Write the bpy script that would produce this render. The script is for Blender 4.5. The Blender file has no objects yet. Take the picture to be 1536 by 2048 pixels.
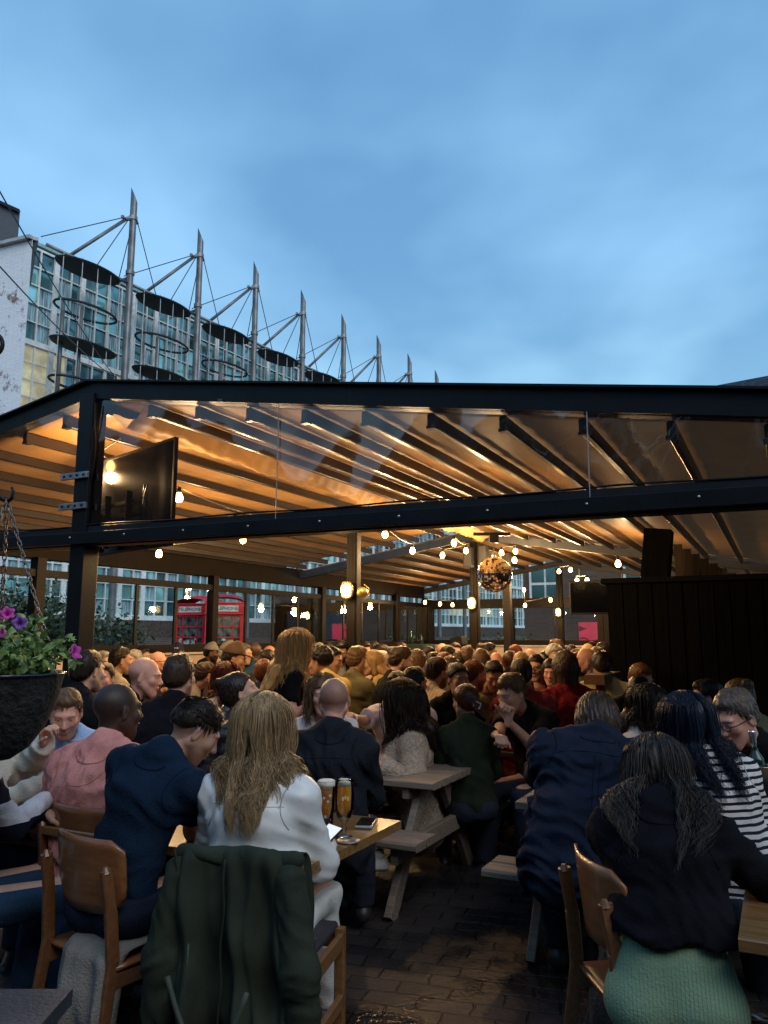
import bpy, math, random
import numpy as np
from mathutils import Vector, Matrix
R = math.radians
S = bpy.context.scene
COL = S.collection
# ------------------------------------------------------------------ camera, sky, light, exposure
CAMH = 1.55; PITCH = R(9.1); FPX = 1539.0
cd = bpy.data.cameras.new("camera"); cam = bpy.data.objects.new("camera", cd); COL.objects.link(cam)
cam.location = (0, 0, CAMH); cam.rotation_euler = (R(90) + PITCH, 0, 0)
cd.sensor_fit = 'VERTICAL'; cd.sensor_height = 24.0; cd.lens = 24.0 * FPX / 2048.0
cd.clip_start = 0.05; cd.clip_end = 2000
S.camera = cam
S.view_settings.view_transform = 'Standard'; S.view_settings.look = 'None'
S.view_settings.exposure = 0.28; S.view_settings.gamma = 1.0
try:
    S.cycles.use_denoising = True; S.cycles.denoiser = 'OPENIMAGEDENOISE'
    S.cycles.max_bounces = 7; S.cycles.diffuse_bounces = 3; S.cycles.glossy_bounces = 3
    S.cycles.transmission_bounces = 6; S.cycles.transparent_max_bounces = 12
    S.cycles.sample_clamp_indirect = 3.0; S.cycles.caustics_reflective = False; S.cycles.caustics_refractive = False
except Exception: pass

W = bpy.data.worlds.new("World"); S.world = W; W.use_nodes = True
nt = W.node_tree; nt.nodes.clear(); N = nt.nodes.new; L = nt.links.new
out = N('ShaderNodeOutputWorld'); bg = N('ShaderNodeBackground'); L(bg.outputs[0], out.inputs[0])
tc = N('ShaderNodeTexCoord'); sep = N('ShaderNodeSeparateXYZ'); L(tc.outputs['Generated'], sep.inputs[0])
# gradient by height, dusk overcast
rmp = N('ShaderNodeValToRGB'); L(sep.outputs[2], rmp.inputs[0])
e = rmp.color_ramp.elements
e[0].position = 0.0; e[0].color = (.04, .05, .06, 1)
e[1].position = 1.0; e[1].color = (.10, .27, .55, 1)
for pos, c in ((.02, (.05, .06, .07, 1)), (.05, (.30, .62, .86, 1)), (.27, (.26, .55, .84, 1)), (.45, (.180, .425, .74, 1)), (.68, (.150, .37, .67, 1))):
    k = e.new(pos); k.color = c
# clouds: soft stretched noise on a projected layer
dv = N('ShaderNodeVectorMath'); dv.operation = 'DIVIDE'
ad = N('ShaderNodeMath'); ad.operation = 'ADD'; ad.inputs[1].default_value = 0.22; L(sep.outputs[2], ad.inputs[0])
cb = N('ShaderNodeCombineXYZ'); L(ad.outputs[0], cb.inputs[0]); L(ad.outputs[0], cb.inputs[1]); cb.inputs[2].default_value = 1
L(tc.outputs['Generated'], dv.inputs[0]); L(cb.outputs[0], dv.inputs[1])
ns = N('ShaderNodeTexNoise'); ns.inputs['Scale'].default_value = 1.3; ns.inputs['Detail'].default_value = 4; ns.inputs['Roughness'].default_value = .46; ns.inputs['Distortion'].default_value = .12
mpw = N('ShaderNodeMapping'); mpw.inputs['Location'].default_value = (3.1, 1.35, 0); mpw.inputs['Scale'].default_value = (1, 1, .6)
L(dv.outputs[0], mpw.inputs[0]); L(mpw.outputs[0], ns.inputs['Vector'])
cr = N('ShaderNodeValToRGB'); L(ns.outputs[0], cr.inputs[0])
cr.color_ramp.elements[0].position = .40; cr.color_ramp.elements[0].color = (.68, .70, .72, 1)
cr.color_ramp.elements[1].position = .60; cr.color_ramp.elements[1].color = (1.42, 1.18, 1.05, 1)
mx = N('ShaderNodeMix'); mx.data_type = 'RGBA'; mx.blend_type = 'MULTIPLY'; mx.inputs[0].default_value = 1
L(rmp.outputs[0], mx.inputs[6]); L(cr.outputs[0], mx.inputs[7])
# low Nishita twilight added underneath
sky = N('ShaderNodeTexSky'); sky.sky_type = 'NISHITA'; sky.sun_disc = False; sky.sun_elevation = R(1.0); sky.sun_rotation = R(200)
sc_ = N('ShaderNodeMix'); sc_.data_type = 'RGBA'; sc_.blend_type = 'ADD'; sc_.inputs[0].default_value = .02
L(mx.outputs[2], sc_.inputs[6]); L(sky.outputs[0], sc_.inputs[7])
L(sc_.outputs[2], bg.inputs[0]); bg.inputs[1].default_value = 1.06
sl = bpy.data.lights.new("sun", 'SUN'); sl.energy = 1.5; sl.angle = R(50); sl.color = (1.0, .96, .92)
so = bpy.data.objects.new("sun", sl); COL.objects.link(so); so.rotation_euler = (R(50), 0, R(32))

def ray(px, py):
    a = (px - 768) / FPX; v = (1024 - py) / FPX
    return Vector((a, math.cos(PITCH) - v * math.sin(PITCH), math.sin(PITCH) + v * math.cos(PITCH)))
def atY(px, py, Y):            # world point seen at (px,py) at forward distance Y
    d = ray(px, py); d *= Y / d.y
    return Vector((d.x, d.y, d.z + CAMH))
def atZ(px, py, z):            # world point seen at (px,py) at height z
    d = ray(px, py); d *= (z - CAMH) / d.z
    return Vector((d.x, d.y, z))

# ------------------------------------------------------------------ materials
MATS = {}
def mat(name, col, rough=.6, metal=0., var=.15, vscale=6., bump=0., bscale=40., spec=.5, coat=0., stretch=None, attr=False,
        stripes=None, sheen=0., emit=None, estr=0., col2=None):
    if name in MATS: return MATS[name]
    m = bpy.data.materials.new(name); m.use_nodes = True; t = m.node_tree; b = t.nodes['Principled BSDF']
    N = t.nodes.new; L = t.links.new
    b.inputs['Roughness'].default_value = rough; b.inputs['Metallic'].default_value = metal
    b.inputs['Specular IOR Level'].default_value = spec; b.inputs['Coat Weight'].default_value = coat
    b.inputs['Sheen Weight'].default_value = sheen
    tc = N('ShaderNodeTexCoord'); mp = N('ShaderNodeMapping'); L(tc.outputs['Object'], mp.inputs[0])
    if stretch: mp.inputs['Scale'].default_value = stretch
    n = N('ShaderNodeTexNoise'); n.inputs['Scale'].default_value = vscale; n.inputs['Detail'].default_value = 5
    L(mp.outputs[0], n.inputs['Vector'])
    c2 = col2 or tuple(c * (1 - var * 1.6) for c in col)
    r = N('ShaderNodeValToRGB'); r.color_ramp.elements[0].position = .35; r.color_ramp.elements[1].position = .65
    r.color_ramp.elements[0].color = (*c2, 1); r.color_ramp.elements[1].color = (*[min(1, c * (1 + var * .6)) for c in col], 1)
    L(n.outputs[0], r.inputs[0]); src = r.outputs[0]
    if attr:
        a = N('ShaderNodeAttribute'); a.attribute_name = 'Col'
        mm = N('ShaderNodeMix'); mm.data_type = 'RGBA'; mm.blend_type = 'MULTIPLY'; mm.inputs[0].default_value = 1
        L(src, mm.inputs[6]); L(a.outputs[0], mm.inputs[7]); src = mm.outputs[2]
    if stripes:
        axis, freq, duty, sc = stripes
        sp = N('ShaderNodeSeparateXYZ'); L(tc.outputs['Object'], sp.inputs[0])
        m1 = N('ShaderNodeMath'); m1.operation = 'MULTIPLY'; m1.inputs[1].default_value = freq; L(sp.outputs[axis], m1.inputs[0])
        m2 = N('ShaderNodeMath'); m2.operation = 'FRACT'; L(m1.outputs[0], m2.inputs[0])
        m3 = N('ShaderNodeMath'); m3.operation = 'LESS_THAN'; m3.inputs[1].default_value = duty; L(m2.outputs[0], m3.inputs[0])
        mm = N('ShaderNodeMix'); mm.data_type = 'RGBA'; L(m3.outputs[0], mm.inputs[0]); L(src, mm.inputs[6]); mm.inputs[7].default_value = (*sc, 1)
        src = mm.outputs[2]
    L(src, b.inputs['Base Color'])
    if bump:
        n2 = N('ShaderNodeTexNoise'); n2.inputs['Scale'].default_value = bscale; n2.inputs['Detail'].default_value = 4
        L(mp.outputs[0], n2.inputs['Vector'])
        bp = N('ShaderNodeBump'); bp.inputs['Strength'].default_value = bump; bp.inputs['Distance'].default_value = .02
        L(n2.outputs[0], bp.inputs['Height']); L(bp.outputs[0], b.inputs['Normal'])
    if emit:
        b.inputs['Emission Color'].default_value = (*emit, 1); b.inputs['Emission Strength'].default_value = estr
    MATS[name] = m
    return m
def glassy(name, tint=(1, 1, 1), refl=.9, rough=.03, ior=1.45, base=0.03):   # a thin clear pane: sees through, reflects by angle
    if name in MATS: return MATS[name]
    m = bpy.data.materials.new(name); m.use_nodes = True; t = m.node_tree; t.nodes.clear(); N = t.nodes.new; L = t.links.new
    o = N('ShaderNodeOutputMaterial'); mx = N('ShaderNodeMixShader'); tr = N('ShaderNodeBsdfTransparent'); g = N('ShaderNodeBsdfGlossy')
    tr.inputs[0].default_value = (*tint, 1); g.inputs['Roughness'].default_value = rough; g.inputs[0].default_value = (refl, refl, refl, 1)
    fr = N('ShaderNodeFresnel'); fr.inputs[0].default_value = ior
    a = N('ShaderNodeMath'); a.operation = 'ADD'; a.use_clamp = True; a.inputs[1].default_value = base; L(fr.outputs[0], a.inputs[0])
    tc = N('ShaderNodeTexCoord'); n = N('ShaderNodeTexNoise'); n.inputs['Scale'].default_value = 3; n.inputs['Detail'].default_value = 6; L(tc.outputs['Object'], n.inputs['Vector'])
    bp = N('ShaderNodeBump'); bp.inputs['Strength'].default_value = .06; bp.inputs['Distance'].default_value = .02; L(n.outputs[0], bp.inputs['Height']); L(bp.outputs[0], g.inputs['Normal'])
    L(a.outputs[0], mx.inputs[0]); L(tr.outputs[0], mx.inputs[1]); L(g.outputs[0], mx.inputs[2]); L(mx.outputs[0], o.inputs[0])
    MATS[name] = m; return m
def wood(name, c1, c2, rough=.5, axis=(1, 12, 12), scale=5., coat=0., bump=.25):
    m = mat(name, c1, rough=rough, col2=c2, vscale=scale, stretch=axis, bump=bump, bscale=scale * 5, var=.1, coat=coat)
    return m

# ------------------------------------------------------------------ mesh helpers
class MB:
    def __init__(s): s.v = []; s.f = []; s.mi = []
    def add(s, vs, fs, mi=0):
        o = len(s.v); s.v += [tuple(v) for v in vs]; s.f += [tuple(i + o for i in f) for f in fs]; s.mi += [mi] * len(fs)
    def box(s, c, size, rot=None, mi=0):
        hx, hy, hz = [q / 2 for q in size]; M = rot or Matrix.Identity(3); c = Vector(c)
        vs = [c + M @ Vector((x * hx, y * hy, z * hz)) for x in (-1, 1) for y in (-1, 1) for z in (-1, 1)]
        s.add(vs, [(0, 1, 3, 2), (4, 6, 7, 5), (0, 4, 5, 1), (2, 3, 7, 6), (0, 2, 6, 4), (1, 5, 7, 3)], mi)
    def bar(s, a, b, w, h, up=(0, 0, 1), mi=0, ch=0.):      # box from a to b, w across, h along up; ch = chamfer
        a = Vector(a); b = Vector(b); d = (b - a); l = d.length
        if l < 1e-6: return
        y = d / l; z = Vector(up); x = y.cross(z)
        if x.length < 1e-4: x = y.cross(Vector((1, 0, 0)))
        x.normalize(); z = x.cross(y)
        w /= 2; h /= 2
        if ch: pr = [(-w + ch, -h), (w - ch, -h), (w, -h + ch), (w, h - ch), (w - ch, h), (-w + ch, h), (-w, h - ch), (-w, -h + ch)]
        else: pr = [(-w, -h), (w, -h), (w, h), (-w, h)]
        n = len(pr)
        vs = [a + x * u + z * v for u, v in pr] + [b + x * u + z * v for u, v in pr]
        fs = [(i, (i + 1) % n, n + (i + 1) % n, n + i) for i in range(n)] + [tuple(range(n))[::-1], tuple(range(n, 2 * n))]
        s.add(vs, fs, mi)
    def tube(s, pts, r, n=8, mi=0, cap=True, closed=False):
        pts = [Vector(p) for p in pts]; m = len(pts); rs = r if hasattr(r, '__len__') else [r] * m
        prev = None; vs = []
        for i, p in enumerate(pts):
            if closed: t = pts[(i + 1) % m] - pts[i - 1]
            else: t = pts[min(i + 1, m - 1)] - pts[max(i - 1, 0)]
            t.normalize()
            if prev is None:
                u = t.cross(Vector((0, 0, 1)));
                if u.length < .1: u = t.cross(Vector((1, 0, 0)))
            else: u = prev - t * prev.dot(t)
            u.normalize(); w = t.cross(u); prev = u
            for k in range(n):
                a = 2 * math.pi * k / n; vs.append(p + (u * math.cos(a) + w * math.sin(a)) * rs[i])
        fs = []
        for i in range(m if closed else m - 1):
            j = (i + 1) % m
            for k in range(n): fs.append((i * n + k, i * n + (k + 1) % n, j * n + (k + 1) % n, j * n + k))
        if cap and not closed: fs += [tuple(range(n))[::-1], tuple(range((m - 1) * n, m * n))]
        s.add(vs, fs, mi)
    def lathe(s, prof, c=(0, 0, 0), n=28, mi=0, sx=1., sy=1., M=None):   # prof: (r,z)
        c = Vector(c); vs = []; m = len(prof)
        for r, z in prof:
            for k in range(n):
                a = 2 * math.pi * k / n; q = Vector((r * math.cos(a) * sx, r * math.sin(a) * sy, z))
                vs.append(c + (M @ q if M else q))
        fs = [(i * n + k, i * n + (k + 1) % n, (i + 1) * n + (k + 1) % n, (i + 1) * n + k) for i in range(m - 1) for k in range(n)]
        if prof[0][0] > 1e-5: fs.append(tuple(range(n))[::-1])
        if prof[-1][0] > 1e-5: fs.append(tuple(range((m - 1) * n, m * n)))
        s.add(vs, fs, mi)
    def quad(s, a, b, c, d, mi=0): s.add([a, b, c, d], [(0, 1, 2, 3)], mi)
    def slab(s, quad, th, mi=0):   # four points + thickness along the normal
        q = [Vector(p) for p in quad]; nn = (q[1] - q[0]).cross(q[3] - q[0]).normalized() * th
        s.add(q + [p + nn for p in q], [(3, 2, 1, 0), (4, 5, 6, 7), (0, 1, 5, 4), (1, 2, 6, 5), (2, 3, 7, 6), (3, 0, 4, 7)], mi)
    def build(s, name, mats, parent=None, smooth=False, bevel=0., angle=None):
        if not isinstance(mats, (list, tuple)): mats = [mats]
        me = bpy.data.meshes.new(name); me.from_pydata(s.v, [], s.f)
        for m in mats: me.materials.append(m)
        if len(mats) > 1: me.polygons.foreach_set('material_index', s.mi)
        if smooth:
            me.polygons.foreach_set('use_smooth', [True] * len(s.f))
        me.validate(); me.update()
        if angle: me.set_sharp_from_angle(angle=R(angle))
        o = bpy.data.objects.new(name, me); COL.objects.link(o)
        if parent: o.parent = parent
        if bevel:
            bv = o.modifiers.new('bevel', 'BEVEL'); bv.width = bevel; bv.segments = 2; bv.limit_method = 'ANGLE'
        return o
def tag(o, label=None, cat=None, group=None, kind=None):
    if label: o['label'] = label
    if cat: o['category'] = cat
    if group: o['group'] = group
    if kind: o['kind'] = kind
    return o
def empty(name, loc=(0, 0, 0), rz=0., label=None, cat=None, group=None):
    o = bpy.data.objects.new(name, None); COL.objects.link(o); o.location = loc; o.rotation_euler = (0, 0, rz)
    o.empty_display_size = .1
    return tag(o, label, cat, group)
def copy_tree(o, parent=None):
    c = o.copy(); COL.objects.link(c); c.parent = parent
    for ch in list(o.children): copy_tree(ch, c)
    return c
def textmesh(name, txt, size, mtl, parent, loc, rot, extrude=.002, align='CENTER', shear=0.):
    cu = bpy.data.curves.new(name, 'FONT'); cu.body = txt; cu.size = size; cu.extrude = extrude; cu.align_x = align; cu.align_y = 'CENTER'; cu.shear = shear; cu.resolution_u = 3
    tmp = bpy.data.objects.new('tmp', cu); COL.objects.link(tmp)
    dg = bpy.context.evaluated_depsgraph_get(); me = bpy.data.meshes.new_from_object(tmp.evaluated_get(dg))
    bpy.data.objects.remove(tmp); me.materials.clear(); me.materials.append(mtl)
    o = bpy.data.objects.new(name, me); COL.objects.link(o); o.parent = parent; o.location = loc; o.rotation_euler = rot
    return o
# ------------------------------------------------------------------ site frame: ridge direction rr, across pp, front-left post A
AZ = R(27.0)
A0 = Vector((-2.32, 5.93, 0)); rr = Vector((math.sin(AZ), math.cos(AZ), 0)); pp = Vector((math.cos(AZ), -math.sin(AZ), 0))
def Q(s, t, z=0.): return A0 + rr * s + pp * t + Vector((0, 0, z))
WL, WR, SM, SB, SLOPE, HR = 3.7, 6.2, 8.6, 14.6, .163, 3.40
def bz(t): return 2.300 - .011 * t      # centre height of the front beam
def zr(t): return HR - SLOPE * abs(t)

M_black = mat('black painted steel', (.006, .007, .009), rough=.45, spec=.22, var=.3, vscale=3, bump=.05, bscale=60)
M_brown = mat('brown coated aluminium', (.008, .005, .003), rough=.6, var=.2, spec=.12)
M_pbrown = mat('brown post paint', (.007, .0045, .003), rough=.5, var=.2, spec=.16)
M_steel = mat('galvanised steel', (.45, .47, .48), rough=.35, metal=.9, var=.2, vscale=25)
M_fabric = mat('tan canopy fabric', (.54, .30, .10), rough=.56, var=.14, vscale=2.2, bump=.10, bscale=9, spec=.4)
def _translucent(m, col, f):
    t = m.node_tree; N = t.nodes.new; L = t.links.new; b = t.nodes['Principled BSDF']; o = [n for n in t.nodes if n.type == 'OUTPUT_MATERIAL'][0]
    tr = N('ShaderNodeBsdfTranslucent'); tr.inputs[0].default_value = (*col, 1); mx = N('ShaderNodeMixShader'); mx.inputs[0].default_value = f
    L(b.outputs[0], mx.inputs[1]); L(tr.outputs[0], mx.inputs[2]); L(mx.outputs[0], o.inputs[0])
_translucent(M_fabric, (.46, .36, .26), .42)
M_clear = glassy('clear pvc sheet', (.86, .84, .82), refl=.8, rough=.03, base=.05)
M_glass = glassy('screen glass', (.90, .95, .95), refl=.7, rough=.01, base=.0, ior=1.22)
M_cream = mat('cream painted board', (.56, .45, .36), rough=.6, var=.12, vscale=4, stretch=(1, 1, .3))

# ---------------- ground
def ground():
    m = bpy.data.materials.new('wet brick paving'); m.use_nodes = True; t = m.node_tree; b = t.nodes['Principled BSDF']; N = t.nodes.new; L = t.links.new
    tc = N('ShaderNodeTexCoord'); mp = N('ShaderNodeMapping'); mp.inputs['Rotation'].default_value = (0, 0, R(16)); L(tc.outputs['Object'], mp.inputs[0])
    nw = N('ShaderNodeTexNoise'); nw.inputs['Scale'].default_value = 6; nw.inputs['Detail'].default_value = 5; L(tc.outputs['Object'], nw.inputs['Vector'])
    va = N('ShaderNodeVectorMath'); va.operation = 'SCALE'; va.inputs['Scale'].default_value = .05; L(nw.outputs['Color'], va.inputs[0])
    vb = N('ShaderNodeVectorMath'); vb.operation = 'ADD'; L(mp.outputs[0], vb.inputs[0]); L(va.outputs[0], vb.inputs[1])
    br = N('ShaderNodeTexBrick'); L(vb.outputs[0], br.inputs['Vector']); br.inputs['Scale'].default_value = 1
    br.inputs['Brick Width'].default_value = .235; br.inputs['Row Height'].default_value = .115; br.inputs['Mortar Size'].default_value = .006; br.inputs['Mortar Smooth'].default_value = .6
    br.inputs['Color1'].default_value = (.036, .033, .033, 1); br.inputs['Color2'].default_value = (.018, .018, .021, 1); br.inputs['Mortar'].default_value = (.008, .008, .008, 1)
    n = N('ShaderNodeTexNoise'); n.inputs['Scale'].default_value = 1.7; n.inputs['Detail'].default_value = 7; L(tc.outputs['Object'], n.inputs['Vector'])
    mm = N('ShaderNodeMix'); mm.data_type = 'RGBA'; mm.blend_type = 'MULTIPLY'; mm.inputs[0].default_value = .8; L(br.outputs[0], mm.inputs[6])
    r0 = N('ShaderNodeValToRGB'); r0.color_ramp.elements[0].position = .35; r0.color_ramp.elements[0].color = (.45, .45, .47, 1); r0.color_ramp.elements[1].position = .62; r0.color_ramp.elements[1].color = (1.2, 1.1, 1.05, 1)
    L(n.outputs[0], r0.inputs[0]); L(r0.outputs[0], mm.inputs[7]); L(mm.outputs[2], b.inputs['Base Color'])
    r1 = N('ShaderNodeValToRGB'); r1.color_ramp.elements[0].position = .42; r1.color_ramp.elements[0].color = (.12,) * 3 + (1,); r1.color_ramp.elements[1].position = .56; r1.color_ramp.elements[1].color = (.50,) * 3 + (1,)
    L(n.outputs[0], r1.inputs[0]); L(r1.outputs[0], b.inputs['Roughness'])
    n3 = N('ShaderNodeTexNoise'); n3.inputs['Scale'].default_value = 38; n3.inputs['Detail'].default_value = 6; L(tc.outputs['Object'], n3.inputs['Vector'])
    ma = N('ShaderNodeMath'); ma.operation = 'MULTIPLY_ADD'; ma.inputs[1].default_value = .35; L(n3.outputs[0], ma.inputs[0])
    iv = N('ShaderNodeMath'); iv.operation = 'SUBTRACT'; iv.inputs[0].default_value = 1; L(br.outputs['Fac'], iv.inputs[1]); L(iv.outputs[0], ma.inputs[2])
    bp = N('ShaderNodeBump'); bp.inputs['Strength'].default_value = .7; bp.inputs['Distance'].default_value = .012; L(ma.outputs[0], bp.inputs['Height']); L(bp.outputs[0], b.inputs['Normal'])
    b.inputs['Specular IOR Level'].default_value = .5
    mb = MB(); mb.quad((-400, -60, 0), (400, -60, 0), (400, 500, 0), (-400, 500, 0))
    tag(mb.build('ground', m), kind='structure')
ground()

# ---------------- pergola
def pergola():
    P = empty('pergola', tuple(Q(0, 0)), 0, 'large dark framed pergola with a tan fabric canopy on crossbars over the crowd', 'pergola')
    o = -A0
    def q(s, t, z): return Q(s, t, z) + o
    # front corner post, ridge posts
    mb = MB(); mb.bar(q(0, 0, 0), q(0, 0, 3.44), .15, .15, up=rr); mb.build('post', M_black, P, bevel=.006)
    for s in (4.25, 8.62, 14.55):
        mb = MB(); mb.bar(q(s, 0, 0), q(s, 0, 3.18), .12, .12, up=rr); mb.bar(q(s, .075, 1.0), q(s, .075, 3.18), .02, .10, up=rr)
        mb.bar(q(s, -.064, 0.1), q(s, -.064, 3.1), .006, .035, up=rr)
        mb.build('post', M_pbrown, P, bevel=.005)
    for s, t, z in ((8.55, .62, 2.95),):
        mb = MB(); mb.bar(q(s, t, 0), q(s, t, z), .13, .13, up=rr); mb.build('post', M_pbrown, P, bevel=.005)
    # front lintel: box beam with a thinner top channel, runs past both sides
    mb = MB(); a, b = q(0, -WL, bz(-WL)), q(0, WR, bz(WR))
    mb.bar(a - rr * .085 - Vector((0, 0, .02)), b - rr * .085 - Vector((0, 0, .02)), .05, .09); mb.build('front_beam', M_black, P, bevel=.004)
    mb = MB(); mb.bar(a, b, .115, .15)
    x = -WL
    mb.build('beam_channel', mat('blue grey beam top', (.012, .014, .018), rough=.5, spec=.25), P, bevel=.004)
    k = 0
    for t in np.arange(-3.4, 6, .56):
        mb = MB(); mb.lathe([(0, -.004), (.008, -.004), (.009, 0), (.006, .005), (0, .006)], q(0, t, bz(t) - .012) - rr * .112, n=8, M=Matrix.Rotation(-AZ, 3, 'Z') @ Matrix.Rotation(R(90), 3, 'X'))
        mb.build('bolt', M_steel, P, smooth=True)
    # fascia boards, sloping both ways
    for sgn, w in ((-1, WL + .3), (1, WR + .3)):
        mb = MB(); t1 = sgn * w
        z0, z1 = HR + .075, HR + .075 - SLOPE * w
        mb.bar(q(-.03, 0, z0), q(-.03, t1, z1), .04, .135); mb.bar(q(-.045, 0, z0 + .072), q(-.045, t1, z1 + .072), .09, .014)
        for tt in ((2.35,) if sgn > 0 else ()): mb.bar(q(-.0505, tt, zr(tt) + .012), q(-.0505, tt + .001, zr(tt) + .138), .002, .004)
        mb.build('fascia', M_black, P)
        mb = MB(); mb.bar(q(.03, 0, z0 - .055), q(.03, t1, z1 - .055), .08, .03); mb.build('fabric_track', M_black, P)
    # ridge beam, middle rail, eaves, back rail
    mb = MB(); mb.bar(q(0, 0, HR + .03), q(SB, 0, HR + .03), .12, .13); mb.build('ridge_beam', M_brown, P)
    for s in (SM, SB):
        for t1 in (-WL, WR):
            mb = MB(); mb.bar(q(s, 0, HR - .10), q(s, t1, zr(t1) - .10), .10, .13)
            mb.build('cross_rail', mat('grey rail paint', (.025, .028, .034), rough=.45, spec=.3), P, bevel=.004)
    for t, w in ((-WL, .22), (WR, .2)):
        mb = MB(); mb.bar(q(0, t, zr(t) - .12), q(SB, t, zr(t) - .12), .16, .32); mb.build('eave_beam', M_brown, P)
    for s0 in (4.5, 9.3):
        mb = MB(); mb.bar(q(s0, WR, 0), q(s0, WR, 2.2), .16, .16, up=rr); mb.build('post', M_pbrown, P, bevel=.005)
    # crossbars + fabric
    rnd = np.random.RandomState(4)
    ends = {}
    for side in (-1, 1):
        w = WL if side < 0 else WR
        ts = np.arange(.08 if side > 0 else .39, w - .05, .47)
        for bay, (s0, s1) in enumerate(((.06, SM - .12), (SM + .10, SB - .08))):
            for i, t in enumerate(ts):
                e1 = s1 - (.35 if (bay == 0 and side < 0) else 0.)
                mb = MB(); T = side * t
                mb.bar(q(s0, T, zr(t) - .045), q(e1, T, zr(t) - .045), .045, .085, ch=.008)
                mb.bar(q(s0, T, zr(t) - .09), q(s0 + .05, T, zr(t) - .09), .06, .02)
                mb.build('crossbar', mat('dark bronze crossbar', (.020, .013, .009), rough=.32, var=.1, spec=.4), P)
            # fabric sheet: sags between bars
            e1 = s1 - (.55 if (bay == 0 and side < 0) else -.02)
            us = np.linspace(s0 - .04, e1, 56); vs_ = np.arange(.02, w + .02, .047)
            V = []; nu = len(us); nv = len(vs_)
            for u in us:
                for v in vs_:
                    ph = ((v - ts[0]) / .47) % 1.0
                    sag = -.012 * min(1, .25 + (u - s0) * .8) * math.sin(math.pi * ph) ** 2 + .004 * math.sin(u * 5.1 + v * 3) * math.sin(math.pi * ph) + .003 * math.sin(u * 17 + i)
                    V.append(tuple(q(u, side * v, zr(v) + .012 + sag)))
            F = [(i * nv + j, i * nv + j + 1, (i + 1) * nv + j + 1, (i + 1) * nv + j) for i in range(nu - 1) for j in range(nv - 1)]
            mb = MB(); mb.add(V, F); ob = mb.build('canopy', M_fabric, P, smooth=True)
            so_ = ob.modifiers.new('thick', 'SOLIDIFY'); so_.thickness = .004; so_.offset = 1
    # gathered fabric along the ridge (right side), crumpled
    V = []; us = np.linspace(.1, SM - .2, 140); m_ = 16
    for u in us:
        for j in range(m_):
            a = j / (m_ - 1)
            t = .10 + .34 * a; z = HR - .075 - .16 * math.sin(math.pi * a) - .012 * math.sin(u * 9 + a * 7) - .02 * math.sin(u * 3.1 + a * 16) * math.sin(math.pi * a) - .008 * math.sin(u * 31 + a * 3)
            V.append(tuple(q(u, t, z)))
    n_ = len(us); F = [(i * m_ + j, (i + 1) * m_ + j, (i + 1) * m_ + j + 1, i * m_ + j + 1) for i in range(n_ - 1) for j in range(m_ - 1)]
    mb = MB(); mb.add(V, F); mb.build('gathered_fabric', M_fabric, P, smooth=True)
    # clear gable sheet above the front beam, with two seams
    mb = MB(); F = []; V = []; ts = np.linspace(-WL, WR, 90)
    for t in ts:
        zt = HR + .03 - SLOPE * abs(t); z_b = bz(t) + .075
        for k in range(14):
            z = z_b + (zt - z_b) * k / 13
            V.append(tuple(q(-.035 + .012 * math.sin(t * 3.3 + z * 2) + .004 * math.sin(t * 11 - z * 7), t, z)))
    F = [(i * 14 + j, (i + 1) * 14 + j, (i + 1) * 14 + j + 1, i * 14 + j + 1) for i in range(len(ts) - 1) for j in range(13)]
    mb.add(V, F); mb.build('clear_sheet', M_clear, P, smooth=True)
    for t in (.06, 1.83, 3.89):
        mb = MB(); mb.tube([q(-.068, t, bz(t) - .04), q(-.06, t, 2.5), q(-.055, t, zr(t) + .005)], .0035, n=5); mb.build('sheet_seam', mat('seam tape', (.22, .22, .23), rough=.5), P)
    # cables taped on the beam and the post
    mb = MB(); pts = [q(-.06, t, bz(t) + .082 + .006 * math.sin(t * 5)) for t in np.linspace(-WL, WR, 70)]; mb.tube(pts, .006, n=5)
    pts = [q(-.05, .09 + .02 * math.sin(z * 9), z) for z in np.linspace(2.6, 3.35, 24)]; mb.tube(pts, .007, n=5)
    pts = [q(-.07, .07 + .03 * math.sin(z * 6 + 1), z) for z in np.linspace(2.7, 3.35, 24)]; mb.tube(pts, .006, n=5)
    mb.build('cable', M_black, P, smooth=True)
    return P
PERG = pergola()

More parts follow.
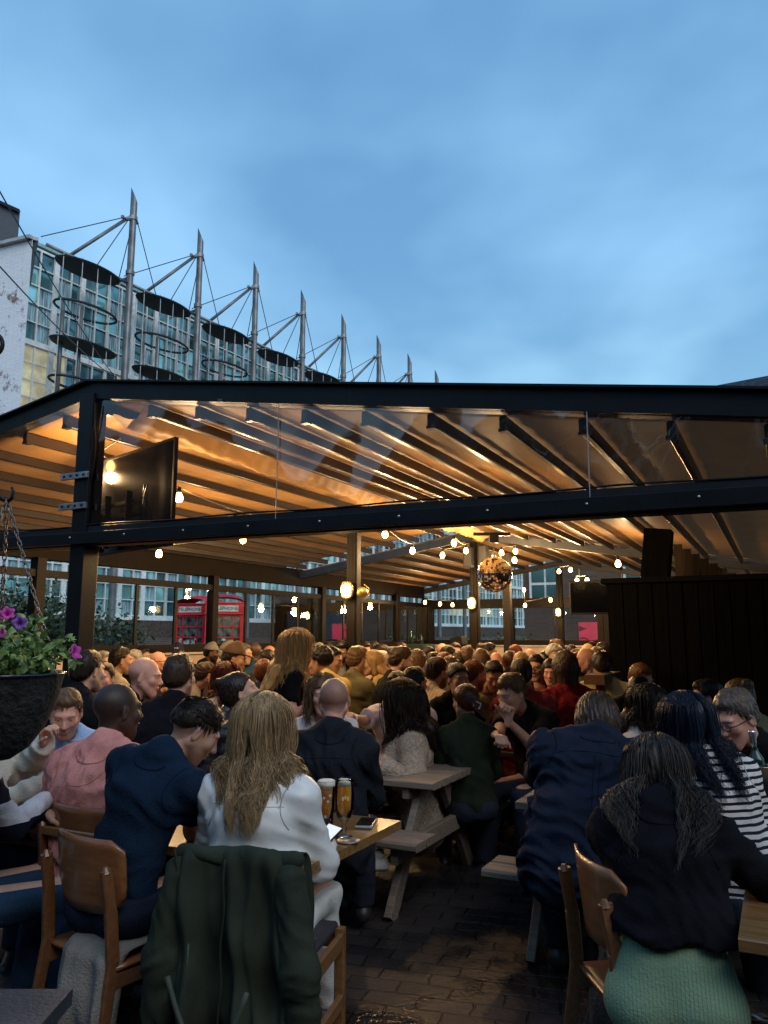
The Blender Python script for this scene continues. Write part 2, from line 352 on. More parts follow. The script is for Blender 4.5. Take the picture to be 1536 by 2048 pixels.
def screen(name, a, b, zs, zt, npost, label, dwarf=True, npan=3):
    """glazed side screen from a to b (ground points)"""
    a = Vector(a); b = Vector(b); P = empty(name, tuple(a), 0, label, 'glass screen'); b = b - a; d = b.normalized(); Lx = b.length
    up = Vector((0, 0, 1)); nrm = d.cross(up)
    for nm, z, h, w in (('top_rail', zt, .09, .10), ('sill_rail', zs - .05, .12, .12)):
        mb = MB(); mb.bar(up * z, b + up * z, w, h); mb.build(nm, M_pbrown, P)
    if dwarf:
        mb = MB(); mb.bar(up * ((zs - .15) / 2), b + up * ((zs - .15) / 2), .06, zs - .15); mb.build('boarding', M_cream, P)
        mb = MB(); mb.bar(up * (zs - .128) + nrm * .05, b + up * (zs - .128) + nrm * .05, .06, .03); mb.build('ledge', mat('pale ledge', (.62, .52, .42), rough=.5), P)
        for i in range(1, npost * 2):
            mb = MB(); c = d * (Lx * i / (npost * 2)); mb.bar(c + nrm * .034, c + nrm * .034 + up * (zs - .15), .012, .006, up=d); mb.build('batten', mat('dark batten', (.05, .035, .03)), P)
    for i in range(npost + 1):
        c = d * (Lx * i / npost); mb = MB(); mb.bar(c, c + up * (zt + .2), .14, .14, up=d); mb.build('post', M_pbrown, P, bevel=.005)
        if i < npost:
            c0 = d * (Lx * i / npost + .07); c1 = d * (Lx * (i + 1) / npost - .07)
            for k in range(npan):
                p0 = c0 + (c1 - c0) * k / npan; p1 = c0 + (c1 - c0) * (k + 1) / npan
                mb = MB(); mb.bar(p0 + up * ((zs + zt) / 2) + nrm * (.012 * (k % 2)), p1 + up * ((zs + zt) / 2) + nrm * (.012 * (k % 2)), .006, zt - zs - .05); mb.build('pane', M_glass, P)
                if k: mb = MB(); mb.bar(p0 + up * zs, p0 + up * zt, .035, .05, up=d); mb.build('mullion', M_black, P)
    return P
screen('glass_screen', Q(-.94, -WL + .1), Q(12.78, -WL + .1), 1.40, 2.33, 4, 'long glazed screen with cream boarding below, down the left side of the crowd', npan=4)
screen('glass_screen', Q(12.86, -WL + .1), Q(SB, -WL + .1), 1.40, 2.33, 1, 'last short bay of glazed screen where the left side meets the far end')
screen('glass_screen', Q(SB + .02, -WL + .25), Q(SB + .02, .95), 1.42, 2.27, 2, 'short glazed screen with cream boarding across the far end behind the crowd', npan=2)
# far end, doors and upper glazing
def far_doors():
    P = empty('door_screen', tuple(Q(SB, 1.1)), 0, 'brown door frames with glass at the far end, right of the round ball', 'doors'); o = -Q(SB, 1.1)
    q = lambda t, z, s=0: Q(SB + s, t, z) + o
    for t in (1.1, 2.55, 4.0): 
        mb = MB(); mb.bar(q(t, 0), q(t, 2.3), .14, .14, up=rr); mb.build('door_post', M_pbrown, P, bevel=.005)
    mb = MB(); mb.bar(q(-WL, 2.38), q(WR, 2.38), .12, .16); mb.build('transom', M_pbrown, P)
    for t0, t1 in ((1.2, 2.45), (2.65, 3.9)):
        f = MB()
        for a, b in ((q(t0 + .04, 0, -.02), q(t0 + .04, 2.25, -.02)), (q(t1 - .04, 0, -.02), q(t1 - .04, 2.25, -.02))): f.bar(a, b, .08, .06, up=rr)
        f.bar(q(t0, 2.22, -.02), q(t1, 2.22, -.02), .06, .08); f.bar(q(t0, .1, -.02), q(t1, .1, -.02), .06, .2)
        fr = f.build('door', M_pbrown, P); g = MB(); g.bar(q(t0 + .08, 1.2, -.02), q(t1 - .08, 1.2, -.02), .006, 2.0); g.build('pane', M_glass, fr)
    g = MB(); g.add([q(-WL, 2.47), q(WR, 2.47), q(WR, zr(WR) - .1 if zr(WR) - .1 > 2.5 else 2.5), q(0, HR - .2), q(-WL, 2.55)], [(0, 1, 2, 3, 4)]); g.build('upper_pane', M_glass, P)
    for t in (-1.6, .5, 1.5, 2.6, 3.7): 
        mb = MB(); mb.bar(q(t, 2.46, -.02), q(t, zr(t) - .16, -.02), .03, .03, up=rr); mb.build('glazing_bar', mat('pale bar', (.25, .24, .22)), P)
far_doors()

# ---------------- black hut on the right
def hut():
    c = atY(1216, 1160, 7.8); c.z = 0; P = empty('black_hut', tuple(c), 0, 'large black boarded hut with a flat roof at the right behind seated people', 'hut'); o = -c
    Mh = mat('black stained boards', (.0016, .0018, .002), rough=.7, var=.5, vscale=2, stretch=(8, 8, .5), bump=.2, bscale=3, spec=.1)
    mb = MB()
    Ln, dp = 3.4, 4.2
    for i in range(int(Ln / .14)):
        a = pp * (i * .14 + .005); b = pp * ((i + 1) * .14 - .005); z = Vector((0, 0, 1)); off = rr * (.004 if i % 2 else 0)
        mb.bar(a + off + z * 1.03, b + off + z * 1.03, .03, 2.06)
    mb.bar(rr * .03 + Vector((0, 0, 1.03)), rr * dp + Vector((0, 0, 1.03)), .04, 2.06); mb.bar(pp * Ln + Vector((0, 0, 1.03)), pp * Ln + rr * dp + Vector((0, 0, 1.03)), .04, 2.06)
    mb.bar(rr * dp + Vector((0, 0, 1.03)), pp * Ln + rr * dp + Vector((0, 0, 1.03)), .04, 2.06)
    mb.build('wall', Mh, P)
    mb = MB(); mb.slab([c_ + Vector((0, 0, 2.065)) for c_ in (-pp * .06 - rr * .06, pp * (Ln + .06) - rr * .06, pp * (Ln + .06) + rr * (dp + .06), -pp * .06 + rr * (dp + .06))], .05); mb.build('roof', mat('hut roof felt', (.004, .0045, .006), rough=.9, spec=.2), P)
    mb = MB(); mb.bar(pp * .42 + rr * .3 + Vector((0, 0, 2.12)), pp * .48 + rr * .3 + Vector((0, 0, 2.62)), .26, .26, up=rr); mb.build('chimney_box', Mh, P)
    # plank gable behind it
    mb = MB()
    for i in range(7): 
        h = .40 - .055 * i
        mb.bar(pp * (.60 + i * .085) + rr * .8 + Vector((0, 0, 2.117)), pp * (.60 + i * .085) + rr * .8 + Vector((0, 0, 2.117 + max(.03, h))), .082, .03, up=rr)
    mb.build('gable_planks', wood('hut planks', (.10, .065, .035), (.05, .03, .018), axis=(6, 6, 1)), P)
    return c
HUT = hut()

# black screen box beside the hut
def bigscreen():
    c = atY(1180, 1195, 8.3); P = empty('wall_screen', tuple(c), 0, 'black switched-off screen hung at the left end of the black hut', 'screen')
    mb = MB(); mb.bar(-pp * .21, pp * .21, .07, .36); mb.build('casing', mat('screen casing', (.006, .006, .007), rough=.35), P, bevel=.006)
    mb = MB(); mb.bar(-pp * .195 - rr * .037, pp * .195 - rr * .037, .004, .32); mb.build('panel', mat('screen panel', (.004, .004, .006), rough=.12), P)
    mb = MB(); mb.bar(pp * .1, pp * .34 + rr * .1, .04, .06); mb.build('bracket', M_steel, P)
bigscreen()

# ---------------- television on the left post
def tv():
    Rr = atY(352, 940, 5.75); dl = Vector((-.72, .69, 0)).normalized(); Lx = 1.62; c = Rr + dl * (Lx / 2); c.z = 2.635
    P = empty('television', tuple(c), 0, 'flat television on a wall mount beside the front left post, seen from behind', 'television')
    a = -dl * (Lx / 2); b = dl * (Lx / 2); nn = Vector((dl.y, -dl.x, 0)) * -1      # towards the camera
    if nn.y > 0: nn = -nn
    mb = MB(); mb.bar(a, b, .03, .84); mb.build('casing', mat('television back', (.010, .009, .009), rough=.13, var=.3, vscale=5), P, bevel=.006)
    mb = MB()
    for e0, e1 in ((a, a + dl * .02), (b - dl * .02, b)): mb.bar(e0 + nn * .016, e1 + nn * .016, .006, .84)
    mb.bar(a + nn * .016 + Vector((0, 0, .41)), b + nn * .016 + Vector((0, 0, .41)), .006, .02); mb.bar(a + nn * .016 - Vector((0, 0, .41)), b + nn * .016 - Vector((0, 0, .41)), .006, .02); mb.build('bezel', M_black, P)
    mb = MB()
    for k in range(4): mb.bar(dl * -.25 + nn * .05 + Vector((0, 0, -.02 - .10 * k)), dl * .45 + nn * .05 + Vector((0, 0, -.02 - .10 * k)), .03, .03)
    for k in (-.25, .1, .45): mb.bar(dl * k + nn * .08 + Vector((0, 0, -.38)), dl * k + nn * .08 + Vector((0, 0, .06)), .05, .02, up=dl)
    mb.bar(dl * .1 + nn * .09 + Vector((0, 0, -.16)), Q(0, .05, 2.48) - c, .05, .07); mb.build('mount', mat('mount metal', (.05, .045, .04), rough=.35, metal=.7), P)
    for z in (0, 1): mb = MB(); pts = [dl * (-.45 + .06 * math.sin(k * .5 + z)) + nn * .03 + Vector((0, 0, .10 - k * .05)) for k in range(10)]; mb.tube(pts, .006, n=5); mb.build('cable', M_black, P, smooth=True)
    for zz in (2.775, 2.535):
        mb = MB(); o_ = Q(-.09, 0, zz) - c; mb.bar(o_ - pp * .20, o_ + pp * .09, .025, .05)
        hb = mb.build('strut_bracket', M_steel, P, bevel=.003)
        for k in range(4):
            mb = MB(); mb.bar(o_ - pp * (.17 - .07 * k) - rr * .012, o_ - pp * (.145 - .07 * k) - rr * .012, .004, .018); mb.build('slot', M_black, hb)
tv()

# ---------------- lamps
M_bulb = mat('lit bulb', (1, .8, .4), emit=(1, .52, .15), estr=22)
M_bulbc = mat('lit bulkhead glass', (1, .85, .4), emit=(1, .68, .18), estr=10)
M_brass = mat('brass cage', (.55, .38, .12), rough=.35, metal=.8)
LIGHTP = 17.0; LMUL = 2.3
def lamp_light(p, w, col=(1, .64, .30), r=.05):
    l = bpy.data.lights.new('bulb_light', 'POINT'); l.energy = w * LMUL; l.color = col; l.shadow_soft_size = r
    o = bpy.data.objects.new('bulb_light', l); COL.objects.link(o); o.location = p; return o
def string(pts, label, w=LIGHTP, ends=(None, None), drop=.10, light=None):
    P = empty('string_lights', tuple(pts[0]), 0, label, 'string lights', 'strings of warm bulbs under the canopy'); o = Vector(pts[0])
    hang = [p + Vector((0, 0, drop)) for p in pts]
    if ends[0]: hang.insert(0, ends[0])
    if ends[1]: hang.append(ends[1])
    path = []
    for i in range(len(hang) - 1):
        a, b = hang[i], hang[i + 1]
        for k in range(7):
            u = k / 7; path.append(a.lerp(b, u) - o - Vector((0, 0, .05 * 4 * u * (1 - u) * (b - a).length * .5)))
    path.append(hang[-1] - o)
    mb = MB(); mb.tube(path, .006, n=5)
    mb.build('cable', mat('festoon cable', (.10, .08, .05), rough=.5), P, smooth=True)
    for i, p in enumerate(pts):
        mb = MB(); mb.lathe([(.0, -.042), (.020, -.038), (.033, -.022), (.038, 0), (.034, .02), (.023, .04), (.018, .05), (0, .05)], p - o, n=16); b = mb.build('bulb', M_bulb, P, smooth=True)
        mb = MB(); mb.lathe([(0, .0501), (.019, .0501), (.020, .085), (.014, .10), (0, .102)], p - o, n=10); mb.build('socket', M_black, b)
        if light is None or i in light: lamp_light(p + Vector((0, 0, -.10)), w)
pt = lambda x, y, Y: atY(x, y, Y)
string([pt(193, 928, 6.5), pt(358, 996, 7.0)], 'warm bulb beside the front left post television, and one standing in for a reflection', w=30, ends=(Q(.4, -.1, 3.2), Q(3.2, -.4, 2.9)))  # left bulb is added in place of a bulb's reflection in the television
string([pt(318, 1108, 9.0), pt(486, 1080, 8.9), pt(770, 1069, 9.3), pt(825, 1102, 10.8)], 'long string of four warm bulbs drooping from the left side to the middle rail', w=24, ends=(Q(1.5, -3.3, 2.55), None))
string([pt(330, 1062, 6.5), pt(470, 1052, 6.7), pt(620, 1045, 6.9), pt(800, 1031, 6.9), pt(960, 1020, 6.7), pt(1120, 1008, 6.5)], 'string of six bulbs running just behind the front beam, hidden from outside', w=8, light=(0, 1, 2, 3, 4))
string([pt(908, 1086, 10.8), pt(932, 1102, 12.0), pt(885, 1111, 12.2)], 'cluster of three warm bulbs just left of the mirror ball', w=22)
string([pt(1003, 1106, 12.6), pt(1031, 1103, 12.6), pt(1029, 1121, 11.8)], 'three warm bulbs around the top of the mirror ball', w=22)
string([pt(850, 1205, 18.7), pt(880, 1208, 18.5), pt(905, 1210, 18.3)], 'row of three small warm bulbs on the far beam left of the ridge posts', w=10)
string([pt(1048, 1180, 17.8), pt(1050, 1211, 17.8), pt(1101, 1200, 17.0)], 'drooping string of three far bulbs over the far doors', w=10)
string([pt(1118, 1143, 15.5), pt(1141, 1140, 15.0)], 'pair of bulbs at the top of the thinnest far ridge post', w=16)
string([pt(1154, 1162, 15), pt(1174, 1161, 14.4)], 'pair of bulbs above the black screen by the hut', w=14)
string([pt(1090, 1075, 7.6), pt(1190, 1100, 7.2), pt(1275, 1098, 6.9)][:0] or [pt(1236, 1128, 10.3)], 'single bulb behind the corner of the black hut', w=22)

def bulkhead(px, py, s, label, w=8):
    c = Q(s, 0, 2.10) - rr * .075; P = empty('bulkhead_lamp', tuple(c), 0, label, 'wall lamp', 'oval caged lamps on the ridge posts')
    M = Matrix.Rotation(-AZ, 3, 'Z') @ Matrix.Rotation(R(90), 3, 'X')
    def lat(pr, nm, m_, sy, par=P): 
        mb = MB(); mb.lathe(pr, (0, 0, 0), n=20, M=M, sx=.62); return mb.build(nm, m_, par, smooth=True)
    lat([(.115, -.02), (.115, .012), (.10, .02), (0, .02)], 'base', M_brass, 1)
    lat([(.092, .02), (.09, .05), (.07, .08), (.035, .098), (0, .10)], 'glass', M_bulbc, 1)
    mb = MB()
    for k in (-1, 0, 1):
        mb.tube([M @ Vector((k * .028 * 1.0 * (1), (math.cos(a)) * .108, .02 + .095 * math.sin(a))) for a in np.linspace(0, math.pi, 12)], .006, n=5)
    mb.tube([M @ Vector((math.cos(a) * .072, 0, .02 + .09 * math.sin(a))) for a in np.linspace(0, math.pi, 12)], .006, n=5)
    mb.build('cage', M_brass, P, smooth=True)
    for a in (45, 135, 225, 315):
        mb = MB(); q_ = Vector((math.cos(R(a)) * .085, math.sin(R(a)) * .10, .0)); mb.tube([M @ q_, M @ (q_ + Vector((0, 0, .035)))], .008, n=6); mb.build('lug', M_brass, P)
    mb = MB(); mb.tube([Vector((0, 0, .12)) + rr * .03, Vector((.0, 0, .5)) + rr * .03, Vector((0, 0, 1.05)) + rr * .03], .007, n=5); mb.build('cable', M_black, P)
    lamp_light(c - rr * .16, w, (1, .72, .3), .06)
bulkhead(697, 1180, 4.25 - .06, 'oval caged lamp glowing on the nearest brown ridge post', 12)
bulkhead(947, 1205, 8.62 - .06, 'oval caged lamp on the middle ridge post below the mirror ball', 10)
bulkhead(1127, 1227, 14.55 - .06, 'smallest oval caged lamp on the farthest ridge post by the doors', 8)
def sidelamp():
    c = Q(4.25, 0.135, 2.08); P = empty('bulkhead_lamp', tuple(c), 0, 'unlit caged lamp on the right side of the nearest ridge post', 'wall lamp')
    mb = MB(); mb.lathe([(.11, -.02), (.11, .01), (.09, .03), (.06, .06), (0, .07)], (0, 0, 0), n=18, sx=.6, M=Matrix.Rotation(-AZ, 3, 'Z') @ Matrix.Rotation(R(90), 3, 'Y')); mb.build('base', M_brass, P, smooth=True)
    mb = MB(); mb.tube([pp * .02 + Vector((0, 0, .1)), pp * .09 + Vector((0, 0, .05)), pp * .09 - Vector((0, 0, .05)), pp * .02 - Vector((0, 0, .1))], .006, n=5); mb.build('cage', M_brass, P)
sidelamp()

# mirror ball
def ball():
    c = atY(989, 1149, 11.4); rad = .262; P = empty('mirror_ball', tuple(c), 0, 'mirrored disco ball hanging beside the middle ridge post', 'disco ball')
    Mb = mat('mirror tiles', (.9, .9, .9), rough=.03, metal=1., var=0)
    mb = MB(); nlat = 26; rnd = random.Random(3)
    for i in range(nlat):
        a0 = math.pi * i / nlat; a1 = math.pi * (i + 1) / nlat; am = (a0 + a1) / 2; nl = max(3, int(52 * math.sin(am)))
        for k in range(nl):
            b0 = 2 * math.pi * k / nl + .006; b1 = 2 * math.pi * (k + 1) / nl - .006
            jx = 1 + rnd.uniform(-.002, .002)
            pts = [Vector((math.sin(a) * math.cos(b), math.sin(a) * math.sin(b), math.cos(a))) * rad * (jx if (a == a0) else 2 - jx) for a, b in ((a0 + .006, b0), (a1 - .006, b0), (a1 - .006, b1), (a0 + .006, b1))]
            mb.add(pts, [(0, 1, 2, 3)])
    mb.build('tiles', Mb, P)
    mb = MB(); mb.lathe([(0, -rad * .985), (rad * .4, -rad * .9), (rad * .8, -rad * .56), (rad * .975, 0), (rad * .8, rad * .56), (rad * .4, rad * .9), (0, rad * .985)], n=32); mb.build('core', M_black, P, smooth=True)
    mb = MB(); mb.lathe([(.03, rad - .01), (.03, rad + .03), (.008, rad + .05), (.006, rad + .22), (0, rad + .22)], n=12); mb.build('hanger', M_steel, P, smooth=True)
    mb = MB(); mb.box((0, 0, rad + .27), (.13, .12, .12)); mb.bar(Vector((-.3, 0, rad + .34)), Vector((.25, 0, rad + .34)), .05, .05); mb.build('motor', M_black, P)
ball()
def spk(px, py, Y, label, sz):
    c = atY(px, py, Y); P = empty('loudspeaker', tuple(c), 0, label, 'loudspeaker')
    mb = MB(); mb.bar(-rr * sz[1] / 2, rr * sz[1] / 2, sz[0], sz[2]); mb.build('cabinet', M_black, P, bevel=.008)
    mb = MB(); mb.bar(-rr * (sz[1] / 2 + .006), -rr * (sz[1] / 2 + .002), sz[0] - .03, sz[2] - .03); mb.build('grille', mat('grille', (.02, .02, .02), rough=.8), P)
spk(937, 1115, 13.0, 'small black loudspeaker left of the middle ridge post', (.14, .14, .34)); spk(967, 1112, 13.2, 'small black loudspeaker right of the middle ridge post', (.16, .14, .36))
# ------------------------------------------------------------------ office building with masts
FX, FY, FAZ = -11.03, 31.37, R(32.3)
fd = Vector((math.sin(FAZ), math.cos(FAZ), 0)); fn = Vector((-math.cos(FAZ), math.sin(FAZ), 0))   # along, into the building
F0 = Vector((FX, FY, 0))
def Fq(s, n, z): return F0 + fd * s + fn * n + Vector((0, 0, z))
M_white = mat('white steel frame', (.82, .84, .82), rough=.5, var=.1)
M_teal = mat('teal glass', (.34, .66, .64), rough=.12, var=.35, vscale=.35, spec=.9, metal=.55)
M_teal2 = mat('deep teal glass', (.13, .30, .32), rough=.12, var=.5, vscale=.5, spec=.8, metal=.45)
M_curt = mat('pale blue curtain', (.36, .56, .62), rough=.8, var=.5, vscale=3, stretch=(6, 6, .4))
M_litw = mat('lit room window', (.5, .5, .3), emit=(1, .92, .62), estr=.20, var=.5, vscale=1.5)
def office():
    P = empty('office_building', tuple(Fq(0, 1.3, 0)), 0, 'glazed office block with a white window grid behind a row of steel masts', 'office building'); o = -Fq(0, 1.3, 0)
    q = lambda s, n, z: Fq(s, n, z) + o
    s0, s1, H, D = -4.0, 72.0, 17.2, 1.3
    rnd = random.Random(8)
    mb = MB(); mb.slab([q(s0, D + .35, 0), q(s1, D + .35, 0), q(s1, D + 12, 0), q(s0, D + 12, 0)], H - .15); mb.build('structure', mat('office inner', (.05, .055, .06)), P)
    mb = MB(); mb.bar(q(s0, D + .1, H), q(s1, D + .1, H), .3, .14); mb.build('parapet', mat('green roof edge', (.30, .48, .46), rough=.4), P)
    bay = 4.0; floors = [2.2, 5.7, 9.2, 12.9, H - .2]
    n = int((s1 - s0) / bay)
    for i in range(n):
        a = s0 + i * bay; g = [MB() for _ in range(4)]; fr = MB()
        z = 0.9
        rows = []
        for f in range(len(floors) - 1):
            zb, zt = floors[f], floors[f + 1]
            hh = (zt - zb - .22) / 5
            for k in range(5): rows.append((zb + .22 + hh * k, zb + .22 + hh * (k + 1), f, k))
            fr.bar(q(a, D + .0, zb + .11), q(a + bay, D + .0, zb + .11), .14, .22)
        cols = [0, .75, 1.0, 1.75, 2.75, 3.0, 4.0]
        cols = [0, .66, 1.33, 1.45, 2.1, 2.6, 2.72, 3.36, 4.0]
        for (z0, z1, f, k) in rows:
            for c in range(len(cols) - 1):
                c0, c1 = cols[c], cols[c + 1]
                if c1 - c0 < .2: continue
                r_ = rnd.random()
                mi = 0 if r_ < .45 else (1 if r_ < .75 else 2)
                if f == 3 and k == 4: mi = 1
                if (f == 2 and i in (0,) and c < 4 and k > 0) or (f == 2 and i == 1 and rnd.random() < .12) or (f == 0 and i in (9, 10) and k == 1): mi = 3
                g[mi].slab([q(a + c0, D + .10 + rnd.uniform(0, .02), z0), q(a + c1, D + .10 + rnd.uniform(0, .02), z0), q(a + c1, D + .10, z1), q(a + c0, D + .10, z1)], -.02)
            fr.bar(q(a, D + .04, z1), q(a + bay, D + .04, z1), .07, .045 if k < 4 else .09)
        for c in cols: 
            w = .12 if c in (0, 1.33, 1.45, 2.6, 2.72) else .05
            fr.bar(q(a + c, D + .03, floors[0]), q(a + c, D + .03, H - .2), .09, w, up=fd)
        W_ = fr.build('window', M_white, P)
        for mi, mm in enumerate((M_teal, M_teal2, M_curt, M_litw)):
            if g[mi].v: g[mi].build('pane', mm, W_)
    mb = MB(); mb.bar(q(s0, D - .1, 1.1), q(s1, D - .1, 1.1), .4, 2.2); mb.build('plinth', mat('brick plinth', (.10, .065, .05), rough=.8, vscale=14, var=.4), P)
office()
M_mast = mat('grey mast steel', (.20, .20, .20), rough=.4, metal=.4, var=.2, vscale=2)
M_disc = mat('dark sail disc', (.018, .022, .025), rough=.75)
M_cab = mat('steel cable', (.03, .055, .07), rough=.5)
def mast(i):
    s = 4 * i; P = empty('mast', tuple(Fq(s, 0, 0)), 0, MLAB[i], 'mast', 'steel masts with cables and round sails')
    o = -Fq(s, 0, 0); q = lambda ds, n, z: Fq(s + ds, n, z) + o
    mb = MB(); n = 12; r = .15; vs = []
    for z in (0, 20.5): vs += [Vector((r * math.cos(2 * math.pi * k / n), r * math.sin(2 * math.pi * k / n), z if z == 0 else 20.75 - 0.38 * math.cos(2 * math.pi * k / n))) for k in range(n)]
    mb.add(vs, [(k, (k + 1) % n, n + (k + 1) % n, n + k) for k in range(n)] + [tuple(range(n, 2 * n))])
    mb.build('pole', M_mast, P, smooth=True, angle=40)
    mb = MB()
    for z in (19.55, 17.0): mb.tube([q(0, 0, z), q(0, 0, z + .18)], .19, n=10)
    mb.tube([q(-.1, 0, 19.6), q(-.42, 0, 19.42)], [.12, .07], n=8); mb.tube([q(0, 0, 19.75), q(.28, 0, 19.5)], [.1, .05], n=8); mb.box(q(-.55, 0, 19.45), (.12, .12, .12))
    mb.build('collar', M_mast, P)
    mb = MB(); mb.tube([q(-.3, .05, 19.5), q(-2.55, .9, 16.9)], .075, n=8); mb.build('strut', M_mast, P, smooth=True)
    mb = MB()
    for a, b in ((q(-.5, 0, 19.45), q(-4.0, .4, 17.05)), (q(-.28, 0, 19.4), q(-1.85, 0, 16.4)), (q(-.05, -.05, 19.4), q(-.62, -.02, 16.4)), (q(.28, 0, 19.5), q(1.55, .1, 16.7))):
        mb.tube([a, b], .022, n=5)
    mb.build('cable', M_cab, P)
    cs = -2.0
    for z, ring in ((16.35, 0), (14.55, 1), (13.05, 0), (11.45, 1), (9.8, 0)):
        mb = MB(); c = q(cs - .05, 0, z); sx = 1.5; sy = .74
        X = fd; Y = fn
        ang = np.linspace(0, 2 * math.pi, 33)[:-1]
        if ring: mb.tube([c + X * sx * .92 * math.cos(a) + Y * sy * math.sin(a) for a in ang], .05, n=6, closed=True); mb.build('ring', M_disc, P, smooth=True)
        else:
            N_ = len(ang); v = [c - Vector((0, 0, .05)) + X * sx * .97 * math.cos(a) + Y * sy * .97 * math.sin(a) for a in ang] + [c + X * sx * math.cos(a) + Y * sy * math.sin(a) for a in ang] + [c - Vector((0, 0, .09)), c + Vector((0, 0, .06))]
            f = [(k, (k + 1) % N_, N_ + (k + 1) % N_, N_ + k) for k in range(N_)] + [((k + 1) % N_, k, 2 * N_) for k in range(N_)] + [(N_ + k, N_ + (k + 1) % N_, 2 * N_ + 1) for k in range(N_)]
            mb.add(v, f); mb.build('sail', M_disc, P, smooth=True, angle=35)
    mb = MB()
    for k in range(5):
        x = cs - .05 + (-1.35 + .675 * k); y = -.62 * math.sqrt(max(0.05, 1 - (x - cs + .05) ** 2 / 2.25))
        mb.tube([q(x, y * .97, 16.45), q(x, y * .97, 9.0)], .017, n=4)
        mb.tube([q(x, -y * .97, 16.4), q(x, -y * .97, 9.0)], .010, n=4)
    mb.build('hanging_rod', mat('pale rod', (.5, .52, .52), rough=.4), P)
    mb = MB()
    for ds in (-2.9, -2.05): mb.tube([q(ds, .3, 10.0), q(ds, .3, 14.9)], .09, n=8)
    mb.build('stub_column', M_mast, P, smooth=True)
    mb = MB(); mb.tube([q(-4, 0, 16.6), q(0, 0, 16.6)], .07, n=6); mb.tube([q(0, 0, 16.9), q(0, 1.3, 16.9)], .06, n=6); mb.build('tie_rail', M_mast, P, smooth=True)
MLAB = ['tallest and nearest steel mast, leftmost in the row', 'second steel mast from the left, its tip just below the tallest', 'third steel mast from the left in the row', 'fourth steel mast from the left above the canopy edge', 'fifth steel mast from the left, halfway along the row', 'sixth steel mast from the left, thin and pale', 'seventh steel mast from the left, showing only its upper part', 'second farthest steel mast, only its tip over the canopy edge', 'farthest mast, a tiny tip just breaking the canopy edge']
for i in range(9): mast(i)

# white painted brick end building and dark block
def brickmat(name, c1, c2, mo, w=.225, h=.075, bump=.5, rot=None, stain=None):
    m = bpy.data.materials.new(name); m.use_nodes = True; t = m.node_tree; b = t.nodes['Principled BSDF']; N = t.nodes.new; L = t.links.new
    tc = N('ShaderNodeTexCoord'); sp = N('ShaderNodeSeparateXYZ'); L(tc.outputs['Object'], sp.inputs[0])
    a = N('ShaderNodeMath'); a.operation = 'ADD'; L(sp.outputs[0], a.inputs[0]); L(sp.outputs[1], a.inputs[1])
    cb = N('ShaderNodeCombineXYZ'); L(a.outputs[0], cb.inputs[0]); L(sp.outputs[2], cb.inputs[1])
    br = N('ShaderNodeTexBrick'); L(cb.outputs[0], br.inputs['Vector']); br.inputs['Scale'].default_value = 1
    br.inputs['Brick Width'].default_value = w; br.inputs['Row Height'].default_value = h; br.inputs['Mortar Size'].default_value = .008
    br.inputs['Color1'].default_value = (*c1, 1); br.inputs['Color2'].default_value = (*c2, 1); br.inputs['Mortar'].default_value = (*mo, 1)
    src = br.outputs[0]
    if stain:
        n = N('ShaderNodeTexNoise'); n.inputs['Scale'].default_value = 1.1; n.inputs['Detail'].default_value = 9; n.inputs['Roughness'].default_value = .7; L(tc.outputs['Object'], n.inputs['Vector'])
        r = N('ShaderNodeValToRGB'); r.color_ramp.elements[0].position = .56; r.color_ramp.elements[0].color = (0, 0, 0, 1); r.color_ramp.elements[1].position = .62; r.color_ramp.elements[1].color = (1, 1, 1, 1); L(n.outputs[0], r.inputs[0])
        mx = N('ShaderNodeMix'); mx.data_type = 'RGBA'; L(r.outputs[0], mx.inputs[0]); L(src, mx.inputs[6]); mx.inputs[7].default_value = (*stain, 1); src = mx.outputs[2]
    L(src, b.inputs['Base Color']); b.inputs['Roughness'].default_value = .75
    bp = N('ShaderNodeBump'); bp.inputs['Strength'].default_value = bump; bp.inputs['Distance'].default_value = .01; iv = N('ShaderNodeMath'); iv.operation = 'SUBTRACT'; iv.inputs[0].default_value = 1; L(br.outputs['Fac'], iv.inputs[1]); L(iv.outputs[0], bp.inputs['Height']); L(bp.outputs[0], b.inputs['Normal'])
    return m
M_wb = brickmat('white painted brick', (.84, .85, .87), (.76, .77, .80), (.68, .69, .72), stain=(.22, .15, .13))
def whitehouse():
    c = atY(66, 478, 25.0); top = c.z; e = Fq(-4.1, 1.0, 0); P = empty('white_building', (c.x, c.y, 0), 0, 'end wall of a white painted brick building with worn patches at the left edge', 'building'); c.z = 0; o = -c
    back = Vector((e.x, e.y, 0)); lf = Vector((-1, .38, 0)).normalized() * 9
    mb = MB(); Z = Vector((0, 0, 1)) * top
    a = Vector((0, 0, 0)); b = back + o; l = lf; f = lf + fn * 8 + fd * 6
    bb = b + fn * 10
    mb.add([a, b, bb, l + fn * 8, l, a + Z, b + Z, bb + Z, l + fn * 8 + Z, l + Z], [(0, 1, 6, 5), (4, 0, 5, 9), (5, 6, 7, 8, 9), (1, 2, 7, 6), (3, 4, 9, 8)])
    mb.build('wall', M_wb, P)
    mb = MB(); mb.bar(l + Z + Vector((0, 0, .04)), a + Z + Vector((0, 0, .04)), .35, .12); mb.bar(a + Z + Vector((0, 0, .04)), b + Z + Vector((0, 0, .04)), .35, .12); mb.build('coping', mat('coping stone', (.42, .44, .46)), P)
whitehouse()
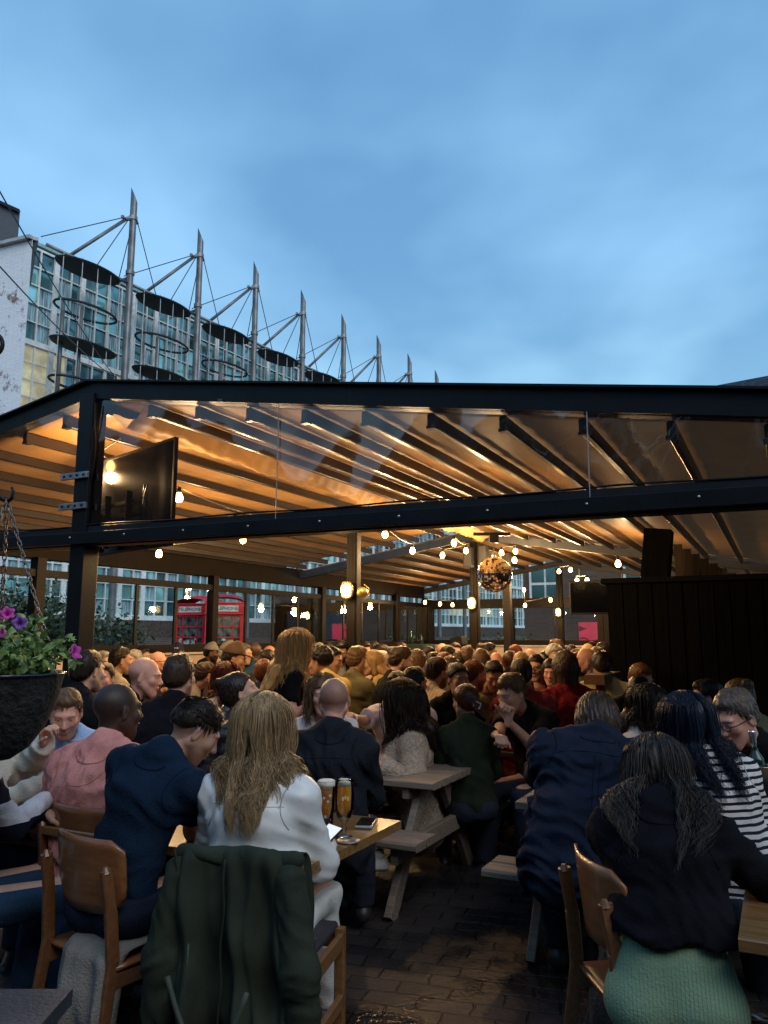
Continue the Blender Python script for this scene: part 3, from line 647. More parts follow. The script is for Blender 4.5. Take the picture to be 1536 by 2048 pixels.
def darkblock():
    c = atY(40, 425, 45); P = empty('dark_tower', (c.x, c.y, 0), 0, 'plain dark grey block rising behind the white brick building', 'building')
    mb = MB(); H = c.z; mb.add([(0, 0, 0), (-14, -3, 0), (-18, 8, 0), (-8, 10, 0), (0, 0, H), (-14, -3, H + 5.5), (-18, 8, H + 5.5), (-8, 10, H + 2)], [(1, 0, 4, 5), (0, 3, 7, 4), (2, 1, 5, 6), (4, 7, 6, 5), (3, 2, 6, 7)])
    mb.build('wall', mat('dark cladding', (.055, .065, .085), rough=.6, var=.1), P)
    mb = MB(); mb.bar(Vector((0, -.1, H)), Vector((-14, -3.1, H + 5.5)), .3, .2); mb.build('roof_edge', M_black, P)
darkblock()
def righthouse():
    a = atY(1350, 789, 22); b = atY(1640, 735, 18); P = empty('tiled_house', (a.x, a.y, 0), 0, 'house with a grey slate roof peeping over the canopy at the far right', 'house'); o = -Vector((a.x, a.y, 0))
    mb = MB(); back = Vector((3, 7, 2.5)); A_, B_ = a + o, b + o
    A_ = A_ - Vector((0, 0, 0.0)); lo = lambda p: Vector((p.x, p.y, 0))
    ea = A_ + Vector((.3, -1.2, -1.3)); eb = B_ + Vector((.3, -1.2, -1.3))
    mb.slab([ea, eb, B_, A_], .08); mb.build('roof', brickmat('slate roof', (.055, .065, .085), (.035, .042, .058), (.10, .12, .15), w=.30, h=.16), P)
    w = MB(); w.add([lo(ea), lo(eb), eb, ea, lo(A_), A_, lo(B_), B_], [(0, 1, 2, 3), (4, 0, 3, 5), (1, 6, 7, 2)]); w.build('wall', brickmat('house brick', (.16, .09, .07), (.12, .07, .05), (.2, .18, .16)), P)
righthouse()
def wire(a, b, sag, label, r=.006):
    mb = MB(); o = Vector(a); b = Vector(b); mb.tube([o.lerp(b, u) - o - Vector((0, 0, sag * 4 * u * (1 - u))) for u in np.linspace(0, 1, 16)], r, n=5)
    ob = mb.build('overhead_wire', M_cab, smooth=True); ob.location = o; tag(ob, label, 'wire')
wire(atY(-30, 330, 9), atY(235, 760, 20), .15, 'upper black overhead wire crossing the white brick wall at the left', .011)
wire(atY(-30, 500, 9), atY(235, 760, 20.5), .12, 'lower black overhead wire crossing the white brick wall at the left', .011)

# ---------------- street beyond the left screen
def phonebox(c, rz, label, words=('TELEPHONE',) * 2):
    P = empty('telephone_box', tuple(c), rz, label, 'telephone box', 'red telephone boxes in the street')
    Mr = mat('red gloss paint', (.72, .020, .030), rough=.35, var=.15)
    w, h = .45, 2.05
    mb = MB(); mb.box((0, 0, .09), (.92, .92, .18)); mb.box((0, 0, 2.17), (.90, .90, .24)); mb.box((0, 0, 2.045), (.94, .94, .04)); mb.box((0, 0, 2.30), (.94, .94, .035))
    for x in (-1, 1):
        for y in (-1, 1): mb.box((x * .40, y * .40, 1.1), (.10, .10, 1.86))
    mb.build('frame', Mr, P, bevel=.01)
    V = []; n = 14
    for i in range(n + 1):
        for j in range(n + 1):
            x = (i / n - .5) * .9; y = (j / n - .5) * .9
            V.append((x, y, 2.32 + .20 * (1 - (x / .45) ** 2) ** .5 * .6 + .20 * .4 * (1 - (y / .45) ** 2) if abs(x) < .4499 else 2.32))
    mb = MB(); mb.add(V, [(i * (n + 1) + j, (i + 1) * (n + 1) + j, (i + 1) * (n + 1) + j + 1, i * (n + 1) + j + 1) for i in range(n) for j in range(n)]); mb.build('roof', Mr, P, smooth=True)
    for k in range(4):
        a = k * 90; Mz = Matrix.Rotation(R(a), 3, 'Z'); 
        g = MB(); g.box(Mz @ Vector((0, -.40, 1.25)), (.70, .01, 1.5) if k % 2 == 0 else (.01, .70, 1.5)); pn = g.build('pane', mat('box pane', (.12, .13, .13), rough=.15, var=.6, vscale=7), P)
        b_ = MB()
        for r_ in range(7): b_.box(Mz @ Vector((0, -.41, .5 + r_ * .25)), (.7, .03, .03) if k % 2 == 0 else (.03, .7, .03))
        for x in (-.2, .2): b_.box(Mz @ Vector((x, -.41, 1.25)), (.022, .03, 1.5) if k % 2 == 0 else (.03, .022, 1.5))
        b_.box(Mz @ Vector((0, -.41, .34)), (.7, .05, .32) if k % 2 == 0 else (.05, .7, .32))
        d_ = b_.build('door' if k == 0 else 'side_panel', Mr, P)
        rnd = random.Random(k * 7 + int(c[0] * 10)); st = MB()
        for _ in range(16): 
            p_ = Mz @ Vector((rnd.uniform(-.28, .28), -.408, rnd.uniform(.6, 1.5))); s_ = rnd.uniform(.05, .12); st.box(p_, (s_, .006, s_) if k % 2 == 0 else (.006, s_, s_))
        st.build('sticker', mat('stickers', (.6, .6, .58), var=.5, vscale=18), d_)
        g = MB(); g.box(Mz @ Vector((0, -.452, 2.17)), (.62, .01, .14) if k % 2 == 0 else (.01, .62, .14)); sg = g.build('sign', mat('opal sign', (.75, .75, .68), rough=.3), P)
        textmesh('lettering', 'TELEPHONE', .115, M_black, sg, tuple(Mz @ Vector((0, -.461, 2.17))), (R(90), 0, R(a)), .001)
pb = atY(399, 1240, 19.3); pb.z = 0; phonebox(pb, R(-18), 'left red telephone box behind the side glazing, closer to the leafy shrub')
pb = atY(449, 1240, 18.6); pb.z = 0; phonebox(pb, R(12), 'right red telephone box behind the side glazing, right of its twin')

def lowwall():
    a = Fq(-6, -2.6, 0); b = Fq(60, -2.6, 0); P = tag(MB.build.__get__((lambda m: (m.bar(Vector((0, 0, .72)), b - a + Vector((0, 0, .72)), .3, 1.44), m)[1])(MB()))('boundary_wall', brickmat('dark brick', (.13, .075, .055), (.085, .05, .04), (.12, .11, .10))), 'low dark brick boundary wall in front of the office windows', 'wall'); P.location = a
lowwall()
# leaves / shrubs
def leafy(name, c, rad, n, col, label, cat, seed=1, leaf=.07, trunk=True, kind='blob', flowers=0, stemcol=(.08, .05, .03)):
    rs = np.random.RandomState(seed); P = empty(name, tuple(c), 0, label, cat)
    ml = mat('leaf ' + name + str(seed), col, rough=.5, var=.55, vscale=8)
    cl = rs.normal(size=(28, 3)); cl /= np.linalg.norm(cl, axis=1)[:, None]; cl *= rs.uniform(.25, .85, (28, 1)); rad = np.array(rad)
    cl = cl * rad + [0, 0, rad[2]]
    ci = rs.randint(0, 28, n); p = cl[ci] + rs.normal(size=(n, 3)) * rad * .20
    p[:, 2] = np.maximum(p[:, 2], .03)
    a = rs.normal(size=(n, 3)); a /= np.linalg.norm(a, axis=1)[:, None]; b = np.cross(a, rs.normal(size=(n, 3))); b /= np.linalg.norm(b, axis=1)[:, None]
    l = leaf * rs.uniform(.6, 1.4, (n, 1)); v = np.stack([p, p + a * l * .5 + b * l * .28, p + a * l, p + a * l * .5 - b * l * .28], 1).reshape(-1, 3)
    mb = MB(); mb.v = [tuple(x) for x in v]; mb.f = [(4 * i, 4 * i + 1, 4 * i + 2, 4 * i + 3) for i in range(n)]; mb.mi = [0] * n
    mb.build('foliage', ml, P)
    tb = MB()
    for k in range(14):
        e_ = Vector(cl[k % 28]); tb.tube([Vector((0, 0, 0)), e_ * .45 + Vector(rs.normal(size=3)) * .04, e_], [.03 * rad[2], .018 * rad[2], .006], n=5)
    tb.build('stem', mat('bark', stemcol, rough=.8), P, smooth=True)
    return P
g = lambda px, Y: Vector((atY(px, 1280, Y).x, Y, 0))
leafy('shrub', g(225, 14.6), (.95, .8, .95), 5200, (.045, .085, .05), 'bushy dark green shrub outside the side glazing left of the telephone boxes', 'shrub', 2, .10)
leafy('tree', g(20, 15.5), (1.7, 1.2, 1.55), 7000, (.05, .09, .045), 'leafy tree outside the glazing at the left edge', 'tree', 3, .12)
leafy('shrub', g(115, 16.8), (1.2, .8, .9), 3800, (.05, .08, .045), 'lower green bush between the left tree and the big front post', 'shrub', 5, .10)
leafy('shrub', g(1008, 21.6), (.95, .7, .85), 4200, (.16, .22, .10), 'pale green bush beyond the far end glazing behind the ridge posts', 'shrub', 6, .11)
def backyard():
    c = Q(SB + 4.5, 0, 0); P = empty('brick_building', tuple(c), 0, 'dark brown brick building beyond the far doors', 'building')
    mb = MB(); mb.bar(pp * -2.2 + Vector((0, 0, 3.5)), pp * 12 + Vector((0, 0, 3.5)), .4, 7.0); mb.build('wall', brickmat('brown brick', (.13, .075, .05), (.09, .055, .04), (.10, .09, .08)), P)
    for t in (-2.0, .8, 5.2):
        f = MB(); f.bar(pp * t - rr * .23 + Vector((0, 0, 3.4)), pp * (t + 1.0) - rr * .23 + Vector((0, 0, 3.4)), .08, 1.7); w_ = f.build('window', M_white, P)
        g_ = MB()
        for k in range(6): g_.bar(pp * (t + .08 + .45 * (k % 2)) - rr * .28 + Vector((0, 0, 2.83 + .54 * (k // 2))), pp * (t + .47 + .45 * (k % 2)) - rr * .28 + Vector((0, 0, 2.83 + .54 * (k // 2))), .01, .46)
        g_.build('pane', M_teal2, w_)
    for nm, t0, t1, zz, hh, mm in (('blue_door', 1.3, 2.4, 1.1, 2.2, mat('blue grey door', (.06, .085, .11), rough=.5)),):
        f = MB(); f.bar(pp * t0 - rr * .22 + Vector((0, 0, zz)), pp * t1 - rr * .22 + Vector((0, 0, zz)), .05, hh); f.build('door', mm, P)
backyard()
def fencepink():
    c = Q(SB + 2.2, 2.6, 0); P = empty('plank_fence', tuple(c), 0, 'grey vertical plank fence seen through the far right door', 'fence')
    mb = MB()
    for i in range(24): mb.bar(pp * (i * .11) + Vector((0, 0, 1.35)) , pp * (i * .11 + .10) + Vector((0, 0, 1.35)), .02 + .01 * (i % 3), 2.7)
    mb.build('boards', wood('grey planks', (.16, .125, .10), (.07, .055, .045), axis=(5, 5, .6)), P)
    d = ray(1158, 1268); n = rr; tt = ((c - rr * .05) - Vector((0, 0, 0))).dot(n) / d.dot(n); p0 = d * tt + Vector((0, 0, CAMH))
    S_ = empty('pink_sign', tuple(p0), 0, 'bright pink sign with dark wheel shapes on the plank fence', 'sign')
    w, h = .62, .62
    mb = MB(); mb.bar(pp * 0, pp * w, .02, h); mb.build('board', mat('pink panel', (.80, .06, .16), rough=.5, var=.05), S_)
    mb = MB(); mb.bar(-pp * .06 - Vector((0, 0, h / 2 + .02)), pp * (w + .0) - Vector((0, 0, h / 2 + .02)), .05, .03); mb.build('ledge', mat('sign ledge', (.25, .2, .17)), S_)
    mb = MB(); Mw = mat('maroon ink', (.22, .01, .03), rough=.5)
    for cx, rad in ((.10, .21), (.50, .16)):
        pts = []
        for a in np.linspace(0, math.pi, 18):
            x = cx + rad * math.cos(a); z = -h / 2 + rad * math.sin(a)
            if 0.01 < x < w - .01: pts.append(pp * x + Vector((0, 0, z)) - rr * .014)
        mb.tube(pts, .016, n=6)
    mb.add([pp * .01 + Vector((0, 0, .22)) - rr * .0125, pp * .22 + Vector((0, 0, .14)) - rr * .0125, pp * .01 + Vector((0, 0, .06)) - rr * .0125], [(0, 1, 2)])
    mb.build('wheel_drawing', Mw, S_)
fencepink()

# ---------------- the pub behind the camera: its sash windows show as reflections in the clear sheet
def pub():
    y = -4.6; P = empty('pub_building', (0, y, 0), 0, 'brick pub with white sash windows standing behind the viewer, seen in reflections', 'building')
    mb = MB(); mb.box((-4, -3, 2.9), (40, 6, 5.8)); mb.build('wall', brickmat('pub brick', (.10, .065, .05), (.07, .045, .035), (.10, .09, .08)), P)
    mb = MB(); mb.slab([(-24.3, .3, 5.82), (16.3, .3, 5.82), (16.3, -3.2, 8.2), (-24.3, -3.2, 8.2)], .1); W2 = MB(); W2.box((-15.5, 7.5, 3.3), (1.0, 15, 6.6)); W2.build('wing_wall', MATS.get('pb2') or brickmat('pub wing brick', (.09, .06, .05), (.06, .04, .035), (.10, .09, .08)), P)
    mb.build('roof', MATS.get('pub slate') or mat('pub slate', (.04, .045, .055), rough=.8), P)
    Mw = mat('white sash paint', (.62, .62, .60), rough=.5)
    for x, z, w, h in ((PW[0], PW[2], 1.25, 1.6), (PW[0] + 2.6, PW[2], 1.25, 1.6), (PW[0] - 3.2, PW[2], 1.25, 1.6), (-6, 3.9, 1.25, 1.6), (-3, 1.6, 1.6, 1.7)):
        f = MB()
        for sx in (-1, 1): f.bar((x + sx * w / 2, .03, z - h / 2), (x + sx * w / 2, .03, z + h / 2), .12, .10, up=(0, 1, 0))
        f.bar((x - w / 2 - .15, .06, z - h / 2 - .04), (x + w / 2 + .15, .06, z - h / 2 - .04), .16, .10); f.bar((x - w / 2, .03, z + h / 2), (x + w / 2, .03, z + h / 2), .10, .12)
        f.bar((x, .035, z - h / 2), (x, .035, z + h / 2), .035, .05, up=(0, 1, 0)); f.bar((x - w / 2, .036, z), (x + w / 2, .036, z), .05, .05); W_ = f.build('window', Mw, P)
        g_ = MB(); g_.box((x, .012, z), (w, .02, h)); g_.build('pane', mat('dark sash glass', (.02, .025, .03), rough=.06), W_)
_q = ray(1362, 905); _t = (A0 - rr * .035).dot(rr) - 0; _t = (A0.dot(rr)) / _q.dot(rr); _h = _q * _t; _r = _q - rr * 2 * _q.dot(rr); _k = (-4.6 - _h.y) / _r.y; PW = _h + _r * _k; PW.z += CAMH
pub()
# ------------------------------------------------------------------ signed-distance modelling (numpy) -> smooth continuous meshes
f32 = np.float32
def nrm(v): v = np.asarray(v, float); return v / (np.linalg.norm(v) + 1e-9)
class Field:
    def __init__(s, lo, hi, h):
        s.h = h; s.o = np.array(lo, float) - 2 * h; n = np.ceil((np.array(hi) - s.o) / h).astype(int) + 3; s.n = n
        s.ax = [(s.o[i] + h * np.arange(n[i])).astype(f32) for i in range(3)]
        s.D = np.full(n, .25, f32)
    def _sl(s, lo, hi, m):
        r = []
        for i in range(3):
            a = int(np.floor((lo[i] - m - s.o[i]) / s.h)); b = int(np.ceil((hi[i] + m - s.o[i]) / s.h)) + 1
            r.append(slice(max(0, a), min(s.n[i], b)))
        return tuple(r)
    def apply(s, pr, op='u', k=.02, extra=0.):
        lo, hi = bounds(pr); m = k + .05 + extra + 2 * s.h; sl = s._sl(lo, hi, m)
        if any(q.stop <= q.start for q in sl): return
        X = s.ax[0][sl[0]][:, None, None]; Y = s.ax[1][sl[1]][None, :, None]; Z = s.ax[2][sl[2]][None, None, :]
        d = evalp(pr, X, Y, Z) - extra; A = s.D[sl]
        if op == 'u':
            h = np.clip(.5 + .5 * (d - A) / k, 0, 1); s.D[sl] = d * (1 - h) + A * h - k * h * (1 - h)
        else:
            h = np.clip(.5 - .5 * (A + d) / k, 0, 1); s.D[sl] = A * (1 - h) - d * h + k * h * (1 - h)
    def grid(s): return np.meshgrid(*s.ax, indexing='ij')
    def mesh(s): return surfnet(s.D, s.o, s.h)
def bounds(p):
    t = p[0]
    if t == 'c': 
        a, b = np.array(p[1]), np.array(p[2]); r = max(p[3], p[4]); r = r * (p[5] if len(p) > 5 and p[5] else 1.)
        return np.minimum(a, b) - r, np.maximum(a, b) + r
    if t == 'e':
        c = np.array(p[1]); r = max(p[2]) if p[3] is not None else np.array(p[2]); return c - r, c + r
    if t == 'cc': return bounds(('c',) + tuple(p[1:5]))
def evalp(p, X, Y, Z):
    t = p[0]
    if t == 'c':       # round cone a,b,ra,rb [, k, lateral axis u]: cross-section stretched k times along u
        a, b, ra, rb = np.array(p[1], float), np.array(p[2], float), p[3], p[4]
        ex, ey, ez = X - a[0], Y - a[1], Z - a[2]; ab = b - a; L2 = ab @ ab + 1e-9
        hh = np.clip((ex * ab[0] + ey * ab[1] + ez * ab[2]) / L2, 0, 1)
        ex = ex - hh * ab[0]; ey = ey - hh * ab[1]; ez = ez - hh * ab[2]
        if len(p) > 5 and p[5]:
            k, u = p[5], p[6]; w = (ex * u[0] + ey * u[1] + ez * u[2]) * (1 / k - 1)
            ex = ex + w * u[0]; ey = ey + w * u[1]; ez = ez + w * u[2]
            return (np.sqrt(ex * ex + ey * ey + ez * ez) - (ra + (rb - ra) * hh)) * (.5 + .5 / k) if False else (np.sqrt(ex * ex + ey * ey + ez * ez) - (ra + (rb - ra) * hh))
        return np.sqrt(ex * ex + ey * ey + ez * ez) - (ra + (rb - ra) * hh)
    if t == 'cc':      # round cone with flat cut at b
        a, b = np.array(p[1], float), np.array(p[2], float); d = evalp(('c',) + tuple(p[1:5]), X, Y, Z); n = nrm(b - a)
        return np.maximum(d, (X - b[0]) * n[0] + (Y - b[1]) * n[1] + (Z - b[2]) * n[2])
    if t == 'e':       # ellipsoid c, r, M (columns = axes) or None
        c, r, M = p[1], p[2], p[3]; ex, ey, ez = X - c[0], Y - c[1], Z - c[2]
        if M is not None:
            ex, ey, ez = ex * M[0][0] + ey * M[1][0] + ez * M[2][0], ex * M[0][1] + ey * M[1][1] + ez * M[2][1], ex * M[0][2] + ey * M[1][2] + ez * M[2][2]
        k0 = np.sqrt((ex / r[0]) ** 2 + (ey / r[1]) ** 2 + (ez / r[2]) ** 2); k1 = np.sqrt((ex / r[0] ** 2) ** 2 + (ey / r[1] ** 2) ** 2 + (ez / r[2] ** 2) ** 2)
        return k0 * (k0 - 1) / (k1 + 1e-6)
def surfnet(D, o, h):
    S_ = D < 0; n = D.shape
    c = S_[:-1, :-1, :-1].astype(np.int8)
    tot = sum(S_[i:n[0] - 1 + i, j:n[1] - 1 + j, k:n[2] - 1 + k].astype(np.int8) for i in (0, 1) for j in (0, 1) for k in (0, 1))
    act = (tot > 0) & (tot < 8); idx = np.argwhere(act)
    if len(idx) == 0: return np.zeros((0, 3)), np.zeros((0, 4), int)
    I, J, K = idx.T; cv = {}
    for i in (0, 1):
        for j in (0, 1):
            for k in (0, 1): cv[i, j, k] = D[I + i, J + j, K + k]
    acc = np.zeros((len(idx), 3)); cnt = np.zeros(len(idx))
    cs = list(cv)
    for a in cs:
        for ax in range(3):
            if a[ax] == 0:
                b = list(a); b[ax] = 1; b = tuple(b); fa, fb = cv[a], cv[b]; m = (fa < 0) != (fb < 0)
                t = np.where(m, fa / np.where(m, fa - fb, 1), 0)
                for q in range(3): acc[:, q] += np.where(m, a[q] + (t if q == ax else 0), 0)
                cnt += m
    V = (idx + acc / cnt[:, None]) * h + o
    vid = np.full(act.shape, -1, np.int32); vid[I, J, K] = np.arange(len(idx)); F = []
    for ax in range(3):
        A = S_; sl0 = [slice(1, -1)] * 3; sl1 = [slice(1, -1)] * 3; sl0[ax] = slice(0, -1); sl1[ax] = slice(1, None)
        e = A[tuple(sl0)] != A[tuple(sl1)]; g = np.argwhere(e); off = np.array([1, 1, 1]); off[ax] = 0; g = g + off
        u, v = (ax + 1) % 3, (ax + 2) % 3
        eu = np.zeros(3, int); eu[u] = 1; ev = np.zeros(3, int); ev[v] = 1
        q = [g - eu - ev, g - ev, g, g - eu]
        f = np.stack([vid[tuple(x.T)] for x in q], 1); ins = A[tuple(g.T)]
        f = np.where(ins[:, None], f, f[:, ::-1]); F.append(f)
    F = np.concatenate(F); F = F[(F >= 0).all(1)]
    return V, F
def npmesh(name, V, F, mats, parent=None, col=None, smooth=True, mi=None):
    me = bpy.data.meshes.new(name); nv, nf = len(V), len(F); k = F.shape[1]
    me.vertices.add(nv); me.vertices.foreach_set('co', np.asarray(V, f32).ravel())
    me.loops.add(nf * k); me.loops.foreach_set('vertex_index', np.asarray(F, np.int32).ravel())
    me.polygons.add(nf); me.polygons.foreach_set('loop_start', np.arange(0, nf * k, k, dtype=np.int32)); me.polygons.foreach_set('loop_total', np.full(nf, k, np.int32))
    if not isinstance(mats, (list, tuple)): mats = [mats]
    for m in mats: me.materials.append(m)
    if mi is not None: me.polygons.foreach_set('material_index', np.asarray(mi, np.int32))
    me.polygons.foreach_set('use_smooth', np.full(nf, smooth)); me.update(calc_edges=True)
    if col is not None:
        a = me.attributes.new('Col', 'FLOAT_COLOR', 'POINT'); c4 = np.ones((nv, 4), f32); c4[:, :3] = col; a.data.foreach_set('color', c4.ravel())
    o = bpy.data.objects.new(name, me); COL.objects.link(o)
    if parent: o.parent = parent
    return o
_rsn = np.random.RandomState(11); _D = _rsn.normal(size=(12, 3)); _D /= np.linalg.norm(_D, axis=1)[:, None]; _PH = _rsn.uniform(0, 6.28, 12)
def folds(X, Y, Z, seed=0, sc=1.):
    """cloth folds: warped ridges, about -1..1"""
    o = seed * 1.7
    w = .045 * np.sin(13 * sc * Z + 7 * X + o) + .045 * np.sin(11 * sc * X - 8 * Y + 2 * o); r = 0
    for i, (f_, a_) in enumerate(((26, .42), (34, .33), (19, .5), (52, .16), (75, .08))):
        d = _D[(i * 2 + int(seed)) % 12]; s_ = np.sin(f_ * sc * (X * d[0] + Y * d[1] + Z * d[2] + w * (1 + .4 * i)) + _PH[i] + o); r = r + a_ * (1 - 2 * np.abs(s_)) 
    return r / 1.1
def M3(*cols): return np.array(cols, float).T
def rot(axis, deg): return np.array(Matrix.Rotation(R(deg), 3, axis))

# ---------------- skin & hair materials
def skinmat():
    m = mat('skin', (.95, .95, .95), rough=.48, var=.06, vscale=30, attr=True, bump=.08, bscale=220, spec=.35)
    b = m.node_tree.nodes['Principled BSDF']; b.inputs['Subsurface Weight'].default_value = .06; b.inputs['Subsurface Radius'].default_value = (.02, .008, .004); b.inputs['Subsurface Scale'].default_value = .5
    return m
M_skin = skinmat()
M_hair = mat('hair', (1., 1., 1.), rough=.42, var=.22, vscale=60, attr=True, stretch=(1, 1, .15), bump=.12, bscale=110, spec=.22)
SK = {'fair': (.52, .31, .22), 'pink': (.58, .30, .22), 'tan': (.42, .24, .15), 'olive': (.36, .20, .12), 'brown': (.16, .085, .05), 'dark': (.065, .035, .024)}
HC = {'black': (.008, .007, .008), 'dark': (.016, .010, .007), 'brown': (.034, .019, .011), 'light': (.10, .058, .031), 'ginger': (.13, .045, .016), 'red': (.11, .026, .011),
      'blond': (.36, .23, .10), 'grey': (.24, .23, .22), 'white': (.60, .58, .55), 'ash': (.22, .135, .065), 'pale': (.66, .47, .25), 'straw': (.66, .38, .13), 'blueblack': (.008, .014, .030), 'salt': (.10, .09, .08)}

def head_field(h, fem=0., jaw=1., ears=True, neck=True):
    F = Field((-.105, -.135, -.25 if neck else -.14), (.105, .135, .14), h); a = F.apply
    a(('e', (0, -.018, .032), (.077, .097, .086), None), k=.01)
    a(('e', (0, .030, -.030), (.060 * (1 - .06 * fem), .064, .082), None), k=.03)
    for s in (-1, 1):
        a(('c', (s * .056, -.005, -.045), (s * .022, .062, -.096), .020 * jaw, .017 * jaw), k=.025)
        a(('e', (s * .040, .060, -.022), (.024, .022, .022), None), k=.02)
    a(('e', (0, .068, -.098), (.024, .020, .018), None), k=.02)
    a(('e', (0, .078, .024), (.050, .018, .014), None), k=.018)
    for s in (-1, 1): a(('e', (s * .031, .100, .006), (.019, .016, .013), None), 's', k=.012)
    a(('c', (0, .086, .012), (0, .108, -.030), .0085, .0125), k=.012)
    for s in (-1, 1): a(('e', (s * .012, .098, -.034), (.0085, .011, .0085), None), k=.008)
    for s in (-1, 1): a(('e', (s * .031, .0775, .005), (.0145, .0125, .0105), None), k=.004)
    a(('e', (0, .089, -.0585), (.025, .011, .0058), None), k=.006); a(('e', (0, .088, -.0695), (.021, .011, .0068), None), k=.006)
    a(('e', (0, .103, -.0640), (.024, .010, .0018), None), 's', k=.004)
    if ears:
        for s in (-1, 1):
            M = rot('Z', s * 22) @ rot('X', -12)
            a(('e', (s * .080, -.010, -.008), (.0075, .018, .031), M), k=.008)
            a(('e', (s * .0875, -.006, -.006), (.006, .010, .019), M), 's', k=.005)
    if neck:
        a(('c', (0, -.028, -.05), (0, -.045, -.185), .050 - .006 * fem, .052 - .008 * fem), k=.025)
    return F
def head_colors(V, skin, hair, style, beard, fem, lips=1.):
    sk = np.array(SK[skin]); c = np.tile(sk, (len(V), 1)); x, y, z = V.T
    def blend(m, col, al=1.):
        m = np.clip(m, 0, 1)[:, None] * al; c[:] = c * (1 - m) + np.array(col) * m
    sm = lambda d, w: 1 - np.clip(d / w, 0, 1)
    blend(sm(np.abs(np.hypot((np.abs(x) - .04) / .02, (z + .022) / .02)) - .6, .6) * (y > .04), sk * (1.1, .85, .82), .6)
    lip = sm(np.hypot(x / .024, (z + .064) / .0125) - .75, .3) * (y > .085); blend(lip, sk * ((.92, .68, .66) if lips < 1.2 else (1.1, .30, .30)), .9)
    blend(sm(np.abs(z + .0638) / .0018, 1.) * (np.abs(x) < .024) * (y > .08), sk * .35, .8)
    eye = sm(np.hypot((np.abs(x) - .031) / .0125, (z - .0035) / .0048) - .7, .4) * (y > .07); blend(eye, (.55, .52, .48), .9)
    iris = sm(np.hypot((np.abs(x) - .031) / .0055, (z - .0035) / .0055) - .75, .3) * (y > .07); blend(iris, (.03, .02, .015), 1.)
    lid = sm(np.abs(z - .0095 + ((np.abs(x) - .031) / .0155) ** 2 * .005) / .0022, 1.) * (np.abs(np.abs(x) - .031) < .015) * (y > .07); blend(lid, (.02, .012, .01), .9 if fem else .7)
    hc = np.array(HC[hair]) if hair in HC else np.array(hair)
    brow = sm(np.abs(z - .0235 + ((np.abs(x) - .03) / .02) ** 2 * .004) / .0042, 1.) * (np.abs(np.abs(x) - .032) < .020) * (y > .05); blend(brow, np.minimum(hc, .12), .8)
    hl = hairline(V); 
    if style in ('buzz', 'bald'):
        m = sm(-hl - 0.0, -.001)
        m = np.clip((hl) / .012, 0, 1)
        if style == 'bald': m = m * np.clip((.035 - z) / .02, 0, 1) * (y < .03)
        blend(m, hc * .6 + sk * .35 if style == 'buzz' else hc * .6 + sk * .4, .8)
    if style not in ('buzz', 'bald', 'none'): blend(np.clip(hl / .014, 0, 1), hc * .9 + sk * .05, .85)
    if beard:
        m = np.clip((-.028 - z + (y < .05) * .0) / .02, 0, 1) * np.clip((y + .012) / .02, 0, 1) * (z > -.14) * (1 - lip); blend(m, hc, beard)
        m = sm(np.hypot(x / .026, (z + .05) / .006) - .8, .4) * (y > .08); blend(m, hc, beard)
    return c
def hairline(V):
    """> 0 inside the scalp area"""
    x, y, z = V.T
    zl = np.interp(y, [-.10, -.06, -.03, -.012, .01, .03, .05, .075, .1], [-.075, -.07, -.045, .006, .0, .018, .050, .062, .070])
    return z - zl + .006 * np.sin(x * 60)

def two_bone(S_, T, l1, l2, pole):
    S_, T, pole = map(lambda q: np.array(q, float), (S_, T, pole)); d = T - S_; L_ = np.linalg.norm(d)
    if L_ > (l1 + l2) * .985: T = S_ + d / L_ * (l1 + l2) * .985; d = T - S_; L_ = np.linalg.norm(d)
    a = (l1 * l1 - l2 * l2 + L_ * L_) / (2 * L_); h = math.sqrt(max(0, l1 * l1 - a * a)); u = d / L_
    p = pole - u * (pole @ u); p = nrm(p); return S_ + u * a + p * h, T
def hand_prims(W_, d, up, side, curl=.5, spread=.02, sc=1.):
    """wrist W_, direction d, back-of-hand normal up; side +1 = right hand"""
    d = nrm(d); up = nrm(np.array(up) - d * (np.array(up) @ d)); x = np.cross(d, up) * side; P = []   # x towards little finger
    q = lambda a, b, c: W_ + (x * a + d * b + up * c) * sc
    for i, (ox, l) in enumerate(((-.030, .92), (-.010, 1.05), (.011, .98), (.030, .78))):
        P.append(('c', q(ox * .55, .008, 0), q(ox, .082, 0), .0135 * sc, .0112 * sc))
        base = q(ox, .084, 0); ang = curl * (.75 + .12 * i); dirx = d * math.cos(ang) - up * math.sin(ang) + x * ox * spread * 12; a = base
        for L_, r0, r1, k_ in ((.042 * l, .0100, .0088, 1.), (.027 * l, .0088, .0078, 1.1), (.021 * l, .0078, .0062, .8)):
            b = a + nrm(dirx) * L_ * sc; P.append(('c', a, b, r0 * sc, r1 * sc)); a = b; ang += curl * k_; dirx = d * math.cos(ang) - up * math.sin(ang) + x * ox * spread * 12
    t0 = q(-.020, .022, -.006); t1 = t0 + (-x * .75 + d * .62 - up * .25) * .040 * sc; t2 = t1 + (-x * .35 + d * .85 - up * (.2 + .4 * curl)) * .031 * sc; t3 = t2 + (-x * .05 + d * .9 - up * (.3 + .5 * curl)) * .024 * sc
    P += [('c', t0, t1, .0165 * sc, .0125 * sc), ('c', t1, t2, .0118 * sc, .0098 * sc), ('c', t2, t3, .0095 * sc, .0072 * sc)]
    P.append(('c', q(0, -.02, 0), q(0, .02, 0), .021 * sc, .021 * sc))
    return P

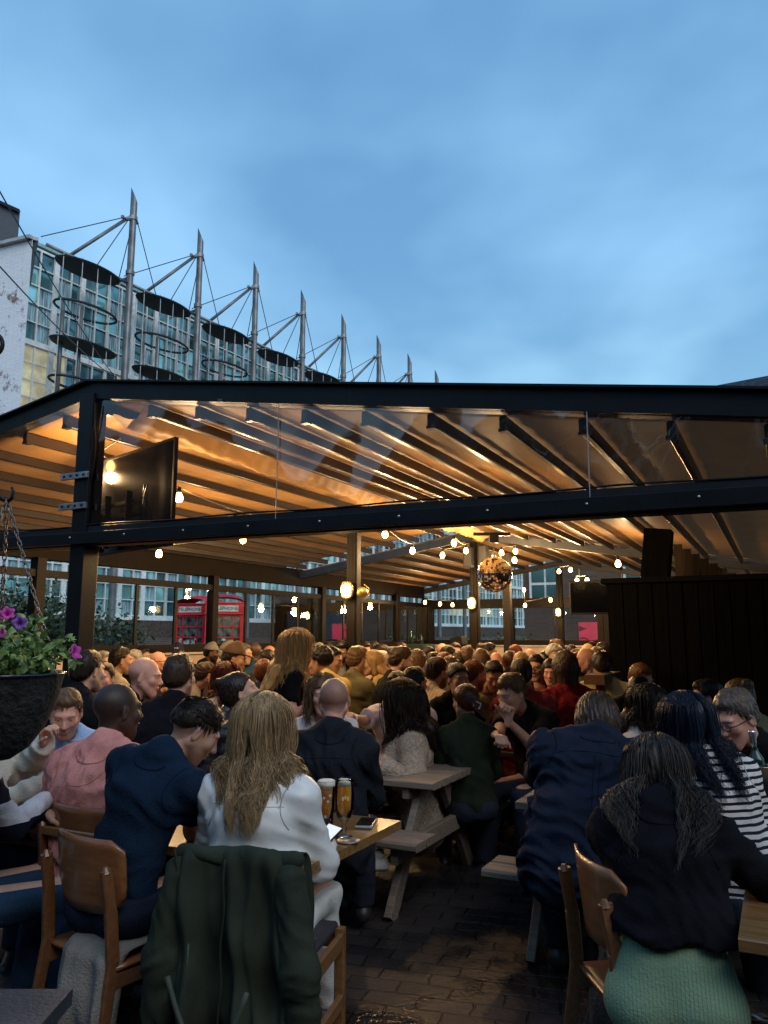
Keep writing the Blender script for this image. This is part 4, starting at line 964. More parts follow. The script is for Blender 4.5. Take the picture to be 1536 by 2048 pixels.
CLOTHM = {}
def clothmat(kind, col, pat=None):
    key = 'cloth %s %s %s' % (kind, '_'.join('%.2f' % c for c in col), pat and pat[0])
    if kind == 'fleece': return mat(key, col, rough=.95, var=.16, vscale=60, bump=1.0, bscale=90, spec=.1)
    if kind == 'satin': return mat(key, col, rough=.42, var=.05, bump=.10, bscale=14, spec=.4)
    if kind == 'leather': return mat(key, col, rough=.32, var=.3, bump=.35, bscale=60)
    if kind == 'knit': return mat(key, col, rough=.95, var=.2, vscale=9, bump=.3, bscale=160, spec=.1)
    return mat(key, col, rough=.88, var=.14, vscale=5, bump=.28, bscale=120, stripes=pat[1] if pat else None, spec=.12)

PGRP = 'people drinking in the beer garden'
def person(px, py, Y, az, label, skin='fair', hair='brown', style='short', fem=0, top=('tee', (.02, .02, .025)), yaw=0., pitch=0., roll=0., lean=8., side=0., hy=0., sleeve=None,
           lw=None, rw=None, lp=None, rp=None, lh=None, rh=None, legs='sit', trous=(.02, .025, .04), trk='cloth', beard=0., hat=None, glasses=False, sc=1., wide=1., hlen=.38, pat=None,
           det=None, neckl=0., hcol2=None, fold=1., extra=None, flow=(0, 0, 0), skirt=False, shoes=True, seed=None, thick=None, collar=None, hood=False, curl=.6, hair_n=None, lips=1., hem=None, hips=1., ribs=False):
    """px,py: head centre in the photograph; Y: its distance; az: where the body faces (0 = away from the camera, 90 = right)."""
    seed = seed if seed is not None else int(px * 7 + py * 3) % 97
    rs = np.random.RandomState(seed)
    det = det or (0 if Y < 4.3 else 1 if Y < 7.0 else 2 if Y < 9.6 else 3)
    hh = (.0048, .0068, .0095, .0125)[det]; hb = (.011, .015, .022, .030)[det]
    sc = sc * (.94 if fem else 1.)
    ttype, tcol = top; sleeve = sleeve or ('short' if ttype == 'tee' else 'long')
    # --- spine in local frame (x right, y forward, z up), hip centre at the origin
    dirv = lambda a: np.array([math.sin(R(side)), math.sin(R(a)) * math.cos(R(side)), math.cos(R(a)) * math.cos(R(side))])
    hip = np.zeros(3); waist = hip + .20 * dirv(lean * .5); chest = waist + .20 * dirv(lean); nb = chest + .135 * dirv(lean * 1.25); na = lean * 1.25 + 6 + neckl + max(0, pitch) * .35
    hc = nb + .185 * dirv(na) + np.array([0, .012, 0])
    up = dirv(lean * 1.1); lat = nrm(np.cross(np.array([0, 1, 0]) * 1.0, up)); lat = nrm(np.array([math.cos(R(side)), 0, -math.sin(R(side))])); fw = np.cross(up, lat)
    # head orientation
    HM = rot('Z', -yaw) @ rot('X', -pitch) @ rot('Y', roll)
    sw = (.175 - .02 * fem) * wide; SR = .054 - .008 * fem
    sh = {s: nb - up * .062 + lat * s * sw + fw * .005 for s in (-1, 1)}
    U, Fo = .285, .255
    dw = {-1: (-.13, .40, .26), 1: (.13, .40, .26)}
    P3 = atY(px, py, Y); Rw = rot('Z', -az); origin = np.array(P3) - Rw @ (hc * sc)
    tol = lambda t: (Rw.T @ (np.array(atY(*t[1:])) - origin)) / sc if isinstance(t[0], str) else np.array(t)
    wr = {-1: tol(lw) if lw is not None else np.array(dw[-1]), 1: tol(rw) if rw is not None else np.array(dw[1])}
    pole = {-1: np.array(lp or (-.32, -.1, -1.)), 1: np.array(rp or (.32, -.1, -1.))}
    el = {}; 
    for s in (-1, 1): el[s], wr[s] = two_bone(sh[s], wr[s], U, Fo, pole[s])
    hd = {-1: np.array(lh) if lh is not None else None, 1: np.array(rh) if rh is not None else None}
    # legs
    if legs == 'stand':
        kn = {s: np.array([s * .095, .03, -.44]) for s in (-1, 1)}; an = {s: np.array([s * .10, -.02, -.84]) for s in (-1, 1)}
    else:
        kn = {s: np.array([s * .13, .42, .015]) for s in (-1, 1)}; an = {s: np.array([s * .13, .42 + .05 * s, -.42]) for s in (-1, 1)}
    # world transform
    az_ = R(az)
    P = empty('person', tuple(origin), -az_, label, 'person', None if det == 0 else PGRP)
    P.scale = (sc, sc, sc)
    # --- skin: head in its own fine grid, trunk and limbs in a second, hands in a third
    HF = head_field(hh, fem, 1.0 if not fem else .9)
    V, F = HF.mesh(); colr = head_colors(V, skin, hair, ('buzz' if style == 'fade' else style), beard, fem, lips)
    lowm = V[:, 2] < -.12    # bend the neck towards the neck base
    Vh = V @ HM.T + hc
    t_ = np.clip((-.06 - V[:, 2]) / .13, 0, 1)[:, None]; straight = V.copy(); axis = (nb - hc); ax_n = nrm(axis)
    # straight version: neck runs from head centre to neck base irrespective of head turn
    ZL = -ax_n; Xn = nrm(np.cross(np.array([0, 1, 0]), ZL)); Yn = np.cross(ZL, Xn); NB = M3(Xn, Yn, ZL)
    Vs = (V - np.array([0, -.045, 0]) * 1.) @ NB.T + hc + np.array([0, -.012, 0])
    t_ = t_ * t_ * (3 - 2 * t_); Vh = Vh * (1 - t_) + Vs * t_
    VV = [Vh]; FF = [F]; CC = [colr]; nV = len(Vh)
    tr = []   # trunk prims
    wk = 1.42 * wide - .10 * fem
    tr.append(('c', hip + [0, 0, .02], waist, .112 + .006 * fem, .094, wk + .04, lat)); tr.append(('c', waist, chest, .094, .112 - .008 * fem, wk, lat)); tr.append(('c', chest, nb - up * .045, .110 - .008 * fem, .070, wk + .08, lat))
    for s in (-1, 1):
        tr.append(('c', nb + up * .035 - fw * .005, sh[s] + up * .012, .044, .042)); tr.append(('c', sh[s] - lat * s * .05, sh[s], SR + .006, SR + .004))
    if fem:
        for s in (-1, 1): tr.append(('e', chest + fw * .095 + lat * s * .065 + up * .0, (.06, .05, .06), None))
    arms = {s: [('c', sh[s], el[s], SR - .006, .038 - .004 * fem), ('c', el[s], wr[s], .037 - .004 * fem, .023)] for s in (-1, 1)}
    lg = {s: [('c', np.array([s * .085, .02, -.01]), kn[s], .088, .060), ('c', kn[s], an[s], .056, .036)] for s in (-1, 1)}
    foot = {s: [('c', an[s] + [0, -.03, -.055], an[s] + [0, .16, -.065], .040, .030), ('c', an[s], an[s] + [0, -.02, -.05], .037, .036)] for s in (-1, 1)}
    bare = [q for s in (-1, 1) for q in arms[s]]
    allp = tr + bare + [q for s in (-1, 1) for q in lg[s]]
    lo = np.min([bounds(q)[0] for q in allp], 0) - .04; hi = np.max([bounds(q)[1] for q in allp], 0) + .04
    def addskin(B, col=None):
        nonlocal nV
        v, f = B.mesh()
        if not len(v): return
        VV.append(v); FF.append(f + nV); nV += len(v); CC.append(np.tile(np.array(SK[skin]) if col is None else col, (len(v), 1)))
    B = Field(lo, hi, hb)
    for q in tr: B.apply(q, k=.035, extra=-.012)
    for q in bare: B.apply(q, k=.03)
    for s in (-1, 1):
        for q in lg[s]: B.apply(q, k=.04, extra=-.012)
    B.apply(('c', nb - up * .02, nb + up * .05, .052, .046), k=.03)
    addskin(B)
    for s in (-1, 1):
        if det >= 3 : 
            d_ = hd[s] if hd[s] is not None else wr[s] - el[s]; w = wr[s]; B = Field(w - .15, w + .15, .012); B.apply(('c', w, w + nrm(d_) * .10, .030, .024), k=.01); addskin(B); continue
        d_ = hd[s] if hd[s] is not None else nrm(wr[s] - el[s]) + np.array([-s * .25, .1, -.1]); upv = np.array([0, -.15, 1.]) if abs(nrm(d_)[2]) < .8 else np.array([0, -1., 0])
        hp = hand_prims(wr[s], d_, upv, s, curl); w = wr[s] + nrm(d_) * .08
        B = Field(w - .13, w + .13, max(.0042, hh * .8))
        for q in hp: B.apply(q, k=.006)
        addskin(B)
    npmesh('body', np.concatenate(VV), np.concatenate(FF), M_skin, P, np.concatenate(CC))
    # --- clothing
    th = thick if thick is not None else {'tee': .010, 'shirt': .014, 'sweater': .020, 'jacket': .028, 'hoodie': .026, 'fleece': .034, 'suit': .024, 'blouse': .020, 'leather': .022, 'knit': .020}[ttype]
    Cf = Field(lo, hi, hb)
    for q in tr: Cf.apply(q, k=.045, extra=th)
    if ttype in ('blouse', 'shirt', 'jacket', 'fleece', 'hoodie'): Cf.apply(('c', hip + [0, 0, -.035], waist, .124, .10, wk + .10, lat), k=.05, extra=th + .010); Cf.apply(('e', (0, -.05, -.02), (.185, .11, .085), None), k=.04, extra=th)
    if hem is not None: Cf.apply(('c', hip + [0, -.01, .05], waist, .150, .115, wk + .05, lat), k=.03, extra=th)
    for s in (-1, 1):
        if sleeve == 'long':
            Cf.apply(('c', sh[s], el[s], SR, .044), k=.035, extra=th); Cf.apply(('cc', el[s], wr[s] - nrm(wr[s] - el[s]) * .005, .046, .030), k=.03, extra=th)
        elif sleeve == 'short':
            m = sh[s] * .38 + el[s] * .62; Cf.apply(('cc', sh[s], m, SR, .052), k=.03, extra=th)
        elif sleeve == 'cap': m = sh[s] * .75 + el[s] * .25; Cf.apply(('cc', sh[s], m, SR, .052), k=.03, extra=th)
    X, Y_, Z = np.meshgrid(*Cf.ax, indexing='ij', sparse=True)
    near = np.abs(Cf.D) < .06
    dd = folds(X, Y_, Z, seed, 1. if ttype in ('jacket', 'fleece', 'hoodie') else 1.25)
    amp = {'tee': .0065, 'shirt': .010, 'sweater': .009, 'jacket': .012, 'hoodie': .012, 'fleece': .008, 'suit': .008, 'blouse': .011, 'leather': .012, 'knit': .008}[ttype] * fold
    Cf.D = (Cf.D - amp * dd * (1 + .6 * np.clip((.25 - Z) * 3, 0, 1))).astype(f32)
    if ttype in ('jacket', 'suit', 'fleece', 'shirt', 'leather') or collar:
        ct = nb + up * .045; r_ = .066 if ttype != 'fleece' else .078
        for k in range(10):
            a0, a1 = 2 * math.pi * k / 10, 2 * math.pi * (k + 1) / 10; e_ = lambda a: nb + up * (.028 + (.012 if ttype != 'fleece' else .02)) + lat * math.cos(a) * r_ + fw * (math.sin(a) * r_ - .004) - up * (.03 * (math.sin(a) > .1))
            Cf.apply(('c', e_(a0), e_(a1), .016, .016), k=.012)
    if hood or ttype == 'hoodie':
        Cf.apply(('e', nb - fw * .075 - up * .015, (.105, .05, .07), None), k=.03); Cf.apply(('e', nb - fw * .065 + up * .03, (.075, .04, .03), None), k=.03)
    # neck opening
    Cf.apply(('c', nb + up * .028 + fw * .03, hc + fw * .03, .046 if not fem else .054, .050), 's', k=.008)
    if hem is not None: Cf.D = np.maximum(Cf.D, (hem + .012 * np.sin(X * 30) - Z)).astype(f32)
    v, f = Cf.mesh(); tname = {'tee': 't_shirt', 'blouse': 'blouse', 'suit': 'suit_jacket', 'leather': 'leather_jacket', 'knit': 'sweater'}.get(ttype, ttype)
    mk = {'fleece': 'fleece', 'blouse': 'satin', 'leather': 'leather', 'sweater': 'knit', 'knit': 'knit'}.get(ttype, 'cloth')
    sh_o = npmesh(tname, v, f, clothmat(mk, tcol, pat), P)
    if det == 0: seams(P, v, f, nb, lat, up, fw, sw, tcol, ttype)
    # trousers / skirt + shoes
    Tf = Field(np.minimum(lo, -.2 * np.ones(3)), hi, hb * 1.2)
    Tf = Field([lo[0], min(lo[1], -.2), lo[2]], [hi[0], hi[1], .22], hb * 1.15)
    Tf.apply(('c', hip + [0, 0, .0], hip + [0, .0, .06], .118, .110, wk + .05, np.array([1., 0, 0])), k=.03, extra=.006)
    for s in (-1, 1):
        e_ = .018 if trk != 'skirt' else .03
        Tf.apply(lg[s][0], k=.05, extra=e_); Tf.apply(('cc', kn[s], an[s], .062, .046), k=.04, extra=e_)
        Tf.apply(('e', (s * .075 * hips, -.045, -.015), (.10 * hips, .09 * hips, .085 * hips), None), k=.04)
        if hips > 1: Tf.apply(('c', (s * .05, 0, 0), (s * .05, .01, .09), .13, .125), k=.04)
    X, Y_, Z = np.meshgrid(*Tf.ax, indexing='ij', sparse=True); Tf.D = (Tf.D - (.006 if hem is None else .003) * folds(X, Y_, Z, seed + 3, 1.1 if hem is None else .7)).astype(f32); Tf.D = np.maximum(Tf.D, (Z - (.05 if hem is None else hem + .05))).astype(f32)
    v, f = Tf.mesh(); npmesh('trousers', v, f, clothmat('cloth', trous, ('ribs', (0, 85, .22, tuple(c * .7 for c in trous))) if ribs else None), P)
    if det < 3:
        Sf = Field(np.min([bounds(q)[0] for s in (-1, 1) for q in foot[s]], 0) - .02, np.max([bounds(q)[1] for s in (-1, 1) for q in foot[s]], 0) + .02, .012)
        for s in (-1, 1):
            Sf.D[:] = .25
            for q in foot[s]: Sf.apply(q, k=.02, extra=.006)
            v, f = Sf.mesh(); v[:, 2] = np.maximum(v[:, 2], an[1][2] - .10); npmesh('shoe', v, f, mat('dark shoe leather', (.02, .02, .02), rough=.5), P)
    # --- hair
    hc1 = np.array(HC[hair]); hc2_ = np.array(HC[hcol2]) if hcol2 else hc1 * 1.45 + .003
    if style not in ('bald', 'buzz', 'none'):
        hairs(P, style, hc, HM, nb, chest, waist, up, fw, lat, det, hh, hc1, hc2_, hlen, rs, fem, tr, th, flow, hair_n, hat is not None, sh)
    if hat: hatpart(P, hat, hc, HM)
    if glasses: glassespart(P, hc, HM, det)
    if extra: extra(P, dict(hc=hc, HM=HM, nb=nb, chest=chest, waist=waist, up=up, fw=fw, lat=lat, sh=sh, el=el, wr=wr, sc=sc))
    return P

from mathutils.bvhtree import BVHTree
def seams(P, v, f, nb, lat, up, fw, sw, col, ttype):
    """stitched seams laid on the back of a garment: collar, armholes, yoke"""
    bvh = BVHTree.FromPolygons([Vector(tuple(q)) for q in v], [tuple(int(i) for i in q) for q in f])
    def line(pts, r=.0022):
        out_ = []
        for a, b in pts:
            o = Vector(tuple(nb + lat * a + up * b - fw * .6)); h = bvh.ray_cast(o, Vector(tuple(fw)), 1.)
            if h[0] is not None and (not out_ or (h[0] - out_[-1]).length < .08): out_.append(h[0] - Vector(tuple(fw)) * r * .1)
        if len(out_) > 3: mb.tube(out_, r, n=5)
    mb = MB(); L = np.linspace
    line([(.075 * math.cos(a), -.012 - .030 * math.sin(a)) for a in L(-.1, math.pi + .1, 22)], .0034)
    for s in (-1, 1):
        line([(s * (sw - .012 - .030 * math.sin(math.pi * u)), .005 - .17 * u) for u in L(0, 1, 16)], .0026)
    if ttype in ('shirt', 'jacket', 'leather', 'suit'):
        line([(x, -.115 + .006 * math.cos(x * 12)) for x in L(-sw + .04, sw - .04, 26)]); line([(.012, z) for z in L(-.12, -.42, 24)], .0018); line([(-.012, z) for z in L(-.12, -.42, 24)], .0018)
    if ttype == 'sweater': line([(.11 * math.cos(a), -.03 - .10 * math.sin(a)) for a in L(0.05, math.pi - .05, 26)], .0018)
    if ttype == 'blouse': line([(x, -.085) for x in L(-sw + .03, sw - .03, 26)], .0018)
    if mb.v: mb.build('stitching', mat('stitching %.2f %.2f %.2f' % tuple(col), tuple(c * .62 for c in col), rough=.9, spec=.1), P, smooth=True)
def hairs(P, style, hc, HM, nb, chest, waist, up, fw, lat, det, hh, c1, c2, L_, rs, fem, tr, th, flow, hair_n, hatted, sh):
    seedh = rs.uniform(0, 6)
    if True:
        t = {'short': .011, 'curly': .024, 'long': .016, 'bob': .020, 'bun': .011, 'pony': .011, 'crop': .006, 'quiff': .012, 'fade': .009}[style]
        F = Field((-.14, -.17, -.24 if style == 'bob' else -.13), (.14, .13, .16), hh * (1.15 if det < 2 else 1.)); 
        ts_ = .55 if style in ('short', 'quiff', 'fade', 'crop') else 1.; F.apply(('e', (0, -.020, .034), (.078 + t * ts_, .098 + t * (ts_ + .2), .086 + t * 1.15), None), k=.01)
        if style in ('short', 'quiff', 'crop', 'fade'):
            F.apply(('e', (0, .022, .090 if style != 'crop' else .075), (.056, .052, .030), None), k=.02)
            F.apply(('c', (0, -.06, -.02), (0, -.05, -.07), .052 + t, .045), k=.03)
        if style in ('long', 'bob', 'bun', 'pony'): F.apply(('c', (0, -.05, -.02), (0, -.045, -.08), .066 + t * .6, .052), k=.03)
        if style in ('long', 'bob'):
            for s in (-1, 1): F.apply(('c', (s * .072, -.012, .03), (s * .078, -.015, -.10 if style == 'long' else -.15), .022, .026), k=.03)
            if style == 'bob': F.apply(('c', (0, -.06, -.02), (0, -.065, -.14), .085, .075), k=.04)
        if style == 'bun': F.apply(('e', (0, -.105, .085), (.042, .036, .036), None), k=.012)
        if style == 'pony': F.apply(('c', (0, -.115, .02), (0, -.15, -.10), .026, .018), k=.015); F.apply(('c', (0, -.15, -.10), (0, -.13, -.21), .020, .008), k=.015)
        X, Y_, Z = np.meshgrid(*F.ax, indexing='ij', sparse=True)
        # cut the face and ears free
        zl = np.interp(F.ax[1], [-.13, -.09, -.055, -.03, -.012, .012, .03, .055, .085, .12], [-.02, -.018, -.008, .004, .030, .034, .046, .064, .072, .08] if style == 'fade' else [-.070, -.066, -.055, -.03, .012, .006, .036, .062, .072, .08] if style not in ('long', 'bob') else [-.4, -.4, -.4, -.4, -.4, -.3, -.12, .044, .060, .066])[None, :, None]
        if style in ('long', 'bob'):
            cut = np.maximum(zl - Z, -(np.abs(X) - .060) + .03 * (Y_ < .01)) if False else (zl - Z)
            cut = np.where((Y_ > .01) & (np.abs(X) > .066 - .3 * np.maximum(0, Z)), (Y_ - .052) * .8, cut)
        else: cut = zl - Z
        if style == 'curly': F.D = (F.D - .009 * np.sin(95 * X + 3 * np.sin(60 * Z)) * np.sin(90 * Y_ + 2) * np.sin(85 * Z)).astype(f32)
        elif style in ('short', 'quiff', 'fade'):
            F.D = (F.D - (0 if det < 2 else .004) * np.sin(55 * X + 30 * np.sin(9 * Z + seedh)) * np.sin(60 * Y_ + 40 * Z + seedh) - .0028 * np.sin(190 * X + 40 * np.sin(14 * Y_ + 3 * X * 20)) - .003 * np.sin(60 * X + 35 * Y_)).astype(f32)
        else:
            th_ = np.arctan2(X, -Y_ - .02); F.D = (F.D - .0030 * np.sin(38 * th_ + 3 * np.sin(22 * Z)) - .0015 * np.sin(90 * th_)).astype(f32)
        if style not in ('long', 'bob', 'bun', 'pony'): F.D = (F.D + t * 1.05 * np.clip(1 + cut / .026, 0, 1) ** 1.5).astype(f32)
        F.D = np.maximum(F.D, cut.astype(f32))
        v, f = F.mesh(); 
        if hatted: v[:, 2] = np.minimum(v[:, 2], .055)
        rnd = .5 + .5 * np.sin(v[:, 0] * 140 + 3 * np.sin(v[:, 2] * 40)); m = (np.clip(.5 * rnd + .15 * rs.rand(len(v)), 0, 1) * .7)[:, None]
        VV = [v @ HM.T + hc]; FF = [f]; CC = [c1 * (1 - m) + c2 * m]; nV = len(v)
    # long curtain: base volume + strands
    back = -fw
    if style == 'long' and det >= 1:
        e1 = hc + back * .055 - up * .05; e2 = nb + back * (.105 + th * .6) - up * .01; e3 = e2 + (waist - nb) * min(1.1, max(.1, (L_ - .24) / .33)) + back * .035 + np.array(flow) * .25
        F = Field(np.minimum(np.minimum(e1, e2), e3) - .17, np.maximum(np.maximum(e1, e2), e3) + .17, hh * 1.7)
        F.apply(('c', e1, e2, .075, .062, 1.25, lat), k=.03); F.apply(('c', e2, e3, .060, .030, 1.7, lat), k=.04)
        X, Y_, Z = np.meshgrid(*F.ax, indexing='ij', sparse=True); th_ = (X * lat[0] + Y_ * lat[1] + Z * lat[2]); F.D = (F.D - .006 * np.sin(95 * th_ + 2.2 * np.sin(18 * Z)) - .004 * np.sin(210 * th_ + 3 * np.sin(15 * Z))).astype(f32)
        v, f = F.mesh(); m = (np.clip(.35 + .35 * np.sin(130 * (v @ lat) + 2 * np.sin(20 * v[:, 2])), 0, 1))[:, None]; VV.append(v); FF.append(f + nV); nV += len(v); CC.append(c1 * (1 - m) + c2 * m)
    if det <= 1 and not hatted:
        n = hair_n or {0: 1500, 1: 520}[det]
        if style == 'long': strands_long(VV, FF, CC, nV, n, hc, HM, c1, c2, L_, rs, tr, th, fw, up, flow, nb, det)
        else: strands_short(VV, FF, CC, nV, int(n * .8), style, hc, HM, c1, c2, rs)
    F4 = np.concatenate(FF); npmesh('hair', np.concatenate(VV), F4, M_hair, P, np.concatenate(CC))

def ribbon(P_, w, VV, FF, CC, nV, c):
    """P_: (n,k,3) strand points, w: (k,) half width, c: (n,k,3) colours -> three-sided tubes"""
    n, k, _ = P_.shape; T = np.gradient(P_, axis=1); T /= np.linalg.norm(T, axis=2, keepdims=True) + 1e-9
    A = np.cross(T, np.array([.3, .5, .8])); A /= np.linalg.norm(A, axis=2, keepdims=True) + 1e-9; B = np.cross(T, A)
    r = w[None, :, None] if w.ndim == 1 else w[:, :, None]; V = np.stack([P_ + r * (A * math.cos(a) + B * math.sin(a)) for a in (0, 2.094, 4.189)], 2)   # n,k,3,3
    i = np.arange(n)[:, None, None] * k * 3; j = np.arange(k - 1)[None, :, None] * 3; q = np.arange(3)[None, None, :]; q2 = (q + 1) % 3
    F = np.stack([i + j + q, i + j + q2, i + j + 3 + q2, i + j + 3 + q], -1).reshape(-1, 4)
    VV.append(V.reshape(-1, 3)); FF.append(F + nV); CC.append(np.repeat(c[:, :, None, :], 3, 2).reshape(-1, 3))
def strands_short(VV, FF, CC, nV, n, style, hc, HM, c1, c2, rs):
    d = rs.normal(size=(n * 3, 3)); d /= np.linalg.norm(d, axis=1)[:, None]; c = np.array([0, -.02, .034]); rad = np.array([.077, .098, .088]) if style in ('short', 'fade', 'quiff', 'crop') else np.array([.079, .099, .088])
    tt = {'short': .009, 'fade': .009, 'quiff': .011, 'curly': .022, 'bun': .011, 'pony': .011, 'bob': .019, 'crop': .006}[style]
    p = c + d * (rad + tt * .9); p = p[(hairline(p) > .012) & ((style != 'fade') | (p[:, 2] > .04))][:n]; m = len(p); nr = (p - c) / rad ** 2; nr /= np.linalg.norm(nr, axis=1)[:, None]
    if style in ('short', 'quiff', 'crop', 'fade'): fl = np.stack([.35 * p[:, 0] * 10, .9 - (p[:, 2] < .06) * 1.6, -.3 - 1.2 * (p[:, 2] < .06)], 1) if style not in ('quiff', 'fade') else np.stack([.6 + 0 * p[:, 0], .5 + 0 * p[:, 0], .1 - 1.5 * (p[:, 2] < .05)], 1)
    elif style == 'bob': fl = np.stack([p[:, 0] * 6, p[:, 1] * 0 - .2, -1 + 0 * p[:, 0]], 1)
    elif style == 'curly': fl = rs.normal(size=(m, 3))
    else: fl = np.array([0, -.12, .06]) - p
    fl = fl - nr * (fl * nr).sum(1)[:, None]; fl /= np.linalg.norm(fl, axis=1)[:, None] + 1e-6; fl += rs.normal(size=(m, 3)) * .18
    ln = {'short': .026, 'quiff': .038, 'fade': .036, 'crop': .014, 'curly': .03, 'bun': .06, 'pony': .06, 'bob': .07}[style] * rs.uniform(.6, 1.2, (m, 1))
    lift = {'fade': .2, 'short': .15, 'quiff': .35, 'crop': .35, 'curly': .7}.get(style, .03); K = 5; u = np.linspace(0, 1, K)
    P_ = np.stack([p + fl * ln * a + nr * (ln * lift * a - ln * .35 * a * a / max(.03, rad[1]) * ln * 3) - nr * .004 for a in u], 1); P_ = P_ @ HM.T + hc
    mix = rs.rand(m, 1, 1) * np.linspace(.5, 1, K)[None, :, None]; ribbon(P_, np.array([.0022, .0022, .0019, .0014, .0005]), VV, FF, CC, nV, c1 * (1 - mix) + c2 * mix)
def strands_long(VV, FF, CC, nV, n, hc, HM, c1, c2, L_, rs, tr, th, fw, up, flow, nb, det):
    c = np.array([0, -.02, .034]); rad = np.array([.079, .099, .088]) + .012
    # roots along a centre parting and crown; they run over the scalp, then fall
    yr = rs.uniform(-.085, .075, n); xr = np.where(rs.rand(n) < .55, rs.uniform(-.070, .070, n) * (yr < .03), rs.normal(0, .014, n)); xr = np.where(xr == 0, rs.normal(0, .01, n), xr); d = np.stack([xr, yr, np.full(n, .09)], 1); d /= np.linalg.norm(d / rad, axis=1)[:, None]; p = c + d
    side = np.sign(xr) ; K = 30 if det == 0 else 20; ph = rs.uniform(0, 6.28, n); cl = rs.randint(0, 36, n); cph = rs.uniform(0, 6.28, 36)[cl]; camp = rs.uniform(.4, 1.5, 36)[cl]; cfr = rs.uniform(.85, 1.2, 36)[cl]
    pts = []; total = L_ * rs.uniform(.72, 1.08, n) + .08; st = (total / (K - 1))[:, None]
    ang = rs.uniform(-.2, 1., n) * 2.2; vdir = np.stack([np.where(np.abs(xr) > .03, side * .25, side * (1 - .25 * np.abs(ang))), -np.maximum(-.15, ang) * .9 + .12 * (yr > .04), np.full(n, .0)], 1)
    w = p @ HM.T + hc; V0 = vdir @ HM.T; g = np.array([0, 0, -1.]); fl = np.array(flow, float)
    cw = HM @ c + hc; off = rs.uniform(-.004, .014, n)[:, None]; vel = nrm(V0[0]) + 0 * w; vel = V0 / (np.linalg.norm(V0, axis=1)[:, None] + 1e-9)
    for k in range(K):
        pts.append(w.copy()); u = k / (K - 1)
        vel = vel * .72 + (g + fl * u) * (.42 if k > 1 else .15); vel /= np.linalg.norm(vel, axis=1)[:, None] + 1e-9
        w = w + vel * st
        # stay outside the head
        q = (w - hc) @ HM - c; e = np.linalg.norm(q / (rad + off), axis=1)[:, None]; q = np.where(e < 1, q / e, q)
        # keep the face clear: strands near the front slide outward
        fz = (q[:, 1] > .03) & (np.abs(q[:, 0]) < .072) & (q[:, 2] < .03); q[:, 0] = np.where(fz, np.where(side > 0, 1, -1) * .076, q[:, 0])
        w = (q + c) @ HM.T + hc
        lx = (w - nb) @ np.cross(fw, up); below = np.clip((nb[2] + .06 - w[:, 2]) / .1, 0, 1); w = w - (lx * .055 * below)[:, None] * np.cross(fw, up)
        # stay outside the trunk
        dm = np.full(n, 9.); 
        for t in tr: dm = np.minimum(dm, evalp(t, w[:, 0], w[:, 1], w[:, 2]))
        pen = (th + .021 + off[:, 0] * 2.2) - dm; m = pen > 0
        if m.any():
            a = w[m]; e_ = .004; dd = []
            for ax in range(3):
                b = a.copy(); b[:, ax] += e_; x = np.full(len(b), 9.)
                for t in tr: x = np.minimum(x, evalp(t, b[:, 0], b[:, 1], b[:, 2]))
                dd.append((x - dm[m]) / e_)
            gN = np.stack(dd, 1); gN /= np.linalg.norm(gN, axis=1)[:, None] + 1e-6; w[m] = a + gN * np.minimum(pen[m], .05)[:, None]
    P_ = np.stack(pts, 1); u = np.linspace(0, 1, K); X = np.cross(np.array([0, 0, 1.]), fw); 
    wav = np.sin(u[None, :] * 17 * cfr[:, None] * (L_ / .38) + cph[:, None]) * camp[:, None] * (.007 * np.clip(u * 2.2 - .35, 0, 1))[None, :]
    wav2 = np.cos(u[None, :] * 15 * cfr[:, None] + cph[:, None] * 1.7 + .3) * (.006 * np.clip(u * 2.2 - .35, 0, 1))[None, :]
    P_ = P_ + wav[:, :, None] * X + wav2[:, :, None] * (-fw) * 1.0 + (rs.normal(size=(n, 1, 3)) * .0035) * u[None, :, None] ** 1.5
    # clumping: pull towards the clump mean
    latv = ((P_[:, int(K * .6)] - nb) @ X); rk = np.argsort(np.argsort(latv)) * 20 // n + 20 * rs.randint(0, 2, n)
    mu_all = P_.copy()
    for k in range(40):
        m = rk == k
        if m.sum() > 3:
            mu = np.median(P_[m], axis=0)[None]; a_ = (.30 * np.clip(u * 1.5 - .25, 0, 1))[None, :, None]; ph_ = rs.uniform(0, 6.28); am = rs.uniform(.5, 1.5)
            P_[m] = P_[m] * (1 - a_) + mu * a_ + (np.sin(u * 19 * (L_ / .38) * rs.uniform(.8, 1.2) + ph_) * am * .013 * np.clip(u * 2 - .4, 0, 1))[None, :, None] * X
    mix = np.clip(rs.rand(n, 1, 1) ** 1.2 * .85 + (rs.rand(36)[cl] < .3)[:, None, None] * .25, 0, 1) * np.linspace(.75, 1., K)[None, :, None]
    wd = np.interp(u, [0, .1, .8, 1], [.0008, .0014, .0012, .0004]) * (1. if det == 0 else 1.9); ribbon(P_, wd, VV, FF, CC, nV, c1 * (1 - mix) + c2 * mix)

